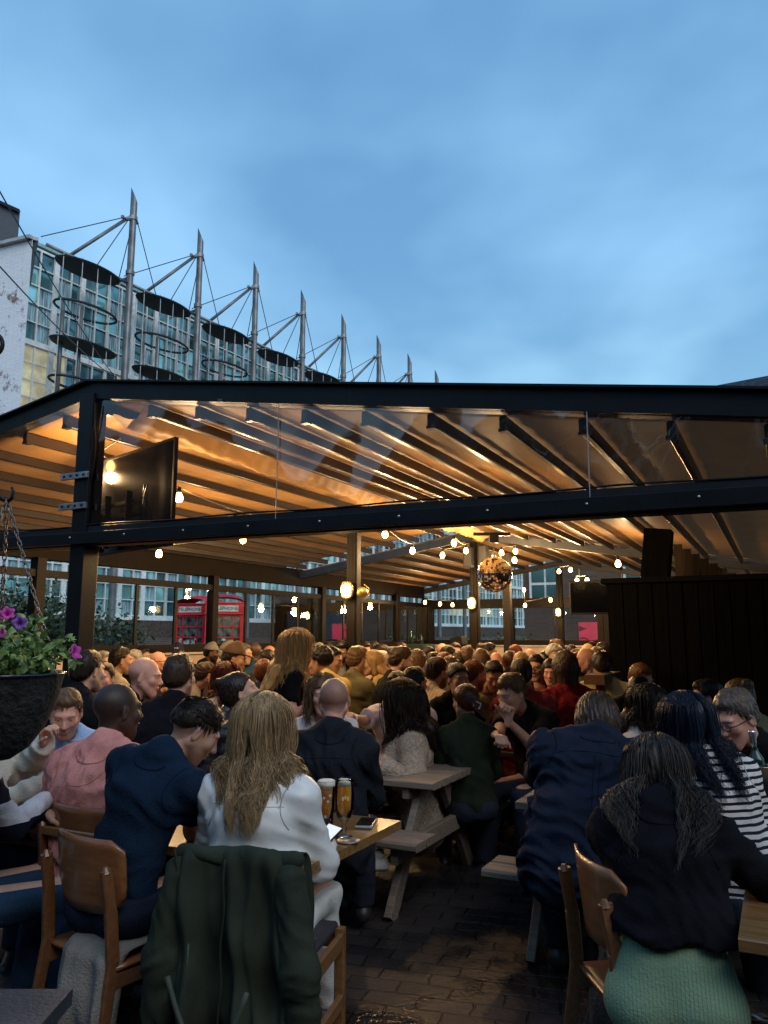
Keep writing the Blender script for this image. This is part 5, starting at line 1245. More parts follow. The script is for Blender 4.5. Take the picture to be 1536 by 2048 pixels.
def hatpart(P, hat, hc, HM):
    kind, col = hat; F = Field((-.13, -.15, -.02), (.13, .22, .17), .008)
    F.apply(('e', (0, -.018, .050), (.090, .110, .088), None), k=.01); F.apply(('c', (0, -.02, .1), (0, -.0, .12), .06, .05), k=.03)
    D = F.D; X, Y_, Z = np.meshgrid(*F.ax, indexing='ij', sparse=True); F.D = np.maximum(D, (.045 + .0 * X - Z)).astype(f32)
    F.apply(('e', (0, .115, .045), (.066, .075, .009), rot('X', -12)), k=.006)
    v, f = F.mesh(); h = npmesh('cap', v @ HM.T + hc, f, mat('cap cloth %.2f %.2f' % (col[0], col[2]), col, rough=.85, bump=.2), P)
    if kind == 'logo':
        mb = MB(); 
        for s in (-1, 1): mb.tube([Vector(tuple(HM @ np.array([s * x, .098 - abs(s * x) * .2, .088 + z]) + hc)) for x, z in ((.0, -.001), (.012, .0), (.022, .009), (.026, .002), (.022, -.010), (.012, -.002))], .0032, n=5)
        mb.build('emblem', mat('white thread', (.85, .85, .85)), h)
def glassespart(P, hc, HM, det):
    mb = MB(); tf = lambda *q: Vector(tuple(HM @ np.array(q, float) + hc)); r = .0024 if det < 2 else .0032
    for s in (-1, 1):
        mb.tube([tf(s * .032 + .022 * math.cos(a), .104 - .25 * abs(.022 * math.cos(a)) * 0, .002 + .017 * math.sin(a)) for a in np.linspace(0, 2 * math.pi, 17)[:-1]], r, n=5, closed=True)
        mb.tube([tf(s * .054, .103, .006), tf(s * .074, .085, .008), tf(s * .084, -.01, .006), tf(s * .082, -.022, -.008)], r, n=5)
    mb.tube([tf(-.010, .106, .004), tf(0, .108, .007), tf(.010, .106, .004)], r, n=5); mb.build('glasses', mat('spectacle frame', (.012, .01, .01), rough=.3), P)
# ------------------------------------------------------------------ tables, chairs, things on them
M_grey = wood('weathered picnic wood', (.21, .165, .125), (.095, .075, .058), rough=.75, axis=(3, 3, 1), scale=6, bump=.5)
def plank_mat(name, c1, c2, ang, rough=.6, coat=0., gs=1.):
    m = bpy.data.materials.new(name); m.use_nodes = True; t = m.node_tree; b = t.nodes['Principled BSDF']; N = t.nodes.new; L = t.links.new
    tc = N('ShaderNodeTexCoord'); mp = N('ShaderNodeMapping'); mp.inputs['Rotation'].default_value = (0, 0, ang); L(tc.outputs['Object'], mp.inputs[0])
    m2 = N('ShaderNodeMapping'); m2.inputs['Scale'].default_value = (1.2 * gs, 16 * gs, 16 * gs); L(mp.outputs[0], m2.inputs[0])
    n = N('ShaderNodeTexNoise'); n.inputs['Scale'].default_value = 3; n.inputs['Detail'].default_value = 8; n.inputs['Roughness'].default_value = .65; L(m2.outputs[0], n.inputs['Vector'])
    r = N('ShaderNodeValToRGB'); r.color_ramp.elements[0].position = .3; r.color_ramp.elements[0].color = (*c2, 1); r.color_ramp.elements[1].position = .7; r.color_ramp.elements[1].color = (*c1, 1); L(n.outputs[0], r.inputs[0])
    L(r.outputs[0], b.inputs['Base Color']); b.inputs['Roughness'].default_value = rough; b.inputs['Coat Weight'].default_value = coat; b.inputs['Coat Roughness'].default_value = .12
    bp = N('ShaderNodeBump'); bp.inputs['Strength'].default_value = .35; bp.inputs['Distance'].default_value = .004; L(n.outputs[0], bp.inputs['Height']); L(bp.outputs[0], b.inputs['Normal'])
    return m
M_pic = plank_mat('weathered bench planks', (.27, .215, .165), (.10, .078, .06), 0, rough=.72)
M_var = plank_mat('varnished table top', (.30, .16, .055), (.13, .062, .022), 0, rough=.30, coat=.7)
M_ply = plank_mat('bent chair plywood', (.27, .105, .036), (.15, .055, .020), R(0), rough=.33, coat=.35, gs=1.)
M_ply2 = plank_mat('chair beech', (.20, .085, .032), (.11, .045, .018), 0, rough=.35, coat=.3)
def picnic(c, rz, label, Lx=1.75, zt=.68, zb=.43, mtl=None):
    """c: near-left table corner on the ground; long side along local +x, depth along local +y"""
    mtl = mtl or M_pic; P = empty('picnic_table', (c[0], c[1], 0), rz, label, 'picnic table', 'weathered picnic tables of the beer garden'); D = .70
    n = 5; w = D / n
    top = MB()
    for i in range(n): top.bar((0, w * (i + .5), zt - .02), (Lx, w * (i + .5), zt - .02), w - .008, .04, ch=.006)
    top.build('tabletop', mtl, P)
    for y0 in (-.37, D + .09):
        b = MB()
        for k in (0, 1): b.bar((-.06, y0 + .07 + .142 * k, zb - .02), (Lx + .06, y0 + .07 + .142 * k, zb - .02), .136, .042, ch=.010)
        b.build('bench', mtl, P)
    for x in (.15, Lx - .15):
        for sg, y0, y1 in ((1, -.26, .20), (-1, D + .26, D - .20)):
            m = MB(); m.bar((x, y0, 0), (x, y1, zt - .045), .045, .095, up=(0, 1, 0), ch=.004); m.build('leg', mtl, P)
        m = MB(); m.bar((x + .046, -.30, zb - .09), (x + .046, D + .30, zb - .09), .045, .095, ch=.004); m.build('crossbeam', mtl, P)
        m = MB(); m.bar((x - .04, .03, zt - .075), (x - .04, D - .03, zt - .075), .04, .06); m.build('batten', mtl, P)
        m = MB()
        for y in (-.20, .02, D - .02, D + .20): m.lathe([(0, 0), (.009, 0), (.009, .006), (0, .007)], (x + .07, y, zb - .09), n=8, M=Matrix.Rotation(R(90), 3, 'Y'))
        m.build('bolt', M_steel, P)
    return P
RZ = -AZ
a = atZ(865, 1568, .69); c = a - pp * 1.75; picnic(c, RZ, 'grey weathered picnic table in the aisle under the fleece coated woman', zt=.69, zb=.44)
a = atZ(962, 1738, .43); c = a + rr * .37 + pp * .06; picnic(c, RZ, 'picnic table on the right whose near bench carries the blue shirt')
a = atZ(960, 1500, .68); picnic(a, RZ, 'picnic table with red wine in front of the young man in black', Lx=1.5)
_far = [('far left picnic table nearest the boarding', 3.2, -3.2), ('left centre picnic table behind the black sweatshirt', 1.9, -1.6), ('picnic table left of the nearest ridge post', 5.2, -2.4), ('picnic table just past the nearest ridge post', 5.4, .5),
        ('picnic table beside the dark red jumper', 4.2, 2.9), ('picnic table in the middle of the far crowd', 8.0, -.9), ('picnic table under the mirror ball', 7.3, 1.6), ('far picnic table by the left glazing', 9.8, -3.2), ('farthest picnic table before the doors', 11.6, 1.0)]
for lab, s, t in _far: picnic(Q(s, t), RZ, lab, Lx=1.6)
# near bar table
def bartable(corner, rz, Lx, D, label, z=.75, mtl=None, foot=True):
    P = empty('bar_table', (corner[0], corner[1], 0), rz, label, 'table'); mtl = mtl or M_var
    m = MB(); m.bar((0, D / 2, z - .018), (Lx, D / 2, z - .018), D, .036, ch=.004); m.build('tabletop', mtl, P)
    for x in (.45, Lx - .45):
        m = MB(); m.lathe([(.20, 0), (.20, .012), (.05, .03), (.035, .05), (.035, z - .05), (.10, z - .036)], (x, D / 2, 0), n=20); m.build('pedestal', M_black, P, smooth=True, angle=40)
    return P
c = atZ(803, 1641, .75); cN = Vector((c.x, c.y, 0)) - rr * .78 - pp * 1.9; TB = bartable(cN, RZ, 1.9, .78, 'varnished wooden table with two beers beside the woman in white')
c = atZ(1476, 1876, .75); bartable((c.x, c.y), RZ, 1.5, .62, 'varnished wooden table at the right edge with a sheet of paper')
c = atZ(118, 2008, .72); bartable(Vector((c.x, c.y, 0)) - Vector((1.0, .62, 0)), R(0), 1.0, .7, 'dark grey table corner at the bottom left', z=.72, mtl=mat('slate table top', (.055, .055, .06), rough=.45, bump=.2, bscale=90))
c = atZ(1440, 1600, .80); bartable((c.x, c.y), RZ, 1.2, .5, 'dark table with a wine cooler behind the striped top', z=.80, mtl=mat('dark table', (.03, .02, .015), rough=.4))
c = atZ(20, 1590, .74); bartable((c.x - 1.0, c.y), RZ, 1.3, .7, 'pale table with a drinks carton at the left edge', z=.74, mtl=mat('pale table', (.30, .26, .22), rough=.5))

def bentchair(x, y, az, label, group='bent plywood pub chairs'):
    P = empty('chair', (x, y, 0), -R(az), label, 'chair', group)
    m = MB(); N_ = 17; V = []; zs = np.linspace(.595, .845, 9)
    for j, z in enumerate(zs):
        for i in range(N_):
            u = i / (N_ - 1) * 2 - 1; v = (z - .72) / .125
            w = .205 * (1 - .10 * (v < 0) * v * v); r_ = max(0., abs(v) ** 6 * .0)
            xx = u * w; zz = z - (.035 * max(0, abs(u) - .75) * 4 * v if abs(v) > .5 else 0); yy = -.27 - .10 * (z - .6) + .055 * u * u
            V.append((xx, yy, zz))
    F = [(j * N_ + i, j * N_ + i + 1, (j + 1) * N_ + i + 1, (j + 1) * N_ + i) for j in range(len(zs) - 1) for i in range(N_ - 1)]
    m.add(V, F); b = m.build('backrest', M_ply, P, smooth=True); sd = b.modifiers.new('t', 'SOLIDIFY'); sd.thickness = .011
    for s in (-1, 1):
        m = MB(); pts = [(s * .205, -.33, 0), (s * .20, -.285, .25), (s * .195, -.255, .46), (s * .188, -.268, .62), (s * .182, -.292, .76)]
        for i in range(4): m.bar(pts[i], pts[i + 1], .024, (.036, .042, .046, .042)[i], up=(0, 1, 0), ch=.005)
        m.tube([(s * .182, -.292, .752), (s * .182, -.294, .772)], [.019, .008], n=8)
        m.build('rear_leg', M_ply2, P)
        m = MB(); m.bar((s * .20, .19, 0), (s * .185, .17, .435), .032, .036, up=(0, 1, 0), ch=.005); m.build('leg', M_ply2, P)
        m = MB(); m.bar((s * .195, -.27, .40), (s * .187, .17, .40), .022, .05, ch=.003); m.build('seat_rail', M_ply2, P)
    m = MB(); m.bar((-.19, .17, .405), (.19, .17, .405), .022, .045); m.build('front_rail', M_ply2, P)
    m = MB(); V = []; n = 9
    for i in range(n):
        for j in range(n):
            u, v = i / (n - 1) * 2 - 1, j / (n - 1) * 2 - 1; V.append((u * .21, v * .215 - .035, .448 - .012 * (1 - u * u) * (1 - v * v) + (-.02 * max(0, v - .7) * 3)))
    m.add(V, [(i * n + j, (i + 1) * n + j, (i + 1) * n + j + 1, i * n + j + 1) for i in range(n - 1) for j in range(n - 1)]); b = m.build('seat', M_ply, P, smooth=True); sd = b.modifiers.new('t', 'SOLIDIFY'); sd.thickness = .014
    return P
def chair_at(px, py, Y, az, label):    # back panel centre seen at the pixel
    p = atY(px, py, Y); a = R(az); return bentchair(p.x + .27 * math.sin(a), p.y + .27 * math.cos(a), az, label)
chair_at(160, 1742, 2.90, 36, 'brown bent plywood chair holding the man in the navy t-shirt')
chair_at(150, 1648, 3.38, 30, 'brown bent plywood chair behind the dusty pink sweatshirt')
bentchair(.93, 2.66, 84, 'brown bent plywood chair at the right, seen from the side, under the green trousers')
def woodchair():
    P = empty('chair', (-.41, 2.93, 0), -R(14), 'light wooden chair with a dark seat pad under the green jacket', 'chair')
    Mw = plank_mat('oak chair', (.26, .125, .045), (.15, .07, .026), 0, rough=.42, coat=.2)
    for s in (-1, 1):
        m = MB(); m.bar((s * .205, .20, 0), (s * .205, .20, .475), .036, .036, ch=.003); m.build('leg', Mw, P)
        m = MB(); m.bar((s * .205, -.22, 0), (s * .205, -.22, .45), .036, .036, ch=.003); m.bar((s * .205, -.22, .45), (s * .20, -.27, .845), .034, .034, ch=.003); m.build('rear_leg', Mw, P)
        m = MB(); m.bar((s * .212, -.20, .435), (s * .212, .20, .435), .022, .055, ch=.003); m.bar((s * .212, -.20, .23), (s * .212, .20, .23), .022, .045, ch=.003); m.build('side_rail', Mw, P)
    for y in (-.21, .205):
        m = MB(); m.bar((-.19, y, .435), (.19, y, .435), .022, .055); m.build('cross_rail', Mw, P)
    m = MB(); m.bar((-.20, 0, .30), (.20, 0, .30), .02, .02); m.build('stretcher', Mw, P)
    m = MB(); m.bar((0, -.20, .478), (0, .21, .478), .385, .03, ch=.008); m.build('seat', mat('dark seat pad', (.03, .028, .035), rough=.6), P)
    for z in (.60, .80): m = MB(); m.bar((-.20, -.245 - .06 * (z - .5), z), (.20, -.245 - .06 * (z - .5), z), .02, .07); m.build('back_slat', Mw, P)
woodchair()
def drape(name, label, cat, P0, rz, prof, wfun, mtl, nu=70, amp=.014, seed=0, thick=.006, extra=None):
    """cloth hung over something: prof = (y,z) path across the drape, wfun(t) = (left,right) edge x along it"""
    rs = np.random.RandomState(seed); prof = np.array(prof, float); seg = np.r_[0, np.cumsum(np.hypot(*np.diff(prof, axis=0).T))]; L_ = seg[-1]; nv = 90; tt = np.linspace(0, L_, nv)
    yy = np.interp(tt, seg, prof[:, 0]); zz = np.interp(tt, seg, prof[:, 1]); ph = rs.uniform(0, 6.28, 8); V = []
    ztop = prof[:, 1].max()
    k_ = np.ones(5) / 5; yy = np.r_[yy[:2], np.convolve(yy, k_, 'valid'), yy[-2:]]; zz = np.r_[zz[:2], np.convolve(zz, k_, 'valid'), zz[-2:]]
    for i in range(nv):
        l, r = wfun(tt[i] / L_); drop = np.clip((ztop - zz[i]) / .55, 0, 1.3)
        for j in range(nu):
            u = j / (nu - 1); x = l + (r - l) * u
            a = x * 26 + ph[0] + 1.2 * math.sin(zz[i] * 5 + ph[1]); f = (1 - 2 * abs(math.sin(a * .5))) * .6 + .5 * math.sin(x * 41 + ph[2] + 2 * math.sin(zz[i] * 4 + ph[3])) + .25 * math.sin(x * 83 + zz[i] * 12 + ph[4]) + .3 * math.sin(zz[i] * 23 + x * 9 + ph[5])
            e = min(u, 1 - u) * 8; dy = amp * (.25 + 1.2 * drop) * f; bend = -.03 * (1 - min(1, e)) ** 2
            V.append((x, yy[i] - dy - .0 + (0.06 * (1 - min(1, e)) ** 2 * np.sign(1)), zz[i] + .006 * math.sin(x * 17 + ph[6]) + (-.015 * (1 - min(1, e)) ** 2)))
    m = MB(); m.add(V, [(i * nu + j, i * nu + j + 1, (i + 1) * nu + j + 1, (i + 1) * nu + j) for i in range(nv - 1) for j in range(nu - 1)])
    P = empty(name, P0, rz, label, cat); b = m.build('cloth', mtl, P, smooth=True); sd = b.modifiers.new('t', 'SOLIDIFY'); sd.thickness = thick; sd.offset = 1
    if extra: extra(P)
    return P
M_olive = mat('olive twill', (.030, .038, .026), rough=.9, var=.2, vscale=7, bump=.12, bscale=170, spec=.15)
def jk_extra(P):
    m = MB(); m.tube([(-.13 + .004 * math.sin(k), -.345 - .015 * math.sin(k * .9), .60 - k * .055) for k in range(9)], .004, n=5)
    pts = [(-.14 + .26 * u, -.455, .53 - .19 * 4 * u * (1 - u) - .02 * u) for u in np.linspace(0, 1, 22)]; m.tube(pts, .008, n=6); m.build('belt_loop', mat('olive cord', (.07, .085, .06), rough=.8), P, smooth=True)
    m = MB(); m.tube([(-.02 + .004 * math.sin(z * 30), -.332 - .02 * (.86 - z), z) for z in np.linspace(.12, .84, 40)], .0045, n=5); m.tube([(-.20 + (.86 - z) * .25, -.332 - .03 * (.86 - z), z) for z in np.linspace(.60, .86, 16)], .005, n=5); m.build('seam', M_olive, P, smooth=True)
    # sleeves hanging down each side
    for s, x0, x1, z1 in ((1, .215, .275, .10), (-1, -.225, -.27, .02)):
        F = Field((min(x0, x1) - .12, -.48, z1 - .08), (max(x0, x1) + .12, -.10, .88), .009)
        F.apply(('c', (x0 - s * .03, -.29, .78), (x0 + s * .015, -.31, .52), .055, .062), k=.04); F.apply(('c', (x0 + s * .015, -.31, .52), (x1, -.29, z1), .062, .045), k=.04)
        X, Y_, Z = np.meshgrid(*F.ax, indexing='ij', sparse=True); F.D = (F.D - .006 * folds(X, Y_, Z, 4 + s, 1.4)).astype(f32); v, f = F.mesh(); npmesh('sleeve', v, f, M_olive, P)
    F = Field((-.26, -.40, .74), (.26, -.14, .92), .009); F.apply(('c', (-.20, -.275, .835), (.20, -.275, .835), .030, .030), k=.03)
    X, Y_, Z = np.meshgrid(*F.ax, indexing='ij', sparse=True); F.D = (F.D - .004 * folds(X, Y_, Z, 9, 1.3)).astype(f32); v, f = F.mesh(); npmesh('yoke', v, f, M_olive, P)
drape('jacket', 'dark olive green jacket hung over the back of the wooden chair', 'jacket', (-.41, 2.93, 0), -R(14), [(-.20, .60), (-.225, .84), (-.27, .872), (-.315, .845), (-.34, .50), (-.37, .02)],
      lambda t: (-.215 - .09 * max(0, t - .4) * 1.7, .205 + .06 * max(0, t - .4) * 1.7), M_olive, seed=3, amp=.050, extra=jk_extra)
p = atY(178, 1900, 2.86); drape('hoodie', 'crumpled grey hoodie hanging from the seat of the left brown chair', 'hoodie', (p.x, p.y, 0), -R(30), [(.18, .50), (.0, .50), (-.04, .47), (-.06, .25), (-.09, .03)], lambda t: (-.13 - .02 * t, .12 + .03 * t), mat('grey jersey', (.20, .185, .165), rough=.95, var=.2, bump=.4, bscale=120), seed=8, amp=.045)
p = atZ(1160, 2030, .0); drape('coat', 'brown coat hanging at the bottom right beside the chair leg', 'coat', (p.x + .02, p.y - .35, 0), -R(60), [(.06, .30), (.02, .42), (-.01, .43), (-.04, .25), (-.06, .02)], lambda t: (-.02 - .12 * abs(t - .4) * 1.6, .02 + .16 * abs(t - .4) * 1.6), mat('brown wool', (.085, .062, .045), rough=.95, bump=.5, bscale=100), seed=15, amp=.018)

# --- drinks and small things
M_gl = glassy('drinking glass', (.98, .99, .98), refl=.8, rough=.02, ior=1.35, base=.0)
def beermat(name, col, t=.45):
    m = bpy.data.materials.new(name); m.use_nodes = True; n_ = m.node_tree; n_.nodes.clear(); N = n_.nodes.new; L = n_.links.new
    o = N('ShaderNodeOutputMaterial'); a = N('ShaderNodeBsdfTranslucent'); a.inputs[0].default_value = (*col, 1); b = N('ShaderNodeBsdfTransparent'); b.inputs[0].default_value = (col[0], col[1] * .8, col[2] * .6, 1)
    g = N('ShaderNodeBsdfGlossy'); g.inputs['Roughness'].default_value = .05; mx = N('ShaderNodeMixShader'); mx.inputs[0].default_value = .0; L(a.outputs[0], mx.inputs[1]); L(b.outputs[0], mx.inputs[2])
    d = N('ShaderNodeBsdfDiffuse'); d.inputs[0].default_value = (*col, 1); mk = N('ShaderNodeMixShader'); tc = N('ShaderNodeTexCoord'); ns = N('ShaderNodeTexNoise'); ns.inputs['Scale'].default_value = 60; L(tc.outputs['Object'], ns.inputs['Vector'])
    mk.inputs[0].default_value = .75; L(mx.outputs[0], mk.inputs[1]); L(d.outputs[0], mk.inputs[2])
    m2 = N('ShaderNodeMixShader'); m2.inputs[0].default_value = .04; L(mk.outputs[0], m2.inputs[1]); L(g.outputs[0], m2.inputs[2]); L(m2.outputs[0], o.inputs[0]); return m
M_beer = beermat('golden lager', (1., .46, .04)); M_foam = mat('beer foam', (.85, .80, .68), rough=.9, bump=.5, bscale=300); M_wine = beermat('red wine', (.35, .01, .015))
def onZ(px, py, z=.75): v = atZ(px, py, z); return (v.x, v.y, z + .001)
def goblet(loc, label, fill=M_beer, hgt=1., foam=True, mark=True):
    P = empty('beer_glass' if foam else 'wine_glass', loc, 0, label, 'beer glass' if foam else 'wine glass')
    k = hgt; m = MB(); m.lathe([(.036, 0), (.037, .003), (.010, .010), (.007, .020), (.012, .035), (.007, .048), (.012, .058), (.030, .075), (.0385, .105), (.040, .14), (.0375, .20), (.0375, .212), (.0355, .212), (.0355, .20), (.038, .14), (.0365, .105), (.028, .078), (0, .064)], n=32)
    m.v = [(x, y, z * k) for x, y, z in m.v]; m.build('glass', M_gl, P, smooth=True)
    m = MB(); m.lathe([(0, .0655), (.026, .079), (.0355, .105), (.0372, .14), (.0352, .186 if foam else .12), (0, .186 if foam else .12)], n=32); m.v = [(x, y, z * k) for x, y, z in m.v]; m.build('drink', fill, P, smooth=True, angle=50)
    if foam: m = MB(); m.lathe([(0, .1865), (.0351, .1865), (.0350, .204), (.02, .208), (0, .209)], n=32); m.v = [(x, y, z * k) for x, y, z in m.v]; m.build('foam', M_foam, P, smooth=True)
    if mark:
        for q, dx in enumerate((-.010, 0, .010)): m = MB(); m.box((dx + .006, -.0405, .145 * k + (.004 if q == 1 else 0)), (.006, .001, .014)); m.build('crest', mat('gold print', (.75, .62, .30), rough=.4), P)
goblet(onZ(688, 1676), 'stemmed beer glass with a foam top on the varnished table', hgt=1.08)
def pint(loc, label):
    P = empty('beer_glass', loc, 0, label, 'beer glass'); m = MB(); m.lathe([(.029, 0), (.030, .004), (.034, .08), (.0415, .165), (.0425, .185), (.0405, .185), (.039, .165), (.032, .08), (.027, .012), (0, .012)], n=32); m.build('glass', M_gl, P, smooth=True)
    m = MB(); m.lathe([(0, .0125), (.0265, .0125), (.0315, .08), (.0375, .150), (0, .150)], n=32); m.build('drink', M_beer, P, smooth=True, angle=50)
    m = MB(); m.lathe([(0, .1505), (.0376, .1505), (.0405, .180), (.03, .188), (0, .190)], n=32); m.build('foam', M_foam, P, smooth=True)
    for a, z in ((-100, .12), (-75, .105), (-90, .045), (-62, .128)):
        m = MB(); q = Vector((math.cos(R(a)) * .0385, math.sin(R(a)) * .0385, z)); m.lathe([(0, 0), (.006, 0), (.006, .001), (0, .001)], q, n=10, M=Matrix.Rotation(R(a) , 3, 'Z') @ Matrix.Rotation(R(90), 3, 'Y')); m.build('printed_dot', mat('blue dot print', (.35, .5, .6)), P)
pint(onZ(652, 1652), 'straight pint of lager half hidden behind the white blouse')
def flat(name, label, cat, loc, rz, size, mtl, scr=None, parts='body'):
    P = empty(name, loc, rz, label, cat); m = MB(); m.box((0, 0, size[2] / 2 + .001), size); m.build(parts, mtl, P, bevel=min(.004, size[2] * .4))
    if scr: m = MB(); m.box((0, 0, size[2] + .0016), (size[0] - .006, size[1] - .006, .001)); m.build('screen', scr, P)
    return P
flat('phone', 'smartphone with a pale edge lying on the varnished table', 'phone', onZ(732, 1650), -R(8), (.072, .15, .012), mat('phone edge', (.45, .47, .48), rough=.3, metal=.5), mat('dark phone glass', (.02, .016, .014), rough=.08))
P_ = flat('phone', 'phone held by the woman in white over the table edge', 'phone', (0, 0, 0), -R(35), (.07, .14, .009), M_black, mat('lit phone screen', (.6, .6, .62), emit=(.8, .85, .95), estr=.6)); P_.location = atY(650, 1678, 3.12); P_.rotation_euler = (R(25), R(8), -R(35))
P = empty('coaster', onZ(697, 1684), 0, 'round shiny metal coaster beside the stemmed glass', 'coaster'); m = MB(); m.lathe([(0, 0), (.042, 0), (.047, .006), (.044, .007), (.04, .003), (0, .003)], n=28); m.build('tray', M_steel, P, smooth=True)
goblet(onZ(1028, 1496, .68), 'red wine glass on the table in front of the young man in black', fill=M_wine, foam=False, mark=False, hgt=.98)
P = empty('tumbler', onZ(990, 1490, .68), 0, 'tumbler with a dark straw left of the red wine', 'glass'); m = MB(); m.lathe([(.03, 0), (.034, .10), (.032, .10), (.028, .006), (0, .006)], n=20); m.build('glass', M_gl, P, smooth=True); m = MB(); m.tube([(0.01, 0, .01), (-.03, 0, .19)], .003, n=5); m.build('straw', M_black, P)
flat('cigarette_packet', 'small packet lying between the two drinks of the young man', 'packet', onZ(1008, 1494, .68), .4, (.085, .055, .02), mat('packet card', (.35, .33, .30)))
flat('paper_menu', 'white sheet of paper on the varnished table at the right edge', 'paper', onZ(1535, 1752), .2, (.21, .30, .001), mat('white paper', (.75, .77, .85)), None, 'sheet')
def cooler():
    l = onZ(1526, 1600, .80); P = empty('wine_cooler', l, 0, 'brushed metal wine cooler on the dark table at the right edge', 'wine cooler'); m = MB(); m.lathe([(0, 0), (.056, 0), (.064, .15), (.068, .153), (.064, .156), (.060, .15), (.053, .006), (0, .006)], n=32)
    m.build('bucket', mat('brushed brass steel', (.55, .50, .40), rough=.28, metal=1., stretch=(1, 1, .1), vscale=30), P, smooth=True)
    B = empty('wine_bottle', (l[0], l[1], l[2] + .01), 0, 'green wine bottle with a silver neck standing in the metal cooler', 'bottle'); B.rotation_euler = (R(-4), R(-4), 0)
    m = MB(); m.lathe([(0, 0), (.036, 0), (.037, .15), (.033, .175), (.016, .205), (.014, .225), (.014, .23)], n=24); m.build('bottle', mat('bottle glass', (.01, .03, .02), rough=.06), B, smooth=True)
    m = MB(); m.lathe([(.0145, .215), (.0155, .25), (.0155, .285), (.017, .287), (.017, .298), (0, .300)], n=20); m.build('foil', mat('silver foil', (.6, .66, .68), rough=.25, metal=1.), B, smooth=True)
cooler()
def carton():
    l = onZ(75, 1592, .74); P = empty('drinks_carrier', l, R(-8), 'cream drinks carton with red lettering on the left table', 'carton'); m = MB(); m.box((0, 0, .055), (.13, .09, .11)); m.build('box', mat('cream card', (.52, .46, .36), rough=.6), P, bevel=.003)
    textmesh('lettering', 'Sol', .085, mat('red print', (.45, .01, .015), rough=.5), P, (0, -.0455, .06), (R(90), 0, 0), .001, shear=.25)
carton()
def bluebox():
    l = onZ(46, 1602, .74); P = empty('plate', l, 0, 'blue rimmed plate on the left table by the carton', 'plate'); m = MB(); m.lathe([(0, .004), (.05, .002), (.085, .012), (.088, .014), (.084, .016), (.05, .008), (0, .008)], n=28); m.build('dish', mat('blue glaze', (.06, .16, .32), rough=.2), P, smooth=True)
bluebox()
# white bag on the ground under the table
def bag():
    F = Field((-.12, -.07, -.02), (.12, .07, .17), .007); F.apply(('c', (-.07, 0, .035), (.07, 0, .035), .035, .035), k=.02); F.apply(('c', (-.06, 0, .09), (.06, 0, .10), .028, .022), k=.04); F.apply(('c', (-.02, 0, .1), (.0, 0, .145), .02, .006), k=.03)
    X, Y_, Z = np.meshgrid(*F.ax, indexing='ij', sparse=True); F.D = (F.D - .005 * folds(X, Y_, Z, 2, 2.)).astype(f32); v, f = F.mesh(); l = atY(741, 1722, 4.5)
    P = empty('tote_bag', (l.x, l.y, l.z - .06), .2, 'pale cloth bag hanging under the end of the varnished table', 'bag'); npmesh('bag_body', v, f, mat('pale canvas', (.40, .40, .37), rough=.9, bump=.3, bscale=90), P)
    m = MB(); m.tube([(-.05, 0, .11), (-.04, 0, .22), (-.01, .02, .30)], .006, n=5); m.tube([(.05, 0, .11), (.03, 0, .22), (-.01, .02, .30)], .006, n=5); m.build('handle', mat('pale canvas', (.4, .4, .37)), P)
bag()
def trainer(px, py, Y, rz, label):
    l = atY(px, py, Y); P = empty('trainer', (l.x, l.y, 0.0), rz, label, 'shoe'); F = Field((-.06, -.10, 0), (.06, .19, .14), .006)
    F.apply(('c', (0, -.05, .045), (0, .13, .04), .040, .032), k=.02); F.apply(('c', (0, -.05, .05), (0, -.04, .10), .038, .036), k=.03); v, f = F.mesh(); v[:, 2] = np.maximum(v[:, 2], .022); npmesh('upper', v, f, mat('dark trainer', (.012, .013, .018), rough=.6), P)
    F = Field((-.06, -.10, -.01), (.06, .19, .06), .006); F.apply(('c', (0, -.05, .02), (0, .13, .02), .046, .038), k=.02); v, f = F.mesh(); v[:, 2] = np.clip(v[:, 2], .001, .026); npmesh('sole', v, f, mat('white sole', (.6, .6, .6), rough=.6), P)
trainer(1165, 1868, 3.95, 1.1, 'black trainer with a white sole beneath the blue shirt')
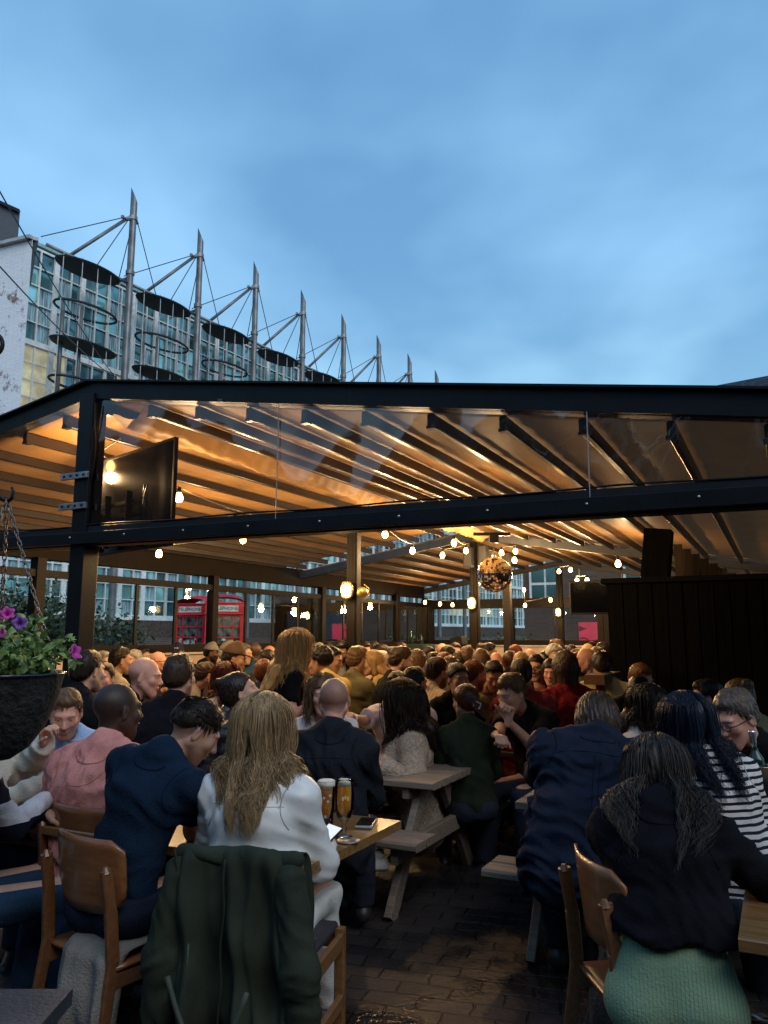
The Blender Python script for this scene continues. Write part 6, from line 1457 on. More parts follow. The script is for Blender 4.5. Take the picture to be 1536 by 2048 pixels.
# tall table end next to the hut
def tall():
    c = atY(1202, 1360, 6.9); P = empty('high_table', (c.x, c.y, 0), RZ, 'chunky wooden high table end just left of the black hut', 'table'); z = c.z
    m = MB(); m.bar((-.06, 0, z), (-.06, .8, z), .18, .085, ch=.006); m.build('tabletop', plank_mat('brown table beam', (.16, .085, .035), (.07, .035, .018), R(90)), P)
    for y in (.12, .7): m = MB(); m.bar((-.03, y, 0), (-.03, y, z - .045), .07, .07); m.build('leg', MATS.get('x') or plank_mat('brown table leg', (.12, .065, .03), (.06, .03, .015), 0), P)
tall()
def dj():
    c = atY(833, 1303, 13.4); P = empty('cloth_stand', (c.x, c.y, 0), RZ, 'table covered by a dark green cloth in front of the far screen', 'table'); 
    F = Field((-.30, -.22, .9), (.30, .22, 1.50), .015); m = MB(); V = []; n = 60
    for z, k in ((1.40, 1.), (1.2, 1.03), (.6, 1.08), (.02, 1.12)):
        for i in range(n):
            a = 2 * math.pi * i / n; q = max(abs(math.cos(a)) / .26, abs(math.sin(a)) / .2); r_ = k / q + (.012 * math.sin(a * 22) if z < 1.39 else 0); V.append((r_ * math.cos(a), r_ * math.sin(a), z))
    F_ = [(j * n + i, j * n + (i + 1) % n, (j + 1) * n + (i + 1) % n, (j + 1) * n + i) for j in range(3) for i in range(n)] + [tuple(range(n))]
    m.add(V, F_); m.build('cloth', mat('bottle green cloth', (.012, .035, .028), rough=.9), P, smooth=True, angle=50)
    for x, lab in ((-.10, 'tall dark bottle on the green cloth stand'), (.08, 'short dark bottle on the green cloth stand')):
        B = empty('bottle', tuple(Vector((c.x, c.y, 1.402)) + Vector((x, 0, 0))), 0, lab, 'bottle'); b = MB(); h = .24 if x < 0 else .17; b.lathe([(0, 0), (.034, 0), (.035, h * .55), (.013, h * .72), (.013, h), (0, h)], n=14); b.build('glass', mat('bottle glass', (.01, .03, .02)), B, smooth=True)
    c = atY(917, 1284, 14.0); P = empty('speaker_stand', (c.x, c.y, 0), RZ, 'black speaker on a stand beside the standing dark figure', 'loudspeaker'); m = MB(); m.bar((-.1, 0, 1.42), (.12, 0, 1.46), .28, .16); m.build('cabinet', M_black, P, bevel=.01); m = MB(); m.tube([(0, 0, 0), (0, 0, 1.36)], .025, n=8); m.build('pole', M_black, P)
dj()

# --- hanging basket
def basket():
    c = atY(2, 1350, 2.62); rim = c.z; P = empty('hanging_basket', (c.x, c.y, rim), 0, 'dark hanging basket of pink and purple petunias at the left edge', 'flower basket'); rs = np.random.RandomState(6); rad = .198
    M_c = mat('dark coir liner', (.020, .018, .015), rough=.95, var=.5, vscale=14, bump=1.0, bscale=45)
    m = MB(); pr = [(0, -.275), (.05, -.27), (.10, -.235), (.145, -.17), (.178, -.09), (.193, -.02), (.196, 0), (.185, .0), (.18, -.03), (0, -.03)]; m.lathe(pr, n=48)
    m.v = [(x * (1 + .012 * math.sin(z * 60 + x * 40)), y * (1 + .012 * math.sin(z * 50 + y * 40)), z) for x, y, z in m.v]; m.build('pot', M_c, P, smooth=True, angle=60)
    m = MB(); m.tube([(math.cos(a) * rad, math.sin(a) * rad, .004) for a in np.linspace(0, 2 * math.pi, 49)[:-1]], .0055, n=8, closed=True)
    m.build('rim', mat('rim steel', (.10, .10, .11), rough=.25, metal=.9), P, smooth=True)
    hook = atY(14, 1000, 2.62) - Vector((c.x, c.y, rim))
    def chain(a, b, name='chain'):
        a, b = Vector(a), Vector(b); d = b - a; n = max(2, int(d.length / .021)); t = d.normalized(); u = t.cross(Vector((0, 1, .1))).normalized(); w = t.cross(u); m = MB()
        for i in range(n):
            p_ = a + d * (i + .5) / n; e = u if i % 2 else w
            m.tube([p_ + t * .0145 * math.cos(q) + e * .0065 * math.sin(q) for q in np.linspace(0, 2 * math.pi, 11)[:-1]], .0022, n=5, closed=True)
        m.build(name, mat('chain steel', (.16, .15, .14), rough=.4, metal=.8), P, smooth=True)
    for a in (-8, 118, 236): chain((math.cos(R(a)) * rad, math.sin(R(a)) * rad, .006), hook)
    # foliage: trailing stems with small leaves
    lv = []; lf = []; st = MB()
    def leaf(p_, d, s):
        d = nrm(d); x = nrm(np.cross(d, rs.normal(size=3))); nn = np.cross(d, x); k = len(lv)
        for a, b, e in ((0, 0, 0), (.3, .27, .05), (.65, .28, .07), (1, 0, 0), (.65, -.28, .07), (.3, -.27, .05), (.5, 0, -.04)): lv.append(p_ + (d * a + x * b + nn * e) * s)
        for f in ((0, 1, 6), (1, 2, 6), (2, 3, 6), (3, 4, 6), (4, 5, 6), (5, 0, 6)): lf.append(tuple(k + i for i in f))
    for i in range(95):
        a = rs.uniform(0, 2 * math.pi); r0 = rs.uniform(0, .16); p_ = np.array([math.cos(a) * r0, math.sin(a) * r0, -.01]); out_ = rs.uniform(.0, .75); v = np.array([math.cos(a) * out_, math.sin(a) * out_, rs.uniform(.7, 1.3)]); pts = [p_.copy()]; n = rs.randint(6, 14)
        for k in range(n):
            v = v + np.array([rs.normal() * .12 + math.cos(a) * .04, rs.normal() * .12 + math.sin(a) * .04, -.07 * out_ - .02]); p_ = p_ + nrm(v) * .017; pts.append(p_.copy())
            for q in range(2): leaf(p_, v * .3 + rs.normal(size=3), rs.uniform(.018, .038) * (1.5 if rs.rand() < .2 else 1))
        st.tube([Vector(tuple(q)) for q in pts], .0014, n=4)
    def spray(tip, n=16):
        p0 = np.array([.13, -.05, 0.0]); tip = np.array(tip); pts = [p0 + (tip - p0) * u + np.array([0, 0, .035 * math.sin(math.pi * u)]) for u in np.linspace(0, 1, n)]
        for q in pts[3:]: 
            for _ in range(2): leaf(q, (tip - p0) + rs.normal(size=3) * .25, rs.uniform(.014, .024))
        st.tube([Vector(tuple(q)) for q in pts], .0016, n=4)
    base = Vector((c.x, c.y, rim)); loc = lambda x, y, Y=2.5: np.array(atY(x, y, Y) - base)
    spray(loc(140, 1306, 2.52)); spray(loc(125, 1292, 2.6)); spray(loc(112, 1322, 2.5), 10)
    m = MB(); m.v = [tuple(q) for q in lv]; m.f = lf; m.mi = [0] * len(lf); m.build('foliage', mat('petunia leaves', (.22, .34, .09), rough=.5, var=.5, vscale=25), P)
    st.build('stem', mat('green stem', (.10, .14, .05), rough=.6), P)
    def flower(px, py, Y, s, col, face):
        o_ = Vector(tuple(loc(px, py, Y))); f = Vector(face).normalized(); u = f.cross(Vector((0, 0, 1))).normalized(); w = f.cross(u); m = MB(); n = 25; V = []
        for j, (rr_, dd) in enumerate(((.004, -.040), (.008, -.02), (.018, -.004), (.030, .004), (.036, .0))):
            for i in range(n):
                a = 2 * math.pi * i / n; k = rr_ * (1 + (.16 if j > 2 else .05) * math.cos(5 * a)); V.append(o_ + (u * math.cos(a) * k + w * math.sin(a) * k + f * (dd + (.005 * math.cos(5 * a + 1) if j > 2 else 0))) * s)
        m.add(V, [(j * n + i, j * n + (i + 1) % n, (j + 1) * n + (i + 1) % n, (j + 1) * n + i) for j in range(4) for i in range(n)]); m.build('flower', col, P, smooth=True)
    Mm = mat('magenta petal', (.46, .04, .30), rough=.5, var=.2, vscale=40); Mp = mat('purple petal', (.19, .06, .34), rough=.5, var=.25, vscale=40)
    flower(16, 1226, 2.5, 0.59, Mm, (.5, -.8, .4)); flower(-6, 1232, 2.52, 0.66, Mm, (-.4, -1, .5)); flower(40, 1245, 2.46, 0.61, Mp, (.5, -1, .4)); flower(2, 1266, 2.42, 0.54, Mm, (-.6, -.8, .3)); flower(152, 1305, 2.5, .72, Mm, (1, -.25, .25))
    # iron bracket with its hook
    B = empty('wall_bracket', (c.x, c.y, rim), 0, 'black iron bracket arm with a hook holding the flower basket', 'bracket'); m = MB(); h = hook
    m.tube([h + Vector((-.22, 0, .03)), h + Vector((-.05, 0, .035)), h + Vector((-.018, 0, .004)), h + Vector((0, 0, -.006)), h + Vector((.016, 0, .006)), h + Vector((.020, 0, .028)), h + Vector((.012, 0, .045))], [.009, .009, .008, .008, .0075, .006, .004], n=10); m.tube([h + Vector((-.22, 0, .03)), h + Vector((-.6, 0, .03))], .011, n=8)
    m.build('arm', M_black, B, smooth=True)
    m = MB(); o_ = atY(-14, 690, 2.62) - Vector((c.x, c.y, rim)); m.tube([o_ + Vector((math.cos(a) * .034, 0, math.sin(a) * .04)) for a in np.linspace(0, 2 * math.pi, 21)[:-1]], .008, n=8, closed=True); m.tube([o_ + Vector((-.03, 0, 0)), h + Vector((-.5, 0, .03))], .010, n=8); m.build('scroll', M_black, B, smooth=True)
basket()
# ------------------------------------------------------------------ the people
def clip_extra(P, d):
    mb = MB(); c = d['hc'] - d['fw'] * .135 + d['lat'] * .055 - d['up'] * .035; c = Vector(tuple(c)); u = Vector((1, -.4, -.5)).normalized() * .024; w = Vector((.35, .1, 1)).normalized() * .018
    mb.tube([c + u + w, c + u - w, c - u - w, c - u + w], .0042, n=5, closed=True); mb.build('hair_clip', mat('pearl clip', (.7, .68, .62), rough=.3), P)
def hero():
    person(530, 1457, 3.0, 14, 'woman with long ash blonde wavy hair in a white blouse, seen from behind', fem=1, style='long', hair='ash', hcol2='pale', top=('blouse', (.72, .72, .70)), lean=4, wide=1.10, hlen=.47, fold=.55, yaw=6,
           rw=('px', 652, 1690, 3.25), lw=('px', 470, 1690, 3.35), trous=(.66, .66, .62), hair_n=5200, seed=5, pitch=4, sc=1.02)
    person(392, 1463, 3.2, 24, 'man in a navy t-shirt with short dark hair, head bowed to the right', style='fade', hair='dark', skin='fair', top=('tee', (.006, .017, .038)), lean=13, side=11, yaw=42, pitch=32, neckl=26, beard=.35,
           rw=('px', 398, 1690, 3.42), lw=('px', 330, 1690, 3.6), rp=(.30, -.45, -1), wide=.95, trous=(.01, .015, .03), sc=.97, seed=9, hair_n=2600)
    person(237, 1421, 3.62, 22, 'man with a shaved head in a dusty pink sweatshirt', style='buzz', hair='black', skin='dark', top=('sweater', (.58, .25, .22)), lean=9, yaw=22, pitch=2, wide=1.12, sc=1.04, trous=(.02, .02, .025), thick=.024,
           rw=('px', 300, 1600, 4.0), lw=('px', 110, 1600, 3.95), seed=12)
    person(131, 1427, 4.3, 168, 'fair man in a light blue shirt looking down beside the flower basket', style='short', hair='light', skin='pink', top=('shirt', (.30, .46, .74)), lean=16, pitch=22, yaw=-8, beard=.4, neckl=8, rw=('px', 40, 1590, 4.0), lw=('px', 170, 1600, 3.9), seed=4)
    person(2, 1432, 3.25, 55, 'person in a bold black and white striped top at the left edge', style='short', hair='brown', top=('shirt', (.52, .52, .54)), pat=('bold', (2, 5.2, .5, (.008, .010, .02))), lean=12, trous=(.02, .05, .10), seed=2, rw=('px', 90, 1600, 3.5), det=1)
    person(38, 1412, 4.0, 105, 'person behind the flower basket with one raised hand and a cream sleeve', style='long', fem=1, hair='dark', top=('jacket', (.50, .47, .40)), lean=8, rw=('px', 92, 1566, 3.8), lw=('px', 88, 1490, 3.75), lh=(.3, .25, .8), lp=(-.2, -.2, -1), seed=3, hlen=.3, curl=.9)
    person(668, 1401, 4.1, 4, 'man with cropped hair in a black jacket, seen from behind by the beer glasses', style='buzz', hair='brown', skin='pink', top=('jacket', (.010, .013, .018)), lean=7, yaw=-6, pitch=8, wide=.92, sc=.96, thick=.026, seed=21, det=0)
    person(797, 1402, 5.45, 262, 'woman with long brown hair in a cream fleece coat, profile to the left', fem=1, style='long', hair='dark', hcol2='brown', skin='fair', top=('fleece', (.46, .37, .29)), lean=6, yaw=22, pitch=2, hlen=.44, wide=1.04, sc=1.17,
           rw=('px', 742, 1522, 5.2), lw=('px', 765, 1532, 5.0), rp=(.3, -.3, -1), lp=(-.5, -.2, -1), det=0, hair_n=4200, seed=31, flow=(.0, -.25, 0))
    person(930, 1404, 5.5, 352, 'woman in a dark green jumper with a pearl hair clip, seen from behind', fem=1, style='pony', hair='dark', hcol2='red', top=('knit', (.020, .028, .018)), lean=10, yaw=-22, pitch=6, extra=clip_extra, seed=33, det=1)
    person(1022, 1386, 5.55, 222, 'young man in a black t-shirt resting his chin on his hand', style='short', hair='light', skin='fair', top=('tee', (.006, .006, .008)), lean=22, yaw=12, pitch=20, neckl=8, sc=1.06,
           lw=('px', 1016, 1442, 5.22), lh=(-.18, .12, 1), lp=(-.25, .2, -1), rw=('px', 985, 1484, 5.1), rh=(-.8, .5, 0), curl=1.15, det=0, hair_n=1800, seed=35)
    person(1196, 1446, 3.9, 12, 'person with brown hair hunched over in a dark blue shirt on the right bench', style='bob', hair='dark', hcol2='light', fem=0, top=('shirt', (.006, .014, .034)), lean=30, side=7, pitch=28, yaw=10, neckl=12, wide=1.22, thick=.03, sc=1.04, trous=(.01, .012, .02), seed=41, fold=1.3,
           rw=('px', 1240, 1590, 4.3), lw=('px', 1080, 1560, 4.4), det=0)
    person(1314, 1548, 2.70, 16, 'woman in a black jumper and green trousers with grey streaked hair', fem=1, style='long', hair='dark', hcol2='salt', top=('knit', (.007, .007, .010)), lean=20, neckl=12, pitch=20, yaw=4, wide=1.10, trous=(.22, .33, .21), ribs=True, hlen=.50, hem=.18, hips=1.24, sc=.97,
           rw=('px', 1490, 1745, 2.75), lw=('px', 1380, 1700, 3.0), rp=(1., -.2, -.7), hair_n=4200, seed=43, thick=.026, flow=(0, -1.3, 0))
    person(1368, 1448, 3.3, 346, 'woman in a black and white striped top with blue black long hair', fem=1, style='long', hair='blueblack', hcol2='blueblack', top=('tee', (.60, .58, .55)), sleeve='long', pat=('breton', (2, 36, .42, (.012, .012, .02))), lean=14, side=-8, pitch=6, wide=1.04, hlen=.46,
           rw=('px', 1490, 1640, 3.5), lw=('px', 1380, 1620, 3.6), thick=.022, hair_n=4200, seed=45, flow=(.16, -.1, 0))
    person(1470, 1436, 3.9, 238, 'grey haired man with dark glasses in a black top looking down', style='short', hair='salt', hcol2='light', skin='pink', top=('jacket', (.006, .006, .008)), lean=14, pitch=22, yaw=6, neckl=8, glasses=True, det=0, seed=47, sc=1.08, rw=('px', 1430, 1560, 3.8), lw=('px', 1500, 1560, 3.7))
    person(1302, 1413, 4.7, 118, 'woman with long straight dark hair in a pale jacket, face turned right', fem=1, style='long', hair='dark', hcol2='dark', skin='fair', top=('shirt', (.50, .44, .40)), lean=12, pitch=12, yaw=18, hlen=.36, det=1, seed=49)
    person(599, 1292, 5.9, 74, 'waitress standing with long strawberry blonde hair and a black t-shirt', fem=1, style='long', hair='straw', hcol2='blond', skin='pink', top=('tee', (.006, .006, .008)), legs='stand', lean=5, pitch=8, hlen=.46, flow=(-.05, -.30, 0),
           rw=('px', 640, 1396, 5.65), lw=('px', 655, 1392, 5.9), trous=(.006, .006, .008), det=0, sc=1.02, hair_n=4200, seed=51, wide=.92)
hero()
CROWD = [
 # px, py, Y, az, yaw, pitch, fem, style, hair, skin, top, colour, label, extras
 (360, 1353, 5.0, 8, 4, 4, 0, 'short', 'brown', 'fair', 'sweater', (.008, .009, .013), 'broad backed man in a plain black sweatshirt behind the shaved headed man', dict(wide=1.28, sc=1.08)),
 (291, 1353, 5.5, 78, 10, 8, 0, 'bald', 'light', 'pink', 'jacket', (.012, .012, .015), 'balding older man in a dark jacket, profile to the right', dict(sc=1.1)),
 (177, 1342, 5.3, 32, 0, 2, 0, 'short', 'dark', 'fair', 'suit', (.008, .008, .010), 'dark haired man in a black suit seen from behind, white shirt collar showing', {}),
 (205, 1357, 6.1, 172, 6, 0, 0, 'short', 'brown', 'pink', 'suit', (.010, .010, .013), 'smiling man with brown hair facing the camera from the left tables', {}),
 (243, 1321, 8.2, 42, 20, 2, 0, 'short', 'dark', 'tan', 'shirt', (.33, .30, .24), 'dark haired man in a beige shirt with his back turned, left side', {}),
 (176, 1322, 9.6, 10, 0, 0, 0, 'short', 'ginger', 'pink', 'tee', (.25, .10, .06), 'ginger head just showing over the dark suited man', {}),
 (207, 1325, 8.9, 95, 20, 6, 0, 'short', 'grey', 'fair', 'shirt', (.10, .10, .12), 'grey haired man with glasses beside the ginger head', dict(glasses=True)),
 (266, 1321, 9.6, 215, 0, 10, 0, 'short', 'grey', 'fair', 'jacket', (.02, .02, .03), 'grey haired man leaning in near the left boarding', {}),
 (285, 1314, 10.2, 95, 0, 4, 0, 'short', 'black', 'tan', 'shirt', (.03, .03, .04), 'black haired man in a dark checked shirt against the left boarding', {}),
 (318, 1323, 9.6, 70, 20, 6, 0, 'bald', 'grey', 'pink', 'jacket', (.02, .02, .03), 'bald man with thin glasses near the left boarding', dict(glasses=True)),
 (355, 1308, 11.6, 178, 0, 2, 0, 'short', 'grey', 'pink', 'hoodie', (.018, .022, .035), 'man in a navy cap and dark coat facing the camera by the boarding', dict(hat=('logo', (.012, .018, .06)), lw=(.10, .20, .22), rw=(-.10, .22, .24), wide=1.15, det=2)),
 (424, 1306, 12.0, 88, 0, 6, 0, 'short', 'black', 'brown', 'hoodie', (.015, .018, .03), 'bearded man in a light grey cap against the cream boarding', dict(hat=('plain', (.28, .27, .26)), beard=.9, det=2)),
 (413, 1351, 7.2, 75, -20, 14, 0, 'short', 'brown', 'pink', 'jacket', (.20, .18, .15), 'man in a grey beige coat leaning towards the red haired woman', dict(lean=24, side=10)),
 (449, 1357, 6.2, 330, -12, 2, 1, 'long', 'red', 'fair', 'sweater', (.60, .45, .28), 'woman with long auburn hair and a cream off shoulder jumper', dict(hlen=.34)),
 (481, 1384, 4.75, 78, -4, -16, 1, 'bun', 'dark', 'fair', 'leather', (.022, .020, .022), 'woman in a dark leather jacket tilting her face up to the right', dict(lean=10, det=0)),
 (470, 1318, 7.8, 86, 0, 8, 0, 'short', 'dark', 'tan', 'tee', (.16, .13, .10), 'man in a brown flat cap in profile, left centre of the crowd', dict(hat=('plain', (.06, .035, .02)))),
 (459, 1309, 9.8, 60, 0, 4, 0, 'short', 'grey', 'tan', 'jacket', (.05, .04, .04), 'person in a grey brown hat behind the brown cap', dict(hat=('plain', (.12, .10, .08)))),
 (488, 1308, 10.4, 100, 0, 4, 0, 'short', 'salt', 'fair', 'jacket', (.03, .03, .035), 'greying man just right of the two brown hats', {}),
 (510, 1305, 10.6, 4, 0, 2, 0, 'buzz', 'black', 'brown', 'shirt', (.02, .06, .11), 'tall broad man in a blue shirt with close black hair, back turned', dict(wide=1.2, sc=1.1)),
 (538, 1310, 11.0, 200, 0, 24, 0, 'bald', 'grey', 'pink', 'shirt', (.10, .10, .12), 'pink bald head against the boarding next to the blue shirt', {}),
 (536, 1322, 9.2, 20, 0, 4, 0, 'short', 'black', 'tan', 'jacket', (.02, .02, .025), 'black haired head below the pink bald man', {}),
 (528, 1347, 6.9, 8, 0, 6, 0, 'crop', 'ginger', 'fair', 'jacket', (.012, .015, .03), 'man with thinning ginger brown hair left of the waitress', dict(sc=1.08)),
 (560, 1313, 10.6, 170, 0, 10, 0, 'short', 'ginger', 'pink', 'tee', (.2, .12, .1), 'ruddy man half hidden behind the waitress hair', {}),
 (617, 1316, 8.6, 255, 0, 6, 0, 'short', 'dark', 'pink', 'tee', (.03, .03, .03), 'flushed dark haired man right behind the waitress', {}),
 (639, 1323, 7.7, 322, -30, 14, 0, 'curly', 'black', 'tan', 'tee', (.62, .48, .18), 'curly black haired man in a pale yellow t-shirt beside the waitress', dict(lean=18)),
 (664, 1320, 8.3, 100, 0, 14, 0, 'short', 'black', 'tan', 'tee', (.35, .28, .18), 'young man with a neat fade looking down, right of the yellow t-shirt', {}),
 (638, 1304, 11.6, 60, 0, 0, 0, 'short', 'grey', 'tan', 'jacket', (.03, .03, .04), 'grey haired head by the far boarding above the yellow t-shirt', {}),
 (655, 1303, 11.9, 40, 0, 0, 0, 'short', 'dark', 'tan', 'jacket', (.03, .03, .04), 'dark head by the far boarding next to the grey one', {}),
 (681, 1304, 9.7, 172, 0, 20, 0, 'short', 'black', 'olive', 'jacket', (.22, .22, .22), 'bearded man with a pale scarf just left of the nearest ridge post', dict(beard=.9)),
 (645, 1389, 4.85, 172, 0, 6, 1, 'long', 'light', 'fair', 'shirt', (.50, .49, .50), 'woman in a white shirt facing us, mostly hidden by the cropped haired man', dict(hlen=.3, wide=1.15)),
 (793, 1376, 5.7, 205, 0, 8, 0, 'short', 'brown', 'fair', 'tee', (.66, .58, .58), 'person in a loose white t-shirt reaching left behind the fleece coat', dict(rw=('px', 700, 1430, 5.4), wide=1.2, thick=.03)),
 (717, 1320, 8.2, 40, 10, 6, 0, 'short', 'light', 'tan', 'shirt', (.14, .13, .07), 'man in an olive green shirt just right of the nearest ridge post', dict(sc=1.08)),
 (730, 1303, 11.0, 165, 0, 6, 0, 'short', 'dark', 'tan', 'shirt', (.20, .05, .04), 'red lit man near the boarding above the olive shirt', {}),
 (748, 1302, 11.6, 85, 0, 2, 0, 'short', 'black', 'fair', 'tee', (.03, .03, .03), 'black haired man in profile near the far boarding', {}),
 (765, 1309, 11.0, 60, 0, 4, 0, 'bob', 'dark', 'fair', 'tee', (.04, .03, .03), 'bobbed dark head right of the profile man', {}),
 (743, 1326, 8.2, 262, 0, 4, 1, 'long', 'blond', 'fair', 'sweater', (.55, .42, .16), 'blonde woman in a cream cardigan talking to the olive shirt', dict(hlen=.28)),
 (765, 1323, 9.4, 20, 0, 2, 1, 'bun', 'white', 'pink', 'tee', (.4, .25, .25), 'head wrapped in a pale pink scarf behind the blonde woman', {}),
 (788, 1319, 9.4, 235, 0, 6, 0, 'short', 'black', 'fair', 'shirt', (.30, .33, .40), 'pale man in a light blue shirt behind the bearded young man', {}),
 (803, 1303, 11.8, 30, 0, 0, 0, 'short', 'dark', 'tan', 'tee', (.03, .03, .03), 'dark head right in front of the green cloth stand', {}),
 (804, 1322, 7.6, 72, 6, 14, 0, 'short', 'brown', 'fair', 'tee', (.008, .008, .010), 'bearded young man in black with thick brown hair, looking down right', dict(beard=.8, lean=14)),
 (834, 1325, 8.0, 2, 0, 4, 0, 'crop', 'light', 'pink', 'tee', (.62, .50, .24), 'man with thinning hair in a bright cream t-shirt, back turned', dict(sc=1.08, wide=1.1)),
 (857, 1315, 9.8, 120, 0, 6, 0, 'short', 'black', 'brown', 'jacket', (.02, .02, .03), 'dark man right of the bright cream t-shirt', {}),
 (868, 1327, 8.8, 20, 0, 2, 0, 'short', 'dark', 'tan', 'tee', (.04, .03, .02), 'dark brown head between the cream t-shirt and the bobbed woman', {}),
 (888, 1330, 8.4, 0, 0, 0, 1, 'bob', 'red', 'fair', 'tee', (.06, .04, .03), 'woman with a reddish brown bob in the middle of the crowd', {}),
 (885, 1304, 11.8, 20, 0, 6, 0, 'bald', 'grey', 'pink', 'jacket', (.02, .02, .03), 'bald orange lit head right of the green cloth stand', {}),
 (898, 1312, 10.6, 70, 0, 10, 0, 'short', 'dark', 'tan', 'jacket', (.015, .015, .02), 'stooping man in a dark jacket below the standing figure', {}),
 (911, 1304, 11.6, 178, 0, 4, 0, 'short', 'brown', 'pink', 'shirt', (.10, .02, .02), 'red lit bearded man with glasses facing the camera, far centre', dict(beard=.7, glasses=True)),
 (934, 1318, 9.0, 0, 0, 0, 1, 'curly', 'light', 'fair', 'jacket', (.05, .04, .03), 'woman with curly light brown hair beside the middle ridge post', {}),
 (918, 1325, 9.0, 330, 0, 0, 1, 'long', 'dark', 'fair', 'jacket', (.03, .03, .03), 'long dark haired woman left of the curly hair', dict(hlen=.3)),
 (831, 1366, 5.9, 40, 6, 6, 0, 'short', 'black', 'tan', 'tee', (.05, .05, .05), 'black haired head right behind the fleece coated woman', {}),
 (876, 1345, 6.7, 48, 12, 6, 0, 'short', 'dark', 'olive', 'shirt', (.42, .33, .24), 'dark haired bearded man in a striped cream shirt', dict(beard=.8, pat=('fine', (0, 30, .2, (.22, .16, .12))), lean=14)),
 (901, 1341, 7.6, 10, 0, 0, 1, 'curly', 'brown', 'fair', 'tee', (.10, .08, .06), 'curly brown head behind the striped cream shirt', {}),
 (917, 1358, 6.2, 172, -14, 4, 1, 'bun', 'black', 'olive', 'sweater', (.008, .008, .010), 'woman with centre parted black hair facing the camera', dict(lean=12)),
 (950, 1350, 6.5, 58, 6, 8, 0, 'crop', 'ginger', 'pink', 'sweater', (.17, .15, .08), 'ginger bearded man in an olive jumper', dict(beard=.9, lean=14)),
 (963, 1326, 7.8, 8, 0, 6, 0, 'crop', 'light', 'pink', 'tee', (.25, .14, .08), 'round head with thin fair hair glowing orange under the lamps', dict(sc=1.12)),
 (993, 1327, 8.9, 165, 0, 34, 0, 'bald', 'grey', 'pink', 'tee', (.2, .12, .1), 'bald pink head bowed towards us right of the glowing head', {}),
 (979, 1305, 11.2, 92, 0, 6, 0, 'short', 'black', 'olive', 'jacket', (.02, .02, .03), 'young man with black hair in profile between the two far posts', {}),
 (962, 1305, 11.8, 200, 0, 0, 0, 'short', 'brown', 'tan', 'jacket', (.05, .03, .03), 'brown head half hidden by the middle ridge post', {}),
 (988, 1351, 6.7, 182, 0, 26, 0, 'short', 'black', 'olive', 'shirt', (.22, .12, .09), 'dark haired man in a reddish checked shirt looking down', dict(lean=16)),
 (1019, 1322, 9.0, 0, 0, 0, 0, 'buzz', 'black', 'brown', 'jacket', (.02, .02, .03), 'close cropped dark head in front of the second far post', {}),
 (1029, 1308, 11.4, 230, 0, 0, 1, 'long', 'red', 'tan', 'tee', (.05, .03, .03), 'woman with auburn hair beside the second far post', dict(hlen=.3)),
 (1045, 1328, 8.6, 30, 0, 0, 1, 'long', 'blond', 'fair', 'tee', (.05, .04, .03), 'blonde head left of the woman with glasses', dict(hlen=.25)),
 (1041, 1349, 6.3, 350, 0, 2, 0, 'short', 'dark', 'tan', 'shirt', (.20, .025, .025), 'man in a brick red shirt with dark hair, back turned', dict(wide=1.1)),
 (1073, 1335, 7.6, 212, 0, 6, 1, 'bun', 'dark', 'fair', 'tee', (.03, .02, .02), 'woman with glasses and tied back dark hair in a patterned dress', dict(glasses=True, sleeve='cap')),
 (1061, 1317, 10.2, 172, 0, 14, 0, 'bald', 'grey', 'pink', 'tee', (.05, .04, .04), 'bald man with glasses looking down behind the woman with glasses', dict(glasses=True)),
 (1089, 1325, 8.9, 0, 0, 0, 0, 'short', 'dark', 'tan', 'jacket', (.05, .045, .045), 'dark head in a grey jacket left of the white haired woman', {}),
 (1110, 1314, 8.8, 175, 0, 6, 1, 'curly', 'white', 'fair', 'tee', (.3, .15, .12), 'woman with curly white hair in front of the far doors', {}),
 (1110, 1298, 11.8, 262, 0, 0, 0, 'short', 'light', 'fair', 'jacket', (.05, .05, .05), 'brown haired man standing taller at the far doors, facing left', dict(sc=1.12)),
 (1102, 1345, 7.4, 200, 0, 6, 1, 'long', 'dark', 'pink', 'tee', (.12, .03, .03), 'woman laughing behind the dark red jumper', dict(hlen=.2)),
 (1129, 1337, 6.6, 354, 0, 2, 1, 'bob', 'brown', 'fair', 'sweater', (.16, .012, .018), 'woman with a brown bob in a dark red jumper, back turned', dict(sc=1.12, wide=1.2)),
 (1171, 1322, 7.9, 282, -6, 2, 0, 'bald', 'grey', 'pink', 'hoodie', (.03, .08, .20), 'bald man in a blue hoodie facing left near the black hut', {}),
 (1158, 1331, 8.0, 10, 0, 0, 1, 'bob', 'dark', 'fair', 'jacket', (.10, .11, .10), 'person in a grey green jacket right of the dark red jumper', {}),
 (1203, 1331, 7.4, 6, 0, 6, 0, 'short', 'dark', 'tan', 'hoodie', (.52, .42, .20), 'person in a pale yellow hoodie, back turned, beside the black hut', dict(sc=1.05, wide=1.1)),
 (1143, 1308, 11.6, 178, 0, 2, 1, 'long', 'black', 'tan', 'tee', (.03, .03, .03), 'dark haired woman facing us under the pink sign', dict(hlen=.25)),
 (1153, 1318, 10.0, 20, 0, 0, 0, 'short', 'ginger', 'fair', 'tee', (.08, .05, .03), 'ginger brown head left of the blue hoodie', {}),
 (1176, 1307, 11.2, 10, 0, 0, 1, 'long', 'blond', 'fair', 'tee', (.08, .06, .05), 'blonde head under the pink sign', dict(hlen=.25)),
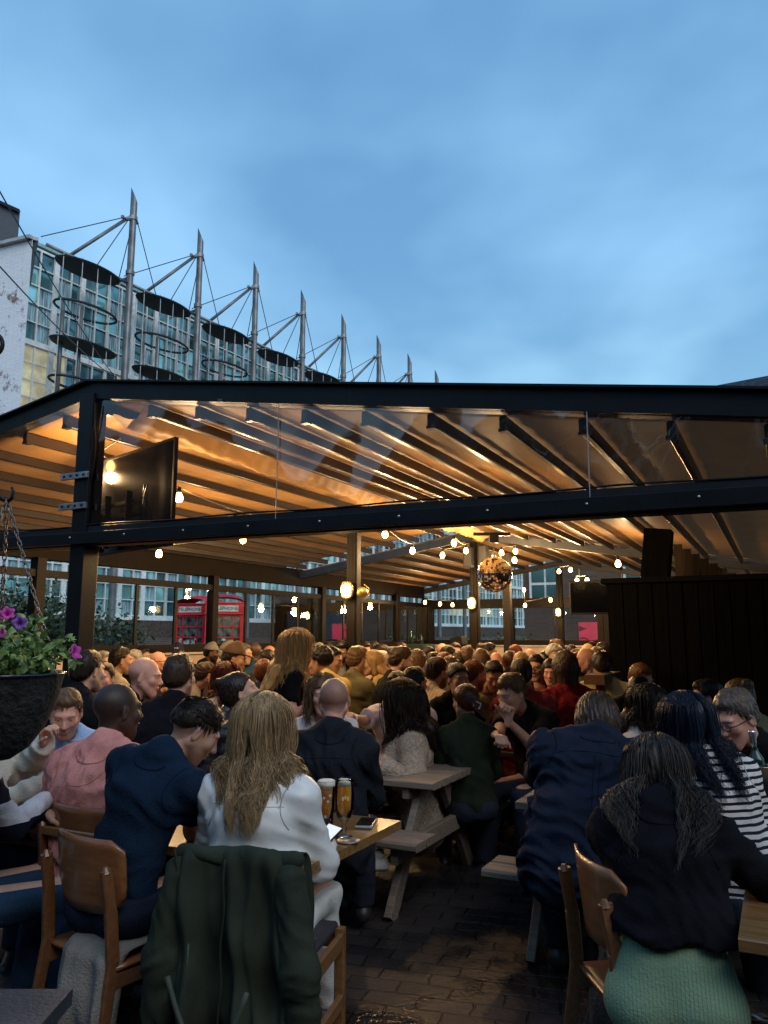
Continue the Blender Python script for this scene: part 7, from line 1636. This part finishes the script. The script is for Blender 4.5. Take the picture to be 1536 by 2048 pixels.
 (1184, 1302, 12.0, 15, 0, 0, 0, 'short', 'black', 'tan', 'tee', (.03, .03, .03), 'black haired head just right of the farthest blonde', {}),
 (1204, 1304, 11.4, 262, 0, 4, 0, 'short', 'dark', 'pink', 'tee', (.20, .18, .18), 'man in profile facing left at the edge of the black hut', {}),
 (1195, 1316, 9.6, 10, 0, 0, 1, 'bob', 'light', 'fair', 'tee', (.08, .06, .05), 'light brown bob above the pale yellow hoodie', {}),
 (1283, 1359, 6.3, 150, 6, 18, 0, 'short', 'ginger', 'pink', 'jacket', (.008, .008, .010), 'ginger haired man in black, face lit orange in front of the hut', dict(sc=1.08)),
 (1279, 1386, 5.4, 24, 0, 8, 0, 'short', 'black', 'tan', 'tee', (.006, .006, .007), 'black haired man with one ear showing below the ginger man', {}),
 (1413, 1395, 5.1, 285, 0, 10, 0, 'short', 'black', 'pink', 'shirt', (.52, .48, .47), 'man in a white shirt turned left in the shadow of the hut', dict(lean=20, side=-6)),
 (1476, 1396, 4.9, 340, 0, 8, 1, 'bun', 'light', 'fair', 'jacket', (.16, .15, .09), 'person with a messy blonde bun behind the man with dark glasses', {}),
]
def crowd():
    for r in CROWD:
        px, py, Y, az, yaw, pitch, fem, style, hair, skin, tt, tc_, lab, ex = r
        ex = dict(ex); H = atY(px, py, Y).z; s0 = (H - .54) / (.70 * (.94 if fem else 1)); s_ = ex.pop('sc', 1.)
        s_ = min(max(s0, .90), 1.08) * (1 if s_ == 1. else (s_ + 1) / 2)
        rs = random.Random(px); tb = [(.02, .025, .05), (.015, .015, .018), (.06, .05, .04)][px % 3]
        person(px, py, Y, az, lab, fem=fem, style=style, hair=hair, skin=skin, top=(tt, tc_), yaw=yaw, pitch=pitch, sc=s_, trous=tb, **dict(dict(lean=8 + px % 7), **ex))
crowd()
person(925, 1290, 14.6, 30, 'dark figure standing by the far equipment, head above the crowd', legs='stand', top=('hoodie', (.008, .008, .009)), hair='black', style='short', skin='tan', trous=(.01, .01, .012), sc=.98, det=2)
